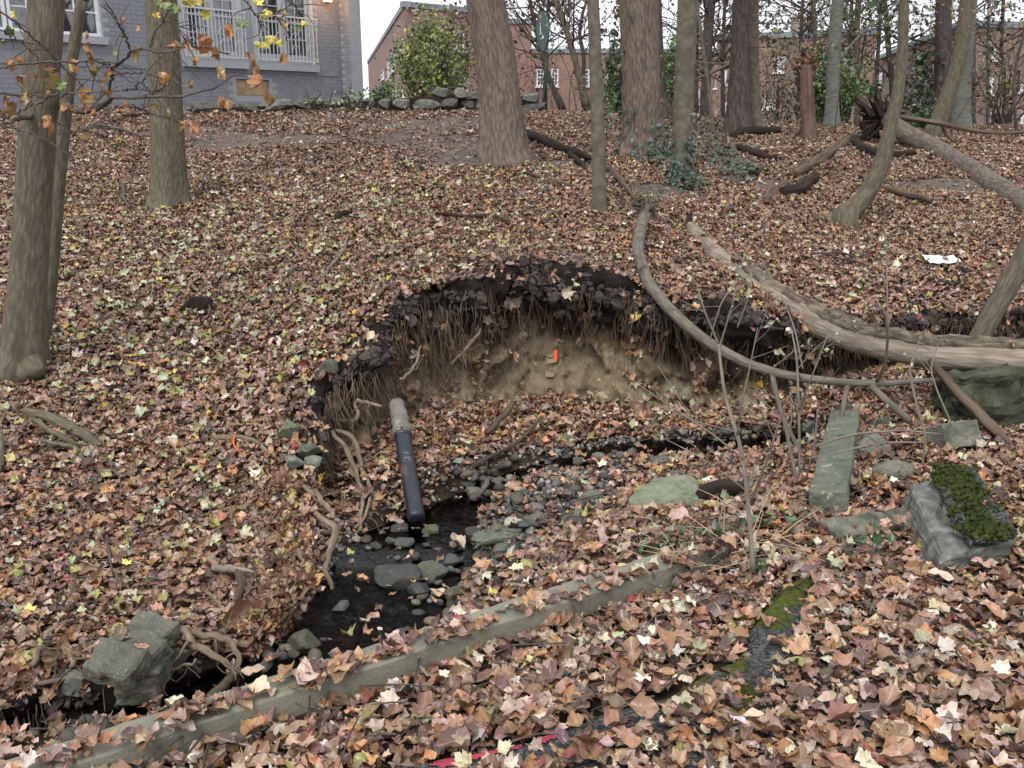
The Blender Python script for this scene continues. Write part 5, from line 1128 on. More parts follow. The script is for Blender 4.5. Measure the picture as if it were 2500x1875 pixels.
STICKS = [
 ('fallen_log', 'grey decayed log lying up the right slope to the ridge', 'log', [(2088, 342), (2055, 368), (1990, 412), (1930, 442)], [18, 24, 26, 20], 'dead', .5),
 ('fallen_log', 'short hollow dark log below the grey decayed log', 'log', [(1908, 487), (1945, 478), (1985, 445)], [26, 34, 22], 'deaddark', .2),
 ('fallen_branch', 'rotten end of a log half sunk in leaves left of the hollow log', 'branch', [(1866, 500), (1890, 480), (1918, 456)], [22, 28, 22], 'dead', -.2),
 ('fallen_branch', 'dark broken branch under the root plate left of the curved trunk', 'branch', [(2078, 352), (2110, 378), (2142, 394), (2200, 392), (2232, 384)], [14, 24, 24, 20, 12], 'deaddark', .4),
 ('fallen_log', 'brown forked log before the feet of the paired trunks', 'log', [(1785, 345), (1810, 335), (1850, 333), (1905, 332)], [14, 22, 22, 16], 'deaddark', .6),
 ('fallen_branch', 'short brown stub branching up from the forked log', 'branch', [(1790, 312), (1812, 320), (1840, 334)], [14, 16, 14], 'deaddark', 1.2),
 ('fallen_branch', 'dark log end lying right of the ivy patch', 'branch', [(1802, 372), (1850, 392), (1895, 402)], [16, 20, 14], 'deaddark', .4),
 ('fallen_branch', 'black curved stick in the ivy below the dark log end', 'branch', [(1768, 416), (1810, 418), (1850, 438)], [10, 13, 6], 'deaddark', .5),
 ('fallen_branch', 'pale broken stick crossing under the curved trunk', 'branch', [(2095, 440), (2150, 470), (2215, 490), (2268, 505)], [8, 12, 15, 14], 'dead', .5),
 ('fallen_log', 'dark brown log sloping down from the large ridged trunk', 'log', [(1285, 338), (1340, 362), (1400, 388), (1450, 402)], [18, 22, 20, 12], 'deaddark', .6),
 ('fallen_branch', 'dark side limb lying below the brown log by the ridged trunk', 'branch', [(1390, 388), (1415, 408), (1432, 427)], [12, 15, 10], 'deaddark', .4),
 ('fallen_branch', 'brown pole slanting from the slim straight trunk to the root crown', 'branch', [(1482, 422), (1515, 460), (1558, 508)], [13, 13, 11], 'dead', 1.0),
 ('fallen_branch', 'long thin dark branch curving below the large ridged trunk', 'branch', [(1180, 362), (1205, 402), (1250, 415), (1300, 445), (1370, 460), (1440, 484), (1525, 498)], [5, 7, 7, 8, 9, 8, 6], 'twig_dark', .6),
 ('fallen_branch', 'straight black stick on the slope above the bank', 'branch', [(1065, 533), (1120, 540), (1180, 546), (1245, 562)], [7, 9, 9, 11], 'deaddark', .5),
 ('fallen_branch', 'crooked pale stick on the leaves left of the bank top', 'branch', [(850, 588), (844, 618), (828, 645), (800, 675), (780, 705)], [5, 8, 8, 7, 5], 'root', .6),
 ('fallen_branch', 'black knobby wood scrap on the middle slope', 'branch', [(818, 548), (840, 538), (858, 532)], [12, 16, 10], 'deaddark', .4),
 ('fallen_branch', 'short brown curl of bark on the upper slope', 'branch', [(740, 378), (770, 390), (800, 394)], [6, 8, 6], 'dead', .4),
 ('fallen_branch', 'dark crossed twigs on the right slope above the log', 'branch', [(1975, 630), (2030, 640), (2085, 652), (2120, 668)], [4, 6, 6, 4], 'twig_dark', .5),
 ('fallen_branch', 'thin dark twig over the crossed twigs on the right slope', 'branch', [(1990, 645), (2040, 632), (2100, 640)], [4, 5, 4], 'twig_dark', 1.0),
 ('fallen_branch', 'dark chunk of rotten bark near the bank top at right', 'branch', [(2282, 703), (2310, 706), (2332, 714)], [7, 9, 6], 'deaddark', .3),
 ('fallen_branch', 'grey twig by the foot of the upright left trunk', 'branch', [(300, 460), (302, 490), (318, 520)], [9, 8, 5], 'twig', .4),
 ('fallen_branch', 'long brown twig behind the thin left stem', 'branch', [(165, 318), (240, 315), (300, 326), (345, 340)], [5, 7, 6, 4], 'twig', .6),
 ('fallen_branch', 'bare pale stick standing out at the left edge of the slope', 'branch', [(20, 470), (40, 492), (55, 505)], [6, 8, 6], 'twig', .5),
 ('fallen_branch', 'grey twig in the leaves above the broken concrete', 'branch', [(266, 1335), (268, 1375), (275, 1420)], [6, 8, 5], 'twig', .4),
 ('fallen_branch', 'dark twig upright in the leaves of the lower left slope', 'branch', [(348, 1250), (358, 1228), (380, 1202)], [8, 8, 4], 'twig_dark', .6),
 ('fallen_branch', 'long dark stick beside the pebbles at the lower left corner', 'branch', [(100, 1785), (165, 1768), (210, 1742), (245, 1728)], [12, 14, 13, 9], 'root', .6),
]
for nm, lb, ct, pth, w, mt, lift in STICKS:
    pts, rad = on_ground(pth, w, lift); limb(nm, lb, ct, pts, rad, M[mt], 22, 9, .10, None, .012 if pts[0][1] > 6 else .004)
# hollow bark piece and driftwood in the creek
CRK = [('driftwood', 'long thin dark branch leaning from the leaf dam up to the bank', 'branch', [P(1110, 1215, 4.7), P(1180, 1150, 4.85), P(1250, 1090, 5.0), P(1300, 1050, 5.15), P(1322, 1018, 5.25)], [.016, .014, .011, .008, .005], 'twig_dark'),
       ('driftwood', 'frayed grey stick standing in the leaves below the clay', 'branch', [P(1187, 1070, 5.3), P(1205, 1040, 5.35), P(1235, 1008, 5.45), P(1252, 985, 5.5)], [.012, .018, .022, .018], 'dead'),
       ('driftwood', 'pale forked stick at the edge of the leaf dam pool', 'branch', [P(1170, 1212, 4.5), P(1182, 1190, 4.53), P(1196, 1168, 4.58)], [.014, .016, .012], 'twig'),
       ('driftwood', 'slanting brown stick left of the frayed grey stick', 'branch', [P(1095, 1050, 5.25), P(1130, 1090, 5.1), P(1165, 1128, 4.9)], [.008, .011, .009], 'twig_dark'),
       ('driftwood', 'grey stick lying beside the concrete chunk and the kerb', 'branch', [P(510, 1705, 2.86), P(545, 1672, 2.92), P(590, 1635, 3.0)], [.016, .018, .013], 'dead'),
       ('driftwood', 'pale worn stick resting on twigs above the creek', 'branch', [P(518, 1388, 3.62), P(570, 1388, 3.64), P(620, 1398, 3.62)], [.014, .017, .006], 'deadbare'),
       ('driftwood', 'curved dark stick hooked over the leaves above the concrete chunk', 'branch', [P(578, 1396, 3.58), P(595, 1420, 3.54), P(585, 1450, 3.5), P(570, 1478, 3.46)], [.014, .02, .016, .009], 'dead'),
       ('driftwood', 'thick pale pole slanting down from the big log to the right bank', 'branch', [P(2272, 880, 4.9), P(2330, 950, 4.75), P(2390, 1010, 4.6), P(2440, 1060, 4.45), P(2468, 1088, 4.35)], [.018, .026, .03, .028, .016], 'dead'),
       ('driftwood', 'hollow piece of old bark beside the large flat slab', 'wood', [P(1700, 1245, 4.05), P(1745, 1232, 4.1), P(1808, 1240, 4.1)], [.04, .05, .03], 'deaddark')]
for nm, lb, ct, pts, rad, mt in CRK:
    for p in pts: p[2] = max(p[2], float(ground(p[:1], p[1:2])[0]) + .03)
    limb(nm, lb, ct, pts, rad, M[mt], 20, 9, .1, None, .004)
# exposed roots
ROOTS = [('thick pale root forking down to the creek below the pipe hollow', [(770, 1250, 4.05, 13), (800, 1275, 4.0, 17), (822, 1285, 3.98, 22), (815, 1320, 3.95, 20), (800, 1355, 3.9, 17), (790, 1395, 3.85, 15), (808, 1425, 3.8, 13), (812, 1450, 3.76, 8)], 'root'),
         ('upper limb of the forking root reaching back into the leaves', [(735, 1183, 4.35, 12), (770, 1205, 4.25, 14), (800, 1240, 4.1, 14), (815, 1262, 4.05, 12)], 'root'),
         ('long root hanging outermost left of the black pipe', [(810, 1055, 4.95, 12), (840, 1085, 4.85, 14), (860, 1130, 4.75, 14), (875, 1170, 4.65, 13), (885, 1210, 4.55, 11), (882, 1260, 4.45, 9), (885, 1300, 4.38, 7)], 'root'),
         ('bent pale root nearest the pipe on its left', [(822, 1048, 5.0, 11), (855, 1058, 4.95, 13), (872, 1080, 4.9, 13), (877, 1130, 4.8, 13), (895, 1170, 4.7, 12), (910, 1200, 4.6, 11), (895, 1250, 4.5, 8), (880, 1290, 4.4, 6)], 'root'),
         ('pale cut root sticking out above the pipe', [(855, 1030, 5.0, 8), (875, 1024, 4.98, 9), (872, 1000, 5.0, 10), (866, 980, 5.02, 10), (872, 978, 5.0, 10), (900, 985, 4.9, 10), (930, 990, 4.82, 9)], 'root'),
         ('pale root end poking from the dark soil over the pipe', [(980, 930, 5.2, 9), (1000, 910, 5.22, 9), (1022, 875, 5.3, 6), (1025, 845, 5.35, 4)], 'root'),
         ('slanting stick root left of the orange tag', [(1100, 892, 5.75, 7), (1130, 862, 5.72, 9), (1160, 825, 5.7, 9), (1172, 808, 5.7, 5)], 'root'),
         ('thin root on the left bank above the concrete rubble', [(755, 990, 4.85, 6), (770, 1020, 4.8, 9), (785, 1050, 4.75, 11), (790, 1068, 4.7, 5)], 'root'),
         ('big surfaced root with a pale scar at the left', [(62, 1005, 5.1, 22), (110, 1015, 5.05, 28), (170, 1040, 4.95, 28), (220, 1072, 4.85, 26), (250, 1090, 4.8, 18)], 'bark'),
         ('second surfaced root tucked under the scarred root', [(80, 1020, 5.0, 12), (120, 1050, 4.95, 16), (170, 1075, 4.85, 14), (210, 1095, 4.8, 9)], 'bark'),
         ('arching small root below the scarred root', [(100, 1070, 4.85, 10), (115, 1085, 4.8, 12), (150, 1085, 4.8, 12), (185, 1092, 4.75, 12), (200, 1115, 4.65, 12), (210, 1130, 4.6, 8)], 'bark'),
         ('grey root at the left edge below the stout trunk', [(-10, 1040, 4.9, 16), (5, 1080, 4.8, 18), (4, 1130, 4.65, 14), (-6, 1160, 4.55, 10)], 'bark'),
         ('exposed root with an orange thread over a dark hollow', [(500, 1060, 4.95, 8), (540, 1068, 4.9, 13), (580, 1068, 4.85, 14), (620, 1075, 4.8, 13), (650, 1100, 4.7, 9), (660, 1112, 4.65, 5)], 'root'),
         ('tan curved root left of the broken concrete chunk', [(78, 1625, 2.98, 16), (92, 1590, 3.05, 18), (115, 1550, 3.15, 18), (150, 1522, 3.22, 16), (200, 1516, 3.25, 9)], 'root'),
         ('thick root arching over the broken concrete chunk', [(420, 1522, 3.1, 18), (455, 1545, 3.06, 22), (480, 1578, 3.02, 22), (520, 1598, 3.0, 20), (560, 1625, 2.98, 16), (572, 1640, 2.96, 10)], 'root'),
         ('looping root with a pale patch right of the concrete chunk', [(470, 1540, 3.14, 18), (510, 1555, 3.12, 20), (550, 1555, 3.12, 20), (575, 1575, 3.1, 17), (580, 1610, 3.06, 14), (574, 1640, 3.0, 9)], 'root'),
         ('thin wiry root under the concrete chunk roots', [(380, 1695, 2.86, 7), (400, 1670, 2.9, 9), (412, 1640, 2.94, 9), (450, 1625, 2.96, 9), (480, 1612, 2.97, 7)], 'root'),
         ('stub of grey root poking from the leaves near the looping root', [(500, 1440, 3.5, 8), (520, 1460, 3.47, 11), (545, 1490, 3.42, 10)], 'root'),
         ('low arched root on the lower left slope by a white patch', [(155, 1590, 3.08, 10), (172, 1600, 3.06, 14), (182, 1618, 3.03, 14), (178, 1630, 3.0, 12)], 'root')]
for lb, pth, mt in ROOTS:
    pts = [Pg(u, v, y, .06) for u, v, y, w in pth]; rad = [w / FPX * p[1] / 2 for p, (u, v, y, w) in zip(pts, pth)]; RT_ = limb('exposed_root', lb, 'root', pts, rad, M[mt], 34, 10, .09, None, .006)
    rgr = np.random.default_rng(len(lb) * 7 + len(pts)); b_ = MB(); rr = dense(pts, rad, 30)
    for j in range(4):
        i_ = rgr.integers(4, 28); d_ = np.array([rgr.normal(0, .7), rgr.normal(-.2, .4), rgr.uniform(-1, -.1)]); L_ = rgr.uniform(.06, .2); q_ = [rr[i_, :3]]
        for z_ in range(5): d_ = d_ + rgr.normal(0, .35, 3); q_.append(q_[-1] + d_ / np.linalg.norm(d_) * L_ / 5)
        b_.tube(q_, np.linspace(rr[i_, 3] * .5, .0015, 6), 5, .1, cap=False)
    b_.build('rootlet', M[mt], RT_)
# fringe of hanging rootlets
rg = np.random.default_rng(12); b_ = MB(); big = np.where(hgt > .28)[0]
for k in range(1500):
    i = rg.choice(big); ui, vi, _ = proj(*[np.array([c]) for c in LW[i]])
    if 1190 < ui[0] < 1520 and rg.random() < .55: continue
    t0 = rg.uniform(.14, .55) if rg.random() < .8 else rg.uniform(.1, .2); p = bank_pt(i, t0, .02); L_ = hgt[i] * (rg.uniform(.08, .45) if ui[0] > 1250 else rg.uniform(.15, .75)) * (1 if rg.random() < .85 else 1.5); d = np.array([NIN[i, 0] * .12, NIN[i, 1] * .12, -1.]); pts = [p]
    for j in range(7): d = d + rg.normal(0, .17, 3) * np.array([1, .6, .4]); pts.append(pts[-1] + d / np.linalg.norm(d) * L_ / 7)
    b_.tube(pts, np.linspace(rg.uniform(.0010, .0026), .0007, 8) * (1 if rg.random() < .93 else 1.8), 3, cap=False)
M['rootlet'] = simple('rootlets', [(.3, (.05, .034, .024)), (.55, (.14, .1, .065)), (.75, (.30, .24, .16))], 9, .9, 0)
b_.build('hanging_roots', M['rootlet'], None, kind='stuff', label='fringe of fine roots hanging from the undercut bank')
b_ = MB()
for k in range(420):                                              # brush of fine roots in the hollow left of the pipe
    i = rg.choice(np.where((sarc > sarc[np.argmin(np.hypot(LW[:, 0] - P(770, 1110, 4.6)[0], LW[:, 1] - 4.6))]) & (LW[:, 1] < 5.5) & (LW[:, 0] < 0))[0]); p = bank_pt(i, rg.uniform(.15, .7), .015); d = np.array([NIN[i, 0] * .3, NIN[i, 1] * .3, -1.]); pts = [p]; L_ = rg.uniform(.1, .35)
    for j in range(6): d = d + rg.normal(0, .2, 3); pts.append(pts[-1] + d / np.linalg.norm(d) * L_ / 6)
    b_.tube(pts, np.linspace(rg.uniform(.0015, .004), .001, 7), 3, cap=False)
b_.build('hanging_roots', M['rootlet'], None, kind='stuff', label='brush of fine roots in the hollow beside the pipe')
# clumps of dark topsoil and leaf dam
# ------------------------------------------------------------------ black drain pipe
pp = [P(968, 985, 4.98), P(980, 1040, 4.82), P(992, 1120, 4.6), P(1006, 1200, 4.4), P(1018, 1268, 4.25)]
PIPE = empty('drain_pipe', pp[2], 'black iron drain pipe slanting from the bank into the creek', 'pipe')
m, nt, bb = new_mat('pipe_coating'); tc = nd(nt, 'ShaderNodeTexCoord').outputs['Object']
rust = ramp(nt, noise(nt, tc, 9, 6, .65), [(.56, (0, 0, 0)), (.66, (1, 1, 1))]); lime = ramp(nt, noise(nt, tc, 16, 7, .75), [(.60, (0, 0, 0)), (.68, (1, 1, 1))])
col = mixc(nt, math_(nt, 'MULTIPLY', rust, .8), (.016, .018, .024), (.13, .06, .035)); col = mixc(nt, math_(nt, 'MULTIPLY', lime, .55), col, (.30, .31, .31)); nt.links.new(col, bb.inputs['Base Color'])
bb.inputs['Roughness'].default_value = .38; bump(nt, bb, noise(nt, tc, 30, 6, .7), .4, .008); M['pipe'] = m
M['pipecrust'] = simple('limed_pipe_crust', [(.3, (.10, .095, .08)), (.55, (.19, .18, .15)), (.74, (.42, .41, .39))], 16, .9, .9, .015)
rp = dense(pp, [.0435] * 5, 40); b_ = MB(); b_.tube(rp[10:, :3], rp[10:, 3], 24, .008); b_.build('barrel', M['pipe'], PIPE)
b_ = MB(); b_.tube(rp[:13, :3], np.linspace(.041, .051, 13) + .004 * np.sin(np.arange(13) * 2.1), 24, .05); b_.build('socket', M['pipecrust'], PIPE)
b_ = MB(); b_.tube(rp[11:14, :3], [.047, .0485, .046], 24, .03); b_.build('joint', M['pipe'], PIPE)

# leaves that came to rest on the fallen wood
rg = np.random.default_rng(63); sp_ = []
for k in range(46):
    i = rg.integers(40, 290); sp_.append(rL[i, :3] + np.array([rg.normal(0, .03), -rL[i, 3] * .35 * rg.random(), rL[i, 3] * 1.08]))
sp_ = np.array(sp_); scatter('leaves_on_log', LEAFCOL, sp_, orient(np.tile([0, -.2, 1.], (len(sp_), 1)), np.full(len(sp_), .35), rg), .05 * np.exp(rg.normal(0, .3, len(sp_))), rg.integers(0, 26, len(sp_)), leaf_cols(len(sp_), PW['right'], rg), kind='stuff', label='stray brown leaves resting on the fallen log')
# ------------------------------------------------------------------ stones and old concrete
M['rock'] = simple('creek_stone', [(.28, (.055, .055, .045)), (.5, (.13, .128, .105)), (.75, (.225, .215, .18))], 12, .42, .6, .008, tint=True, spec=.5)
M['slab'] = simple('greenish_slab', [(.28, (.07, .078, .058)), (.5, (.15, .155, .12)), (.75, (.215, .215, .175))], 7, .8, .5, .008, tint=True)
M['moss'] = simple('moss', [(.3, (.02, .032, .006)), (.55, (.065, .085, .015)), (.75, (.14, .16, .04))], 26, 1, 1.0, .03)
def quantize(v, rg, cuts, dmin, dmax):
    for _ in range(cuts):
        n = rg.normal(0, 1, 3); n /= np.linalg.norm(n); d = rg.uniform(dmin, dmax); e = v @ n - d; v = v - np.clip(e, 0, None)[:, None] * n
    return v
def stone_mesh(seed, kind, mat, sub=3):
    bm = bmesh.new(); bmesh.ops.create_icosphere(bm, subdivisions=sub, radius=1); v = np.array([x.co[:] for x in bm.verts]); f = [[x.index for x in p.verts] for p in bm.faces]; bm.free(); rg = np.random.default_rng(seed)
    nz = lambda k, a: a * fbm(v[:, 0] * k + seed * 3.1 + v[:, 2] * k * .7, v[:, 1] * k - v[:, 2] * k * .6, 3)[:, None]
    if kind == 'cobble': v = v * (1 + nz(1.1, .22))
    elif kind == 'angular': v = quantize(v * (1 + nz(1.2, .2)), rg, 12, .45, .8) * (1 + nz(5, .05))
    else:
        p = 7; v = v / (np.abs(v) ** p).sum(1)[:, None] ** (1 / p); v = quantize(v, rg, 7, .7, 1.05) * (1 + nz(3, .06))
    v = v - (v.max(0) + v.min(0)) / 2; v = v / (v.max(0) - v.min(0)); b_ = MB(); b_.add(v, t=f); return b_.mesh('stone_shape', mat, kind == 'cobble')
COB = [stone_mesh(k, 'cobble', M['rock'], 2) for k in range(5)] + [stone_mesh(20 + k, 'angular', M['rock'], 2) for k in range(7)]
def put_stone(lb, u, v, wpx, hpx, dpt, kind, seed, col=(1, 1, 1), rot=0., mat=None, sink=.25, y=None, name='stone', cat='stone', tilt=(0, 0), group=None):
    g = G(u, v + hpx * .45); D_, I_ = poly_near(stS, g[:1], g[1:2])
    if D_[0] < stS[I_[0], 3] * 1.3 + .03 and g[2] < stS[I_[0], 2]: g = Pz(u, v + hpx * .45, stS[I_[0], 2] - .01)
    y = g[1] if y is None else y; hpx = hpx * 1.15; wpx = wpx * 1.08; w = wpx / FPX * y; h = hpx / FPX * y * 1.05
    o = inst(name, stone_mesh(seed, kind, M[mat or 'rock']), g + np.array([0, dpt * w * .25, h * (.5 - sink)]), (tilt[0], tilt[1], rot), (w, w * dpt, h), None, col); return tag(o, lb, cat, group)
BIG = [('angular grey green rock jutting from the creek pool', 1057, 1390, 82, 62, .9, 'angular', 1, (.95, 1.0, .9), .3), ('wide dark wet slab left of the angular rock', 970, 1410, 120, 52, .6, 'slab', 2, (.32, .36, .36), .1), ('flat grey green slab above the creek pebbles', 1210, 1312, 120, 32, .55, 'slab', 3, (.85, .95, .85), .25),
       ('small slab leaning just below the flat grey green slab', 1228, 1344, 62, 30, .6, 'slab', 4, (.75, .82, .75), .4), ('upright pointed stone at the gravel edge', 1411, 1262, 36, 62, .6, 'angular', 5, (1.05, 1.12, .95), .2), ('pale white lump of stone above the flat slab', 1253, 1276, 52, 28, .8, 'cobble', 6, (3.0, 3.0, 2.8), .1),
       ('mossy dark rock at the creek edge by the kerb', 1128, 1444, 86, 34, .6, 'slab', 7, (.5, .6, .38), .5), ('black wet rock leaning on the upright stone', 1385, 1278, 44, 36, .7, 'angular', 8, (.3, .33, .36), .6), ('reddish brown boulder below the creek rocks', 1176, 1412, 42, 30, .8, 'cobble', 9, (1.5, 1.15, .95), 0.),
       ('grey wet block beside the angular rock', 1100, 1366, 44, 34, .8, 'angular', 10, (.6, .65, .72), .2), ('grey green tilted stone below the slabs', 1307, 1328, 38, 36, .8, 'angular', 11, (.9, 1.0, .92), .3), ('brown rounded stone in the riffle next to the kerb', 1052, 1516, 40, 18, .8, 'cobble', 12, (1.5, 1.1, .8), 0.),
       ('round grey boulder by the kerb below the root tangle', 440, 1696, 68, 62, .9, 'angular', 13, (.85, .85, .72), .2), ('blue grey stone half covered by leaves at lower left', 180, 1702, 82, 56, .8, 'angular', 14, (1.1, 1.2, 1.2), .1), ('pale crystalline stone in the pebbles at the lower left corner', 187, 1800, 56, 42, .8, 'angular', 15, (2.0, 2.1, 2.2), .5),
       ('dark boulder with moss standing in the riffle', 745, 1572, 86, 66, .8, 'angular', 16, (.5, .5, .36), .3), ('pale stone at the foot of the forking root', 752, 1385, 32, 30, .9, 'cobble', 17, (1.6, 1.6, 1.3), 0.), ('grey stone under the pale stone by the forking root', 762, 1420, 40, 46, .8, 'angular', 18, (.9, .92, .75), .2),
       ('grey lump of old concrete in the leaves right of the posts', 2140, 1092, 96, 64, .8, 'angular', 19, (.9, .95, .95), .2), ('long flat grey slab near the far water', 1625, 1126, 78, 22, .7, 'slab', 20, (.8, .95, .9), .2), ('square dark block beside the long flat slab', 1648, 1165, 48, 34, .7, 'slab', 21, (.6, .7, .68), .3),
       ('weathered round boulder behind the mossy slab', 2188, 1150, 108, 52, .7, 'cobble', 22, (1.0, 1.0, .85), .1), ('grey green rock behind the concrete post', 2165, 1035, 70, 44, .8, 'angular', 23, (.9, 1.05, .92), .3), ('dark flat stone left of the concrete post', 1978, 1040, 48, 26, .7, 'slab', 24, (.7, .78, .85), .2),
       ('dark stone under leaves behind the concrete post', 2065, 998, 46, 34, .8, 'angular', 25, (.55, .62, .52), .4), ('rounded grey cobble largest by the far water', 1462, 1113, 36, 17, .8, 'cobble', 26, (1.1, 1.1, 1.05), .2), ('green grey stone on the talus below the clay', 1385, 1072, 32, 30, .7, 'angular', 27, (.7, .8, .7), -.4),
       ('mossy stone sitting in dark soil above the left hollow', 805, 945, 44, 34, .8, 'angular', 28, (.55, .62, .5), .2), ('small grey stone on the upper slope under the house', 730, 308, 28, 14, .8, 'cobble', 29, (1.0, 1.0, .9), .2), ('green stained stone below the large ridged trunk', 1322, 458, 20, 26, .8, 'angular', 30, (1.0, 1.05, .7), .3),
       ('dark wet stone at the foot of the pipe', 975, 1288, 44, 22, .8, 'slab', 31, (.4, .44, .48), .1), ('small mossy brick shaped stone in the creek by the pipe', 1050, 1293, 42, 20, .7, 'slab', 32, (.75, .8, .6), .1), ('wet slate in the pool behind the flat slab', 1165, 1298, 60, 20, .6, 'slab', 33, (.45, .5, .5), .1),
       ('grey stone with mossy top left of the creek riffle', 830, 1482, 44, 26, .8, 'angular', 34, (.5, .55, .6), .2), ('grey blue stone standing in the leaves above the concrete chunk', 174, 1448, 24, 38, .7, 'angular', 35, (.9, .95, 1.0), .2), ('stone at the edge of the riffle under the kerb leaves', 690, 1600, 30, 36, .7, 'cobble', 36, (.7, .75, .85), .1),
       ('stone half under water in the middle of the pool', 970, 1362, 18, 12, .8, 'cobble', 37, (.8, .9, 1.1), .1), ('small pale round stone in the pool', 1108, 1328, 24, 18, .9, 'cobble', 38, (1.5, 1.45, 1.2), .1), ('small round pale stone at the riffle end', 1078, 1444, 25, 18, .9, 'cobble', 39, (1.6, 1.55, 1.35), .1)]
for lb, u, v, w, h, dp, kd, sd_, c, rz in BIG: put_stone(lb, u, v, w, h, dp, kd, sd_ + 500, c, rz)
# cobbles of the creek bed, one by one
rg = np.random.default_rng(21); CB = [((1190, 1190), 90, 45, 60), ((1290, 1270), 120, 60, 90), ((1230, 1390), 95, 50, 50), ((1430, 1215), 80, 40, 30), ((1480, 1125), 130, 26, 40), ((1050, 1480), 60, 40, 20), ((930, 1330), 90, 40, 16), ((700, 1600), 110, 36, 26), ((150, 1795), 130, 36, 36), ((330, 1735), 80, 26, 16), ((1760, 1075), 90, 20, 20), ((1340, 1150), 70, 24, 24)]
ncob = 0
CZ = ['beside the leaf dam pool', 'on the gravel above the pale white stone', 'just below the flat grey green slab', 'around the upright pointed stone', 'along the far water under the clay', 'near the mossy rock by the kerb', 'at the rim of the main pool', 'in the riffle by the mossy boulder', 'in the lower left corner by the kerb', 'below the broken concrete chunk', 'at the far water left of the post', 'where the far water leaves the talus']
for (cu, cv), su, sv, n in CB:
    for k in range(int(n * .72)):
        if ncob >= 280: break
        u, v = cu + rg.normal(0, su * .55), cv + rg.normal(0, sv * .55); g = G(u, v)
        if in_poly(g[:1], g[1:2], HILLPOLY)[0]: continue
        dd, ss_ = on_kerb(g[0], g[1])
        if dd < .06 and ss_ < KL + .1: continue
        Dq, Iq = poly_near(stS, g[:1], g[1:2])
        if Dq[0] < stS[Iq[0], 3] and g[2] < stS[Iq[0], 2]: g = Pz(u, v, stS[Iq[0], 2] - .018)
        s = rg.uniform(.028, .075) * (1 if rg.random() < .85 else 1.5); h = s * rg.uniform(.4, .7); t = rg.choice([.35, .55, .75, .95, 1.2, 1.8], p=[.24, .26, .24, .14, .08, .04]); tn = rg.choice(3); c = [(t, t, t * .97), (t * 1.12, t, t * .85), (t * .9, t * .98, t * 1.05)][tn]
        o = inst('cobble', COB[rg.integers(len(COB))], g + np.array([0, 0, h * .3 + .012]), (rg.normal(0, .15), rg.normal(0, .15), rg.uniform(0, 6.28)), (s, s * rg.uniform(.6, .9), h), None, c); zl = CZ[CB.index(((cu, cv), su, sv, n))]; tl = 'dark' if t < .6 else ('grey', 'brownish', 'blue grey')[tn] if t < 1.2 else 'pale'; sl = 'large' if s > .085 else 'small' if s < .055 else 'rounded'; tag(o, '%s %s cobble %s' % (sl, tl, zl), 'stone', '%s %s cobbles %s' % (sl, tl, zl)); ncob += 1
# gravel between them
GRC = bpy.data.collections.new('gravel_shapes'); m, nt, bb = new_mat('gravel_stone'); nt.links.new(nd(nt, 'ShaderNodeAttribute', attribute_type='INSTANCER', attribute_name='col').outputs['Color'], bb.inputs['Base Color']); bb.inputs['Roughness'].default_value = .55; M['gravel'] = m
for k in range(5): GRC.objects.link(bpy.data.objects.new('gravel_shape_%d' % k, stone_mesh(60 + k, 'cobble' if k < 3 else 'angular', M['gravel'], 1)))
gp = []
n = 20000; x = rg.uniform(-1.9, 2.0, n); y = rg.uniform(2.4, 5.6, n); ins = in_poly(x, y, HILLPOLY); z = Cc(x, y); D, I = poly_near(stS, x, y); d, s = on_kerb(x, y)
kp = (~ins) & (d > .02) & ((gravel_in(x, y, z)) | (D < stS[I, 3] + .12)) ; x, y, z = x[kp], y[kp], z[kp]; n = len(x)
gc = np.array([(.13, .13, .12), (.2, .185, .155), (.08, .085, .09), (.28, .25, .2), (.055, .055, .055), (.17, .12, .09)])[rg.integers(0, 6, n)] * np.exp(rg.normal(0, .25, n))[:, None]
sz = rg.uniform(.010, .042, n); scatter('gravel', GRC, np.stack([x, y, z + sz * .2], 1), rg.uniform(0, 6.28, (n, 3)), np.stack([sz, sz * .8, sz * .6], 1), rg.integers(0, 5, n), gc, kind='stuff', label='gravel and small pebbles of the creek bed')
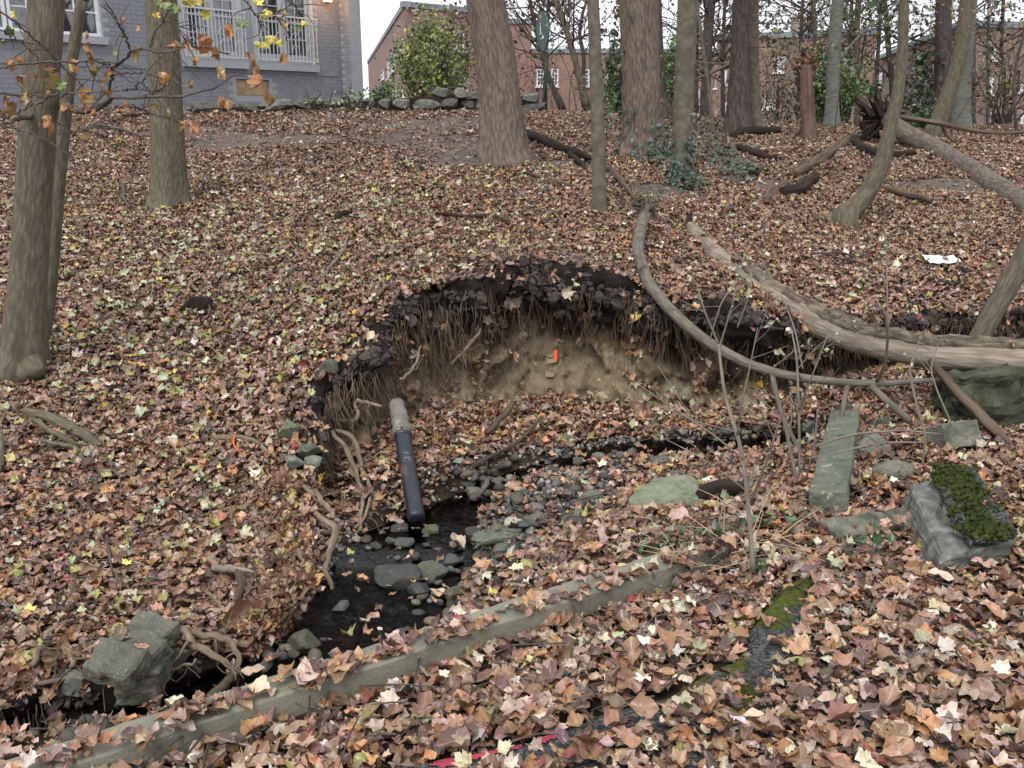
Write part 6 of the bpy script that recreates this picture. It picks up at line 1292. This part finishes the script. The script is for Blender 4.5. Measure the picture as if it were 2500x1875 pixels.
# concrete pieces
m, nt, bb = new_mat('lichened_concrete'); tc = nd(nt, 'ShaderNodeTexCoord').outputs['Object']
col = ramp(nt, noise(nt, tc, 8, 8, .7), [(.3, (.06, .075, .05)), (.5, (.15, .165, .12)), (.72, (.24, .24, .185))]); lc = ramp(nt, noise(nt, tc, 19, 5, .6), [(.60, (0, 0, 0)), (.66, (1, 1, 1))]); col = mixc(nt, lc, col, (.36, .38, .28))
nt.links.new(col, bb.inputs['Base Color']); bb.inputs['Roughness'].default_value = .95; bump(nt, bb, noise(nt, tc, 45, 8, .75), 1.0, .02); M['post'] = m
def prism(name, label, cat, pts8, mat, jit=.006, cuts=4, parent=None, seed=0, rough=.012):
    """eight corners (near-left-bottom, near-right-bottom, far-right-bottom, far-left-bottom, then the top four) -> worn block"""
    bm = bmesh.new(); vs = [bm.verts.new(p) for p in pts8]
    for f in ((3, 2, 1, 0), (4, 5, 6, 7), (0, 1, 5, 4), (1, 2, 6, 5), (2, 3, 7, 6), (3, 0, 4, 7)): bm.faces.new([vs[k] for k in f])
    bmesh.ops.bevel(bm, geom=bm.edges[:], offset=jit, segments=1, affect='EDGES'); bmesh.ops.subdivide_edges(bm, edges=bm.edges[:], cuts=cuts, use_grid_fill=True)
    for v in bm.verts:
        c = v.co; k = float(fbm(c.x * 14 + seed, c.y * 14 + c.z * 11, 3)); k2 = float(fbm(c.x * 50 + seed, c.z * 50 + c.y * 40, 2)); n = v.normal if v.normal.length else Vector((0, 0, 1)); v.co += n * (k * rough + k2 * rough * .8)
    me = bpy.data.meshes.new(name); bm.to_mesh(me); bm.free(); me.materials.append(mat); me.polygons.foreach_set('use_smooth', [False] * len(me.polygons)); o = bpy.data.objects.new(name, me); COL.objects.link(o)
    if parent is not None:
        o.parent = parent
        if parent.type == 'EMPTY': o.matrix_parent_inverse = Matrix.Translation(-Vector(parent.location))
    if label: tag(o, label, cat)
    return o
def bar(a, b, w, h, roll=0.):
    a = np.asarray(a); b = np.asarray(b); t = (b - a) / np.linalg.norm(b - a); s = np.cross(t, [0, 0, 1.]); s /= np.linalg.norm(s); u_ = np.cross(s, t); s, u_ = s * math.cos(roll) + u_ * math.sin(roll), u_ * math.cos(roll) - s * math.sin(roll)
    c = [(-1, 0), (1, 0)]; return [a - s * w / 2 - u_ * h / 2, a + s * w / 2 - u_ * h / 2, b + s * w / 2 - u_ * h / 2, b - s * w / 2 - u_ * h / 2, a - s * w / 2 + u_ * h / 2, a + s * w / 2 + u_ * h / 2, b + s * w / 2 + u_ * h / 2, b - s * w / 2 + u_ * h / 2]
prism('concrete_post', 'long square concrete post lying in the leaves pointing away', 'post', bar(Pg(2022, 1240, 4.12, .08), Pg(2064, 1030, 5.0, .12), .15, .14, .12), M['post'], .006, 11, None, 1, .009)
prism('concrete_block', 'tilted grey concrete cube by the foot of the mossy leaning trunk', 'block', bar(Pg(2285, 1072, 4.75, .2), Pg(2372, 1060, 4.9, .2), .15, .13, .5), M['mosscrete'], .006, 5, None, 2, .008)
big = empty('concrete_abutment', G(2390, 1060), 'mossy broken concrete mass behind the tilted cube under the log', 'concrete')
prism('body', None, None, bar(Pg(2300, 1000, 5.2, .3), Pg(2480, 990, 5.3, .3), .35, .40, .1), simple('dark_mossy_concrete', [(.28, (.015, .018, .009)), (.5, (.045, .05, .03)), (.75, (.11, .11, .08))], 8, .95, .9, .02), .02, 7, big, 3, .07)
def skin_moss(name, parent, pts, r, n, seed):
    rg = np.random.default_rng(seed); b_ = MB()
    for k in range(n):
        p = pts[rg.integers(len(pts))] + rg.normal(0, r, 3) * np.array([1, .7, .25]); s = rg.uniform(.004, .014); bmv = np.array([[1, 0, 0], [-1, 0, 0], [0, 1, 0], [0, -1, 0], [0, 0, 1], [0, 0, -1]]) * s * rg.uniform(.7, 1.3, (6, 1)); b_.add(p + bmv, t=[[0, 2, 4], [2, 1, 4], [1, 3, 4], [3, 0, 4], [2, 0, 5], [1, 2, 5], [3, 1, 5], [0, 3, 5]])
    o = b_.build(name, M['moss'], parent); o['kind'] = 'stuff'; return o
skin_moss('moss', big, [Pg(2310, 925, 5.2, .3), Pg(2400, 945, 5.0, .3), Pg(2450, 940, 5.0, .3), Pg(2380, 935, 5.0, .3)], .07, 900, 1)
# leaning mossy asphalt-topped slab at the right
ms = empty('broken_slab', Pz(2350, 1300, .02), 'broken mossy concrete slab tipped up at the right edge of the path', 'slab')
a0, a1, a2, a3 = P(2225, 1178, 3.62), P(2300, 1366, 2.98), P(2480, 1318, 3.12), P(2372, 1160, 3.78)
dn = np.array([-.035, .01, -.13]); prism('body', None, None, [a1 + dn, a2 + dn, a3 + dn, a0 + dn, a1, a2, a3, a0], simple('pale_broken_concrete', [(.3, (.05, .054, .045)), (.5, (.125, .13, .11)), (.7, (.25, .255, .235))], 14, .9, .8, .012), .01, 9, ms, 5, .016)
up = np.cross(a2 - a1, a0 - a1); up /= np.linalg.norm(up); up = up if up[2] > 0 else -up
q0, q1, q2, q3 = [c + up * .012 for c in (a0 * .7 + a3 * .3, a1 * .65 + a2 * .35, a2, a3)]
prism('asphalt_layer', None, None, [q1, q2, q3, q0, q1 + up * .03, q2 + up * .03, q3 + up * .03, q0 + up * .03], M['asphalt'], .006, 8, ms, 6, .02)
tp = [q0 * (1 - a) * (1 - b) + q1 * a * (1 - b) + q2 * a * b + q3 * (1 - a) * b + up * .035 for a in np.linspace(.05, .98, 12) for b in np.linspace(0, .75, 5)]
skin_moss('moss', ms, [tp[k] for k in (2, 3, 6, 7, 8, 11, 12, 17, 18, 22, 23, 27, 33, 36, 38, 42, 47, 51, 52, 57, 58)], .034, 1500, 2)
tag(inst('stone_slab', stone_mesh(811, 'slab', M['slab'], 4), Pg(1620, 1222, 4.2, .12) + np.array([0, 0, .01]), (.32, -.06, .1), (.36, .24, .085), None, (1.05, 1.15, 1.02)), 'large flat grey green slab right of the gravel', 'slab')
prism('concrete_slab', 'narrow broken kerb piece flat in the leaves below the concrete post', 'slab', bar(Pg(2022, 1302, 3.6, .055), Pg(2260, 1266, 3.75, .05), .12, .05, -.15), M['mosscrete'], .006, 7, None, 8, .012)
ck = empty('concrete_chunk', G(320, 1640), 'stepped broken pebbly concrete chunk on the lower left creek bank', 'concrete')
M['pebcrete'] = M['concrete'].copy()
for n_ in M['pebcrete'].node_tree.nodes:
    if n_.type == 'VALTORGB' and len(n_.color_ramp.elements) == 3:
        for e_ in n_.color_ramp.elements: e_.color = c4([c_ * .68 for c_ in e_.color[:3]])
CK = [((230, 1604), (338, 1634), .125, .07, -.38, .22), ((283, 1566), (392, 1606), .125, .07, -.34, .2), ((325, 1530), (418, 1560), .12, .07, -.28, .17), ((300, 1650), (400, 1655), .16, .13, .05, .10)]
for k, (p, q_, w, h, rl, mg) in enumerate([(Pg(*a_, 9, mg_), Pg(*b2, 9, mg_ + .03), w_, h_, r_, mg_) for a_, b2, w_, h_, r_, mg_ in CK]):
    prism('concrete_piece', None, None, bar(p, q_, w, h, rl), M['pebcrete'] if k < 3 else M['mosscrete'], .006, 6, ck, 10 + k, .022)
rb = empty('concrete_rubble', G(720, 1090), 'greenish concrete rubble stuck in the left bank above the forking root', 'concrete')
for k, (u, v, w, h, y, c) in enumerate([(705, 1050, 56, 60, 4.72, (.8, .85, .7)), (752, 1095, 70, 40, 4.62, (.6, .66, .6)), (722, 1130, 72, 36, 4.5, (1.2, 1.3, 1.3)), (765, 1128, 46, 36, 4.55, (1.2, 1.3, 1.3)), (775, 1060, 50, 30, 4.75, (.5, .55, .5))]):
    inst('concrete_piece', stone_mesh(700 + k, 'angular', M['slab'], 3), Pg(u, v, y, .08), (.2 * k, .1, k), (w / FPX * y, w / FPX * y * .8, h / FPX * y), rb, c)
M['cloth'] = simple('orange_tape', [(.3, (.75, .09, .02)), (.7, (.9, .16, .04))], 9, .5, 0)
b_ = MB(); c = P(1356, 866, 5.82); b_.box((c, np.array([1., .1, 0]), np.array([0, -1., 0])), -.009, .009, 0, .004, -.04, .03, .006); tag(b_.build('marker_tape', M['cloth'], None, False), 'small orange marker tape stuck in the clay bank', 'tape')
limb('thread', 'orange red thread looped over the exposed root', 'thread', [P(572, 1062, 4.76), P(568, 1080, 4.74), P(576, 1095, 4.7), P(590, 1108, 4.66)], [.005, .0055, .005, .004], M['cloth'], 14, 5)
M['paper'] = simple('paper', [(.3, (.7, .7, .7)), (.7, (.82, .82, .82))], 9, .7, 0)
b_ = MB(); c = G(2298, 652) + np.array([0, 0, .06]); xs_, ys_ = np.meshgrid(np.linspace(-.13, .13, 12), np.linspace(-.09, .09, 8)); zz = .02 * fbm(xs_ * 18, ys_ * 18, 2) + .2 * ys_; k = np.arange(96).reshape(8, 12); q = np.stack([k[:-1, :-1], k[:-1, 1:], k[1:, 1:], k[1:, :-1]], -1).reshape(-1, 4)
b_.add(np.stack([xs_ + c[0], ys_ + c[1], zz + c[2]], -1).reshape(-1, 3), q=q); tag(b_.build('paper_scrap', M['paper'], None, True), 'torn white paper scrap on the leaves at right', 'paper')
# burrow on the left slope: capped plug, dark colour paints the shade inside
b_ = MB(); c = G(483, 770); bh = MB(); tag(limb('burrow_shade', None, None, [c + np.array([0, -.03, .03]), c + np.array([0, .10, .03]), c + np.array([0, .3, -.1])], [.10, .095, .04], M['deaddark'], 10, 18, .15), 'burrow opening with its shade painted dark in the leaves on the left slope', 'hole')
# ------------------------------------------------------------------ ivy and small plants
IVC = bpy.data.collections.new('ivy_shapes'); 
half = [(-.4, .0), (-.42, .18), (-.25, .42), (-.08, .26), (.05, .30), (.25, .12), (.5, 0)]
o_ = np.array([(x, y) for y, x in half] + [(-x, y) for y, x in half[-2:0:-1]]); 
for k in range(2):
    b_ = MB(); n = len(o_); b_.add(np.concatenate([[[0, 0, .05]], np.c_[o_, -.12 * np.abs(o_[:, 0]) * (k + 1)]]), t=[[0, 1 + i, 1 + (i + 1) % n] for i in range(n)], a=np.r_[1, np.zeros(n)]); IVC.objects.link(bpy.data.objects.new('ivy_shape_%d' % k, b_.mesh('ivy_shape', M['leaf'], False, 'vein')))
rg = np.random.default_rng(8); ip = []; ic = []
for (u, v, su, sv, n) in [(1470, 285, 60, 30, 420), (1560, 350, 60, 40, 500), (1640, 330, 60, 50, 500), (1720, 330, 60, 40, 420), (1750, 385, 55, 35, 560), (1800, 430, 50, 25, 360), (1690, 460, 35, 16, 260), (1420, 262, 40, 12, 160), (1600, 390, 40, 25, 240), (1880, 305, 60, 10, 140)]:
    for k in range(n):
        g = G(u + rg.normal(0, su * .55), v + rg.normal(0, sv * .55))
        if g[1] < 30: (rg.random() < .62) and ip.append(g + np.array([0, 0, rg.uniform(.03, .14)]))
ip = np.array(ip); n = len(ip); icol = np.array([(.03, .055, .03), (.045, .08, .036), (.055, .09, .045), (.025, .042, .026)])[rg.integers(0, 4, n)] * np.exp(rg.normal(0, .2, n))[:, None]
scatter('ground_ivy', IVC, ip, orient(np.tile([0, -.3, 1.], (n, 1)), np.full(n, .5), rg), .052 * np.exp(rg.normal(0, .25, n)), rg.integers(0, 2, n), icol, kind='stuff', label='dark green ivy creeping over the ground between the trunks')
def ivy_on(root, r, n, h, seed, side=None):
    rg = np.random.default_rng(seed); pts = []; nr = []
    for k in range(n):
        i = int(np.clip(abs(rg.normal(0, h)) * len(r), 1, len(r) - 2)); a = rg.normal(-1.57 if side is None else side, .7); d = np.array([math.cos(a), math.sin(a), 0]); pts.append(r[i, :3] + d * (r[i, 3] * 1.12 + .02) + np.array([0, 0, rg.uniform(-.05, .05)])); nr.append(d)
    pts = np.array(pts); nr = np.array(nr); c = np.array([(.03, .06, .045), (.045, .085, .05), (.06, .10, .065)])[rg.integers(0, 3, n)]
    o = scatter('ivy', IVC, pts - np.array(root.location), orient(nr + np.array([0, 0, .3]), np.full(n, .4), rg), .065 * np.exp(rg.normal(0, .25, n)), rg.integers(0, 2, n), c, kind='stuff'); o.parent = root
ivy_on(T5, r5, 130, .09, 1, -1.2); ivy_on(T5, r5, 70, .3, 2, 3.0); ivy_on(T6, r6, 110, .10, 3, -1.0); ivy_on(T6, r6, 50, .12, 4, -2.6)
# green sprigs along the kerb end and by the path
b_ = []; rg = np.random.default_rng(15)
for (u, v, su, sv, n) in [(1600, 1378, 50, 12, 50), (1660, 1362, 40, 10, 30), (1840, 1405, 40, 20, 30), (2130, 1358, 40, 12, 30), (1810, 1300, 60, 25, 25), (1950, 1330, 60, 30, 25), (1730, 1340, 40, 14, 25)]:
    for k in range(n): b_.append(G(u + rg.normal(0, su * .6), v + rg.normal(0, sv * .6)) + np.array([0, 0, rg.uniform(.03, .10)]))
foliage('ground_sprigs', b_, .03, [(.06, .11, .05), (.09, .14, .07), (.05, .09, .04)], None, rg, .0, kind='stuff', label='small green weeds beside the kerb end')
# dry grass stems
b_ = MB()
for k in range(32):
    g = G(rg.normal(1800, 110), rg.normal(1360, 45)); a = rg.uniform(0, 6.28); L_ = rg.uniform(.1, .35); el = rg.uniform(.05, .5); d = np.array([math.cos(a) * math.cos(el), math.sin(a) * math.cos(el), math.sin(el)]); b_.tube([g + np.array([0, 0, .05]), g + d * L_ * .5 + np.array([0, 0, .055]), g + d * L_ + np.array([0, 0, .04])], [.0022, .002, .001], 4, cap=False)
b_.build('dry_grass', simple('straw', [(.3, (.32, .24, .15)), (.7, (.5, .4, .27))], 9, .8, 0), None, kind='stuff', label='pale dry grass stems lying by the sapling foot')
# loose twigs everywhere
b_ = MB()
for k in range(700):
    u, v = rg.uniform(0, 2500), rg.uniform(330, 1860); g = G(u, v); L_ = rg.uniform(.06, .3); a = rg.uniform(0, 6.28); d = np.array([math.cos(a), math.sin(a), 0]); p1 = g + d * L_; p1[2] = float(ground(p1[:1], p1[1:2])[0]);
    if abs(p1[2] - g[2]) > .12: continue
    m_ = (g + p1) / 2 + rg.normal(0, L_ * .06, 3); z = np.array([0, 0, .05]); b_.tube([g + z, m_ + z, p1 + z], [rg.uniform(.002, .005), .003, .0015], 4, cap=False)
b_.build('twig_litter', M['twig'], None, kind='stuff', label='small broken twigs scattered over the leaves')
# ------------------------------------------------------------------ saplings
M['sapling'] = bark('sapling_bark', (.12, .105, .085), (.30, .27, .225), 60, 8, .003)
def twig_plant(name, label, stems, seed, leaves, pal, size=.02, cat='sapling', mat='sapling', sub=3):
    rg = np.random.default_rng(seed); s0 = stems[0][0]; root = empty(name, P(*s0[:3]), label, cat); pts_l = []
    for k, (pth) in enumerate(stems):
        pts = np.array([P(u, v, y) for u, v, y, w in pth]); rad = [w * .9 / FPX * y / 2 for u, v, y, w in pth]; r = dense(pts, rad, 24); b_ = MB(); b_.tube(r[:, :3], r[:, 3], 7, .06)
        for j in range(sub):
            i = rg.integers(8, 23); d = (r[i, :3] - r[i - 3, :3]); d /= np.linalg.norm(d); e = d * .7 + rg.normal(0, .6, 3) * np.array([1, .5, .7]); L_ = rg.uniform(.08, .25); q = r[i, :3] + e / np.linalg.norm(e) * L_; b_.tube([r[i, :3], (r[i, :3] + q) / 2 + rg.normal(0, .01, 3), q], [r[i, 3] * .6, r[i, 3] * .5, .001], 4, cap=False)
            for z in range(leaves): pts_l.append(r[i, :3] + (q - r[i, :3]) * rg.uniform(.3, 1) + rg.normal(0, .012, 3))
        b_.build('stem' if k == 0 else 'branch', M[mat], root)
    if pts_l: foliage('leaves', pts_l, size, pal, root, rg, .8)
    return root
PL = [(.28, .29, .17), (.22, .24, .12), (.33, .32, .22), (.17, .19, .09)]
twig_plant('sapling', 'forked bare sapling with pale buds standing before the gravel', [[(1838, 1392, 3.02, 18), (1832, 1300, 3.05, 15), (1822, 1180, 3.1, 13), (1808, 1080, 3.15, 12), (1788, 1030, 3.2, 11), (1768, 960, 3.25, 10), (1760, 900, 3.28, 9), (1754, 840, 3.3, 8)],
    [(1836, 1220, 3.08, 9), (1870, 1130, 3.0, 8), (1900, 1040, 2.95, 6), (1930, 960, 2.9, 4)], [(1815, 1120, 3.12, 7), (1740, 1060, 3.15, 6), (1650, 1000, 3.2, 5), (1560, 940, 3.25, 3)], [(1800, 1060, 3.16, 6), (1812, 980, 3.1, 5), (1830, 900, 3.1, 4), (1850, 800, 3.1, 3)],
    [(1825, 1200, 3.1, 6), (1760, 1150, 3.1, 5), (1700, 1110, 3.1, 4), (1600, 1060, 3.15, 3)], [(1754, 840, 3.3, 7), (1720, 760, 3.3, 5), (1700, 690, 3.35, 3)], [(1756, 850, 3.3, 6), (1780, 770, 3.3, 4), (1800, 700, 3.3, 3)], [(1800, 1055, 3.17, 5), (1700, 1030, 3.3, 4), (1560, 970, 3.4, 2.5)]], 1, 4, PL)
twig_plant('sapling', 'slender two stemmed sapling between the gravel and the concrete post', [[(1950, 1210, 4.1, 8), (1952, 1100, 4.1, 8), (1950, 980, 4.12, 7), (1945, 860, 4.15, 6), (1930, 800, 4.2, 4)], [(1945, 1180, 4.1, 10), (1915, 1030, 4.15, 9), (1895, 960, 4.18, 8), (1885, 920, 4.2, 6)], [(1950, 1000, 4.1, 5), (1990, 900, 4.0, 4), (2020, 820, 4.0, 3)], [(1965, 1180, 4.05, 6), (1990, 1080, 4.0, 5), (1996, 1000, 4.0, 4)], [(1948, 900, 4.14, 4), (1990, 850, 4.1, 3), (2030, 820, 4.1, 2)]], 2, 3, PL)
twig_plant('sapling', 'arching bramble of thin stems over the concrete post', [[(1990, 1090, 4.2, 8), (2080, 1060, 4.25, 7), (2200, 1050, 4.3, 6), (2300, 1060, 4.3, 4)], [(1975, 1120, 4.1, 8), (2060, 1100, 4.2, 7), (2160, 1080, 4.25, 6), (2260, 1080, 4.3, 4)], [(2250, 1145, 4.1, 8), (2262, 1060, 4.1, 7), (2240, 1000, 4.15, 7), (2218, 900, 4.2, 6), (2240, 850, 4.3, 4)], [(2330, 1050, 4.2, 5), (2290, 960, 4.3, 5), (2270, 900, 4.35, 4), (2290, 840, 4.4, 3)]], 3, 1, PL, cat='bramble')
twig_plant('sapling', 'thin bare stems hanging over the dark soil right of the fallen stem', [[(1960, 900, 5.0, 5), (1940, 800, 5.2, 4), (1900, 700, 5.4, 3), (1860, 640, 5.6, 2)], [(1730, 840, 5.4, 4), (1760, 740, 5.4, 4), (1800, 680, 5.5, 3)], [(2168, 800, 4.75, 5), (2166, 720, 4.8, 4), (2164, 620, 4.9, 3)], [(1800, 800, 5.3, 4), (1830, 720, 5.3, 3), (1838, 640, 5.4, 2)]], 4, 2, PL)
# ------------------------------------------------------------------ young maple branch with withered leaves across the upper left
YM = empty('young_maple', P(112, 830, 6.4), 'thin dark maple stem at left with withered orange brown leaves on its branches', 'tree', None)
r = stem_pts([(105, 835, 36), (122, 700, 34), (140, 480, 32), (160, 280, 28), (178, 130, 26), (200, 0, 24)], 6.3, None, 40, .3); b_ = MB(); b_.tube(r[:, :3], r[:, 3], 16, .05); b_.build('trunk', M['bark_olive'], YM)
ext = [r[-1, :3] + np.array([.08, 0, .9]) * k for k in range(4)]; b_ = MB(); b_.tube(ext, [.032, .028, .022, .015], 10); b_.build('upper_stem', M['bark_olive'], YM)
BRP = [[(140, 265, 17), (150, 250, 18), (170, 262, 20), (195, 278, 20), (240, 265, 18), (268, 245, 16), (276, 234, 13), (320, 236, 9), (400, 236, 8), (470, 230, 7), (540, 205, 6), (590, 180, 3)], [(150, 240, 16), (130, 245, 15), (105, 262, 16), (70, 285, 18), (35, 288, 14), (28, 300, 6)],
       [(268, 246, 9), (270, 200, 9), (276, 165, 10), (300, 145, 11), (320, 125, 10), (360, 122, 7), (410, 128, 6), (440, 115, 5), (500, 112, 5), (560, 132, 4)], [(318, 125, 6), (300, 75, 5), (280, 40, 5), (252, 0, 4)], [(-20, 170, 5), (40, 158, 6), (120, 153, 6), (200, 150, 6), (250, 152, 6), (276, 163, 6)],
       [(-20, 20, 5), (40, 55, 6), (100, 110, 6), (160, 165, 6), (205, 215, 5), (230, 255, 4)], [(0, 72, 4), (50, 100, 4), (90, 140, 4), (120, 180, 3)], [(-10, 225, 6), (60, 233, 7), (110, 236, 6), (170, 228, 5), (250, 222, 4)], [(276, 172, 5), (330, 205, 4), (380, 232, 4), (440, 290, 3)],
       [(-10, 300, 5), (30, 280, 6), (90, 250, 5), (140, 230, 4)], [(-10, 305, 4), (60, 320, 4), (120, 345, 3), (180, 385, 2.5)], [(137, 325, 3), (210, 318, 4), (250, 290, 4), (258, 270, 4)], [(120, 312, 4), (170, 300, 4), (220, 265, 4), (265, 215, 4), (285, 160, 4)], [(320, 255, 4), (370, 278, 4), (430, 293, 3)],
       [(276, 185, 5), (330, 175, 4), (360, 180, 4), (410, 195, 3), (450, 205, 2)], [(365, 122, 4), (378, 80, 4), (405, 40, 4), (420, 0, 3)], [(300, 222, 4), (330, 215, 4), (355, 190, 4), (365, 165, 5), (400, 130, 5)], [(415, 35, 3), (440, 80, 3), (470, 110, 2)], [(590, -10, 3), (620, 30, 3), (650, 75, 2)], [(640, 0, 3), (690, 60, 2.5), (700, 100, 2)], [(700, -10, 3), (735, 40, 2)], [(370, 235, 5), (385, 218, 3), (345, 240, 3)]]
rg = np.random.default_rng(6); zz = {}
for k, pth in enumerate(BRP):
    y0 = 5.3 + .25 * math.sin(k * 1.7); pts = [P(u, v, 6.22 if (k < 2 and j < 2) else y0 + .25 * math.sin(j * .6 + k)) for j, (u, v, w) in enumerate(pth)]; rad = [w * .8 / FPX * 5.3 / 2 for u, v, w in pth]; rr = dense(pts, rad, 40, 1); rr[1:-1, :3] += rg.normal(0, .0045, (38, 3)); b_ = MB(); b_.tube(rr[:, :3], rr[:, 3], 7, .10)
    for j in range(5):
        i_ = rg.integers(6, 39); d_ = rr[i_, :3] - rr[i_ - 3, :3]; d_ /= np.linalg.norm(d_); e_ = d_ * .8 + rg.normal(0, .6, 3) * np.array([1, .4, 1]); L_ = rg.uniform(.05, .22); q_ = rr[i_, :3] + e_ / np.linalg.norm(e_) * L_; b_.tube([rr[i_, :3], (rr[i_, :3] + q_) / 2 + rg.normal(0, .012, 3), q_], [.0032, .0026, .001], 4, cap=False)
    b_.build('branch', M['twig'], YM)
HL = [(15, 148, 26, 0), (45, 138, 20, 0), (58, 184, 28, 0), (100, 160, 28, 1), (92, 188, 14, 0), (143, 180, 34, 2), (17, 238, 30, 0), (70, 228, 28, 2), (40, 255, 34, 2), (55, 237, 14, 0), (150, 252, 24, 0), (112, 222, 16, 0), (174, 145, 26, 1), (174, 152, 28, 0), (214, 105, 26, 0), (212, 135, 30, 0), (238, 165, 30, 2), (268, 172, 22, 0), (248, 195, 16, 0), (190, 218, 34, 0), (263, 222, 28, 0), (205, 250, 24, 0), (178, 258, 16, 0), (235, 235, 22, 1), (118, 285, 34, 0), (125, 300, 30, 0), (92, 298, 16, 0), (222, 328, 28, 1), (228, 268, 18, 0), (205, 286, 20, 1), (335, 118, 36, 1), (338, 65, 14, 0), (308, 45, 12, 0), (392, 178, 30, 0), (388, 190, 20, 0), (410, 265, 16, 1), (428, 95, 30, 0), (455, 98, 26, 0), (482, 90, 28, 0), (518, 100, 38, 0), (530, 122, 28, 0), (477, 138, 22, 0), (560, 65, 30, 0), (608, 132, 40, 0), (632, 165, 44, 0), (640, 190, 30, 0), (533, 168, 32, 1), (462, 200, 18, 0), (540, 235, 28, 0), (555, 245, 26, 0), (668, 240, 34, 0), (440, 295, 26, 0), (470, 300, 30, 0), (692, 135, 24, 0), (312, 250, 16, 0), (693, 27, 16, 1), (696, 55, 18, 1), (213, 78, 16, 0),
      (38, 35, 22, 3), (22, 78, 24, 4), (3, 100, 16, 4), (260, 8, 18, 4), (285, 132, 16, 4), (145, 210, 26, 4), (152, 226, 22, 4), (460, 5, 30, 3), (490, 5, 22, 3), (500, 38, 22, 3), (390, 12, 20, 4), (380, 38, 16, 3), (430, 25, 24, 4), (405, 14, 20, 4), (628, 4, 24, 3), (642, 38, 22, 3), (655, 30, 22, 3), (664, 95, 26, 3), (650, 112, 22, 3), (635, 110, 18, 3), (680, 108, 18, 3), (745, 55, 18, 3), (590, 62, 22, 4), (598, 60, 18, 4), (730, 70, 14, 4), (768, 153, 14, 3), (372, 260, 14, 1), (285, 340, 14, 3)]
hp = [(.34, .16, .055), (.33, .21, .08), (.24, .17, .06), (.48, .40, .05), (.13, .18, .05)]
SHR = []
for k in range(6):                                                 # shrivelled hanging maple leaves
    V, q, t, va = leaf_geom('maple', 900 + 2 * k); rg2 = np.random.default_rng(k); V = V.copy(); V[:, 2] += 1.5 * V[:, 0] ** 2 * rg2.choice([-1, 1]) + .3 * np.sin(V[:, 1] * 9 + k) * np.abs(V[:, 0]); V[:, 0] *= .62; V[:, 1] -= -.15
    V = np.stack([V[:, 0], V[:, 2], -V[:, 1] * 1.05], 1); b_ = MB(); b_.add(V, q=q, t=t, a=va); SHR.append(b_.mesh('hanging_leaf_shape', M['leaf1'], True, 'vein'))
for (u, v, s, ck_) in HL:
    y = 5.25 + rg.normal(0, .12); c = np.array(hp[ck_]) * math.exp(rg.normal(0, .18)); sc_ = s / FPX * y * 1.5
    if ck_ in (3, 4): inst('leaf', LEAFMESH[rg.integers(12)], P(u, v, y), (1.3 + rg.normal(0, .3), rg.normal(0, .4), rg.normal(0, .6)), (sc_ * .9,) * 3, YM, c)
    else: inst('leaf', SHR[rg.integers(6)], P(u, v, y), (rg.normal(0, .3), rg.normal(0, .3), rg.uniform(0, 6.28)), (sc_,) * 3, YM, c)
# young weeds at the house corner
shrub('small pale leaved weed at the house corner above the stones', P(790, 252, 17.0) - np.array([0, 0, .1]), .45, .12, .16, 60, .06, PL, 40, 6, 'weed', 'plant')
shrub('spindly weed with round leaves beside the end of the house wall', P(870, 250, 17.0) - np.array([0, 0, .1]), .25, .1, .2, 40, .06, [(.12, .2, .06), (.2, .26, .1)], 41, 4, 'weed', 'plant')


rg = np.random.default_rng(64); sp_ = []
for (u, v, y0, m_, n) in [(2040, 1130, 4.6, .15, 5), (2030, 1200, 4.2, .15, 5), (310, 1575, 3.0, .27, 6), (2150, 1275, 3.6, .16, 6), (1620, 1215, 4.1, .16, 4), (2400, 1250, 3.3, .2, 12), (2440, 1220, 3.5, .2, 10), (2330, 1052, 4.8, .28, 2), (1057, 1368, 3.9, .12, 2)]:
    for k in range(n): sp_.append(Pg(u + rg.normal(0, 18), v + rg.normal(0, 16), y0, m_))
sp_ = np.array(sp_); scatter('leaves_on_stones', LEAFCOL, sp_, orient(np.tile([0, -.1, 1.], (len(sp_), 1)), np.full(len(sp_), .25), rg), .055 * np.exp(rg.normal(0, .25, len(sp_))), rg.integers(0, 26, len(sp_)), leaf_cols(len(sp_), PW['right'], rg), kind='stuff', label='stray leaves resting on the concrete pieces')
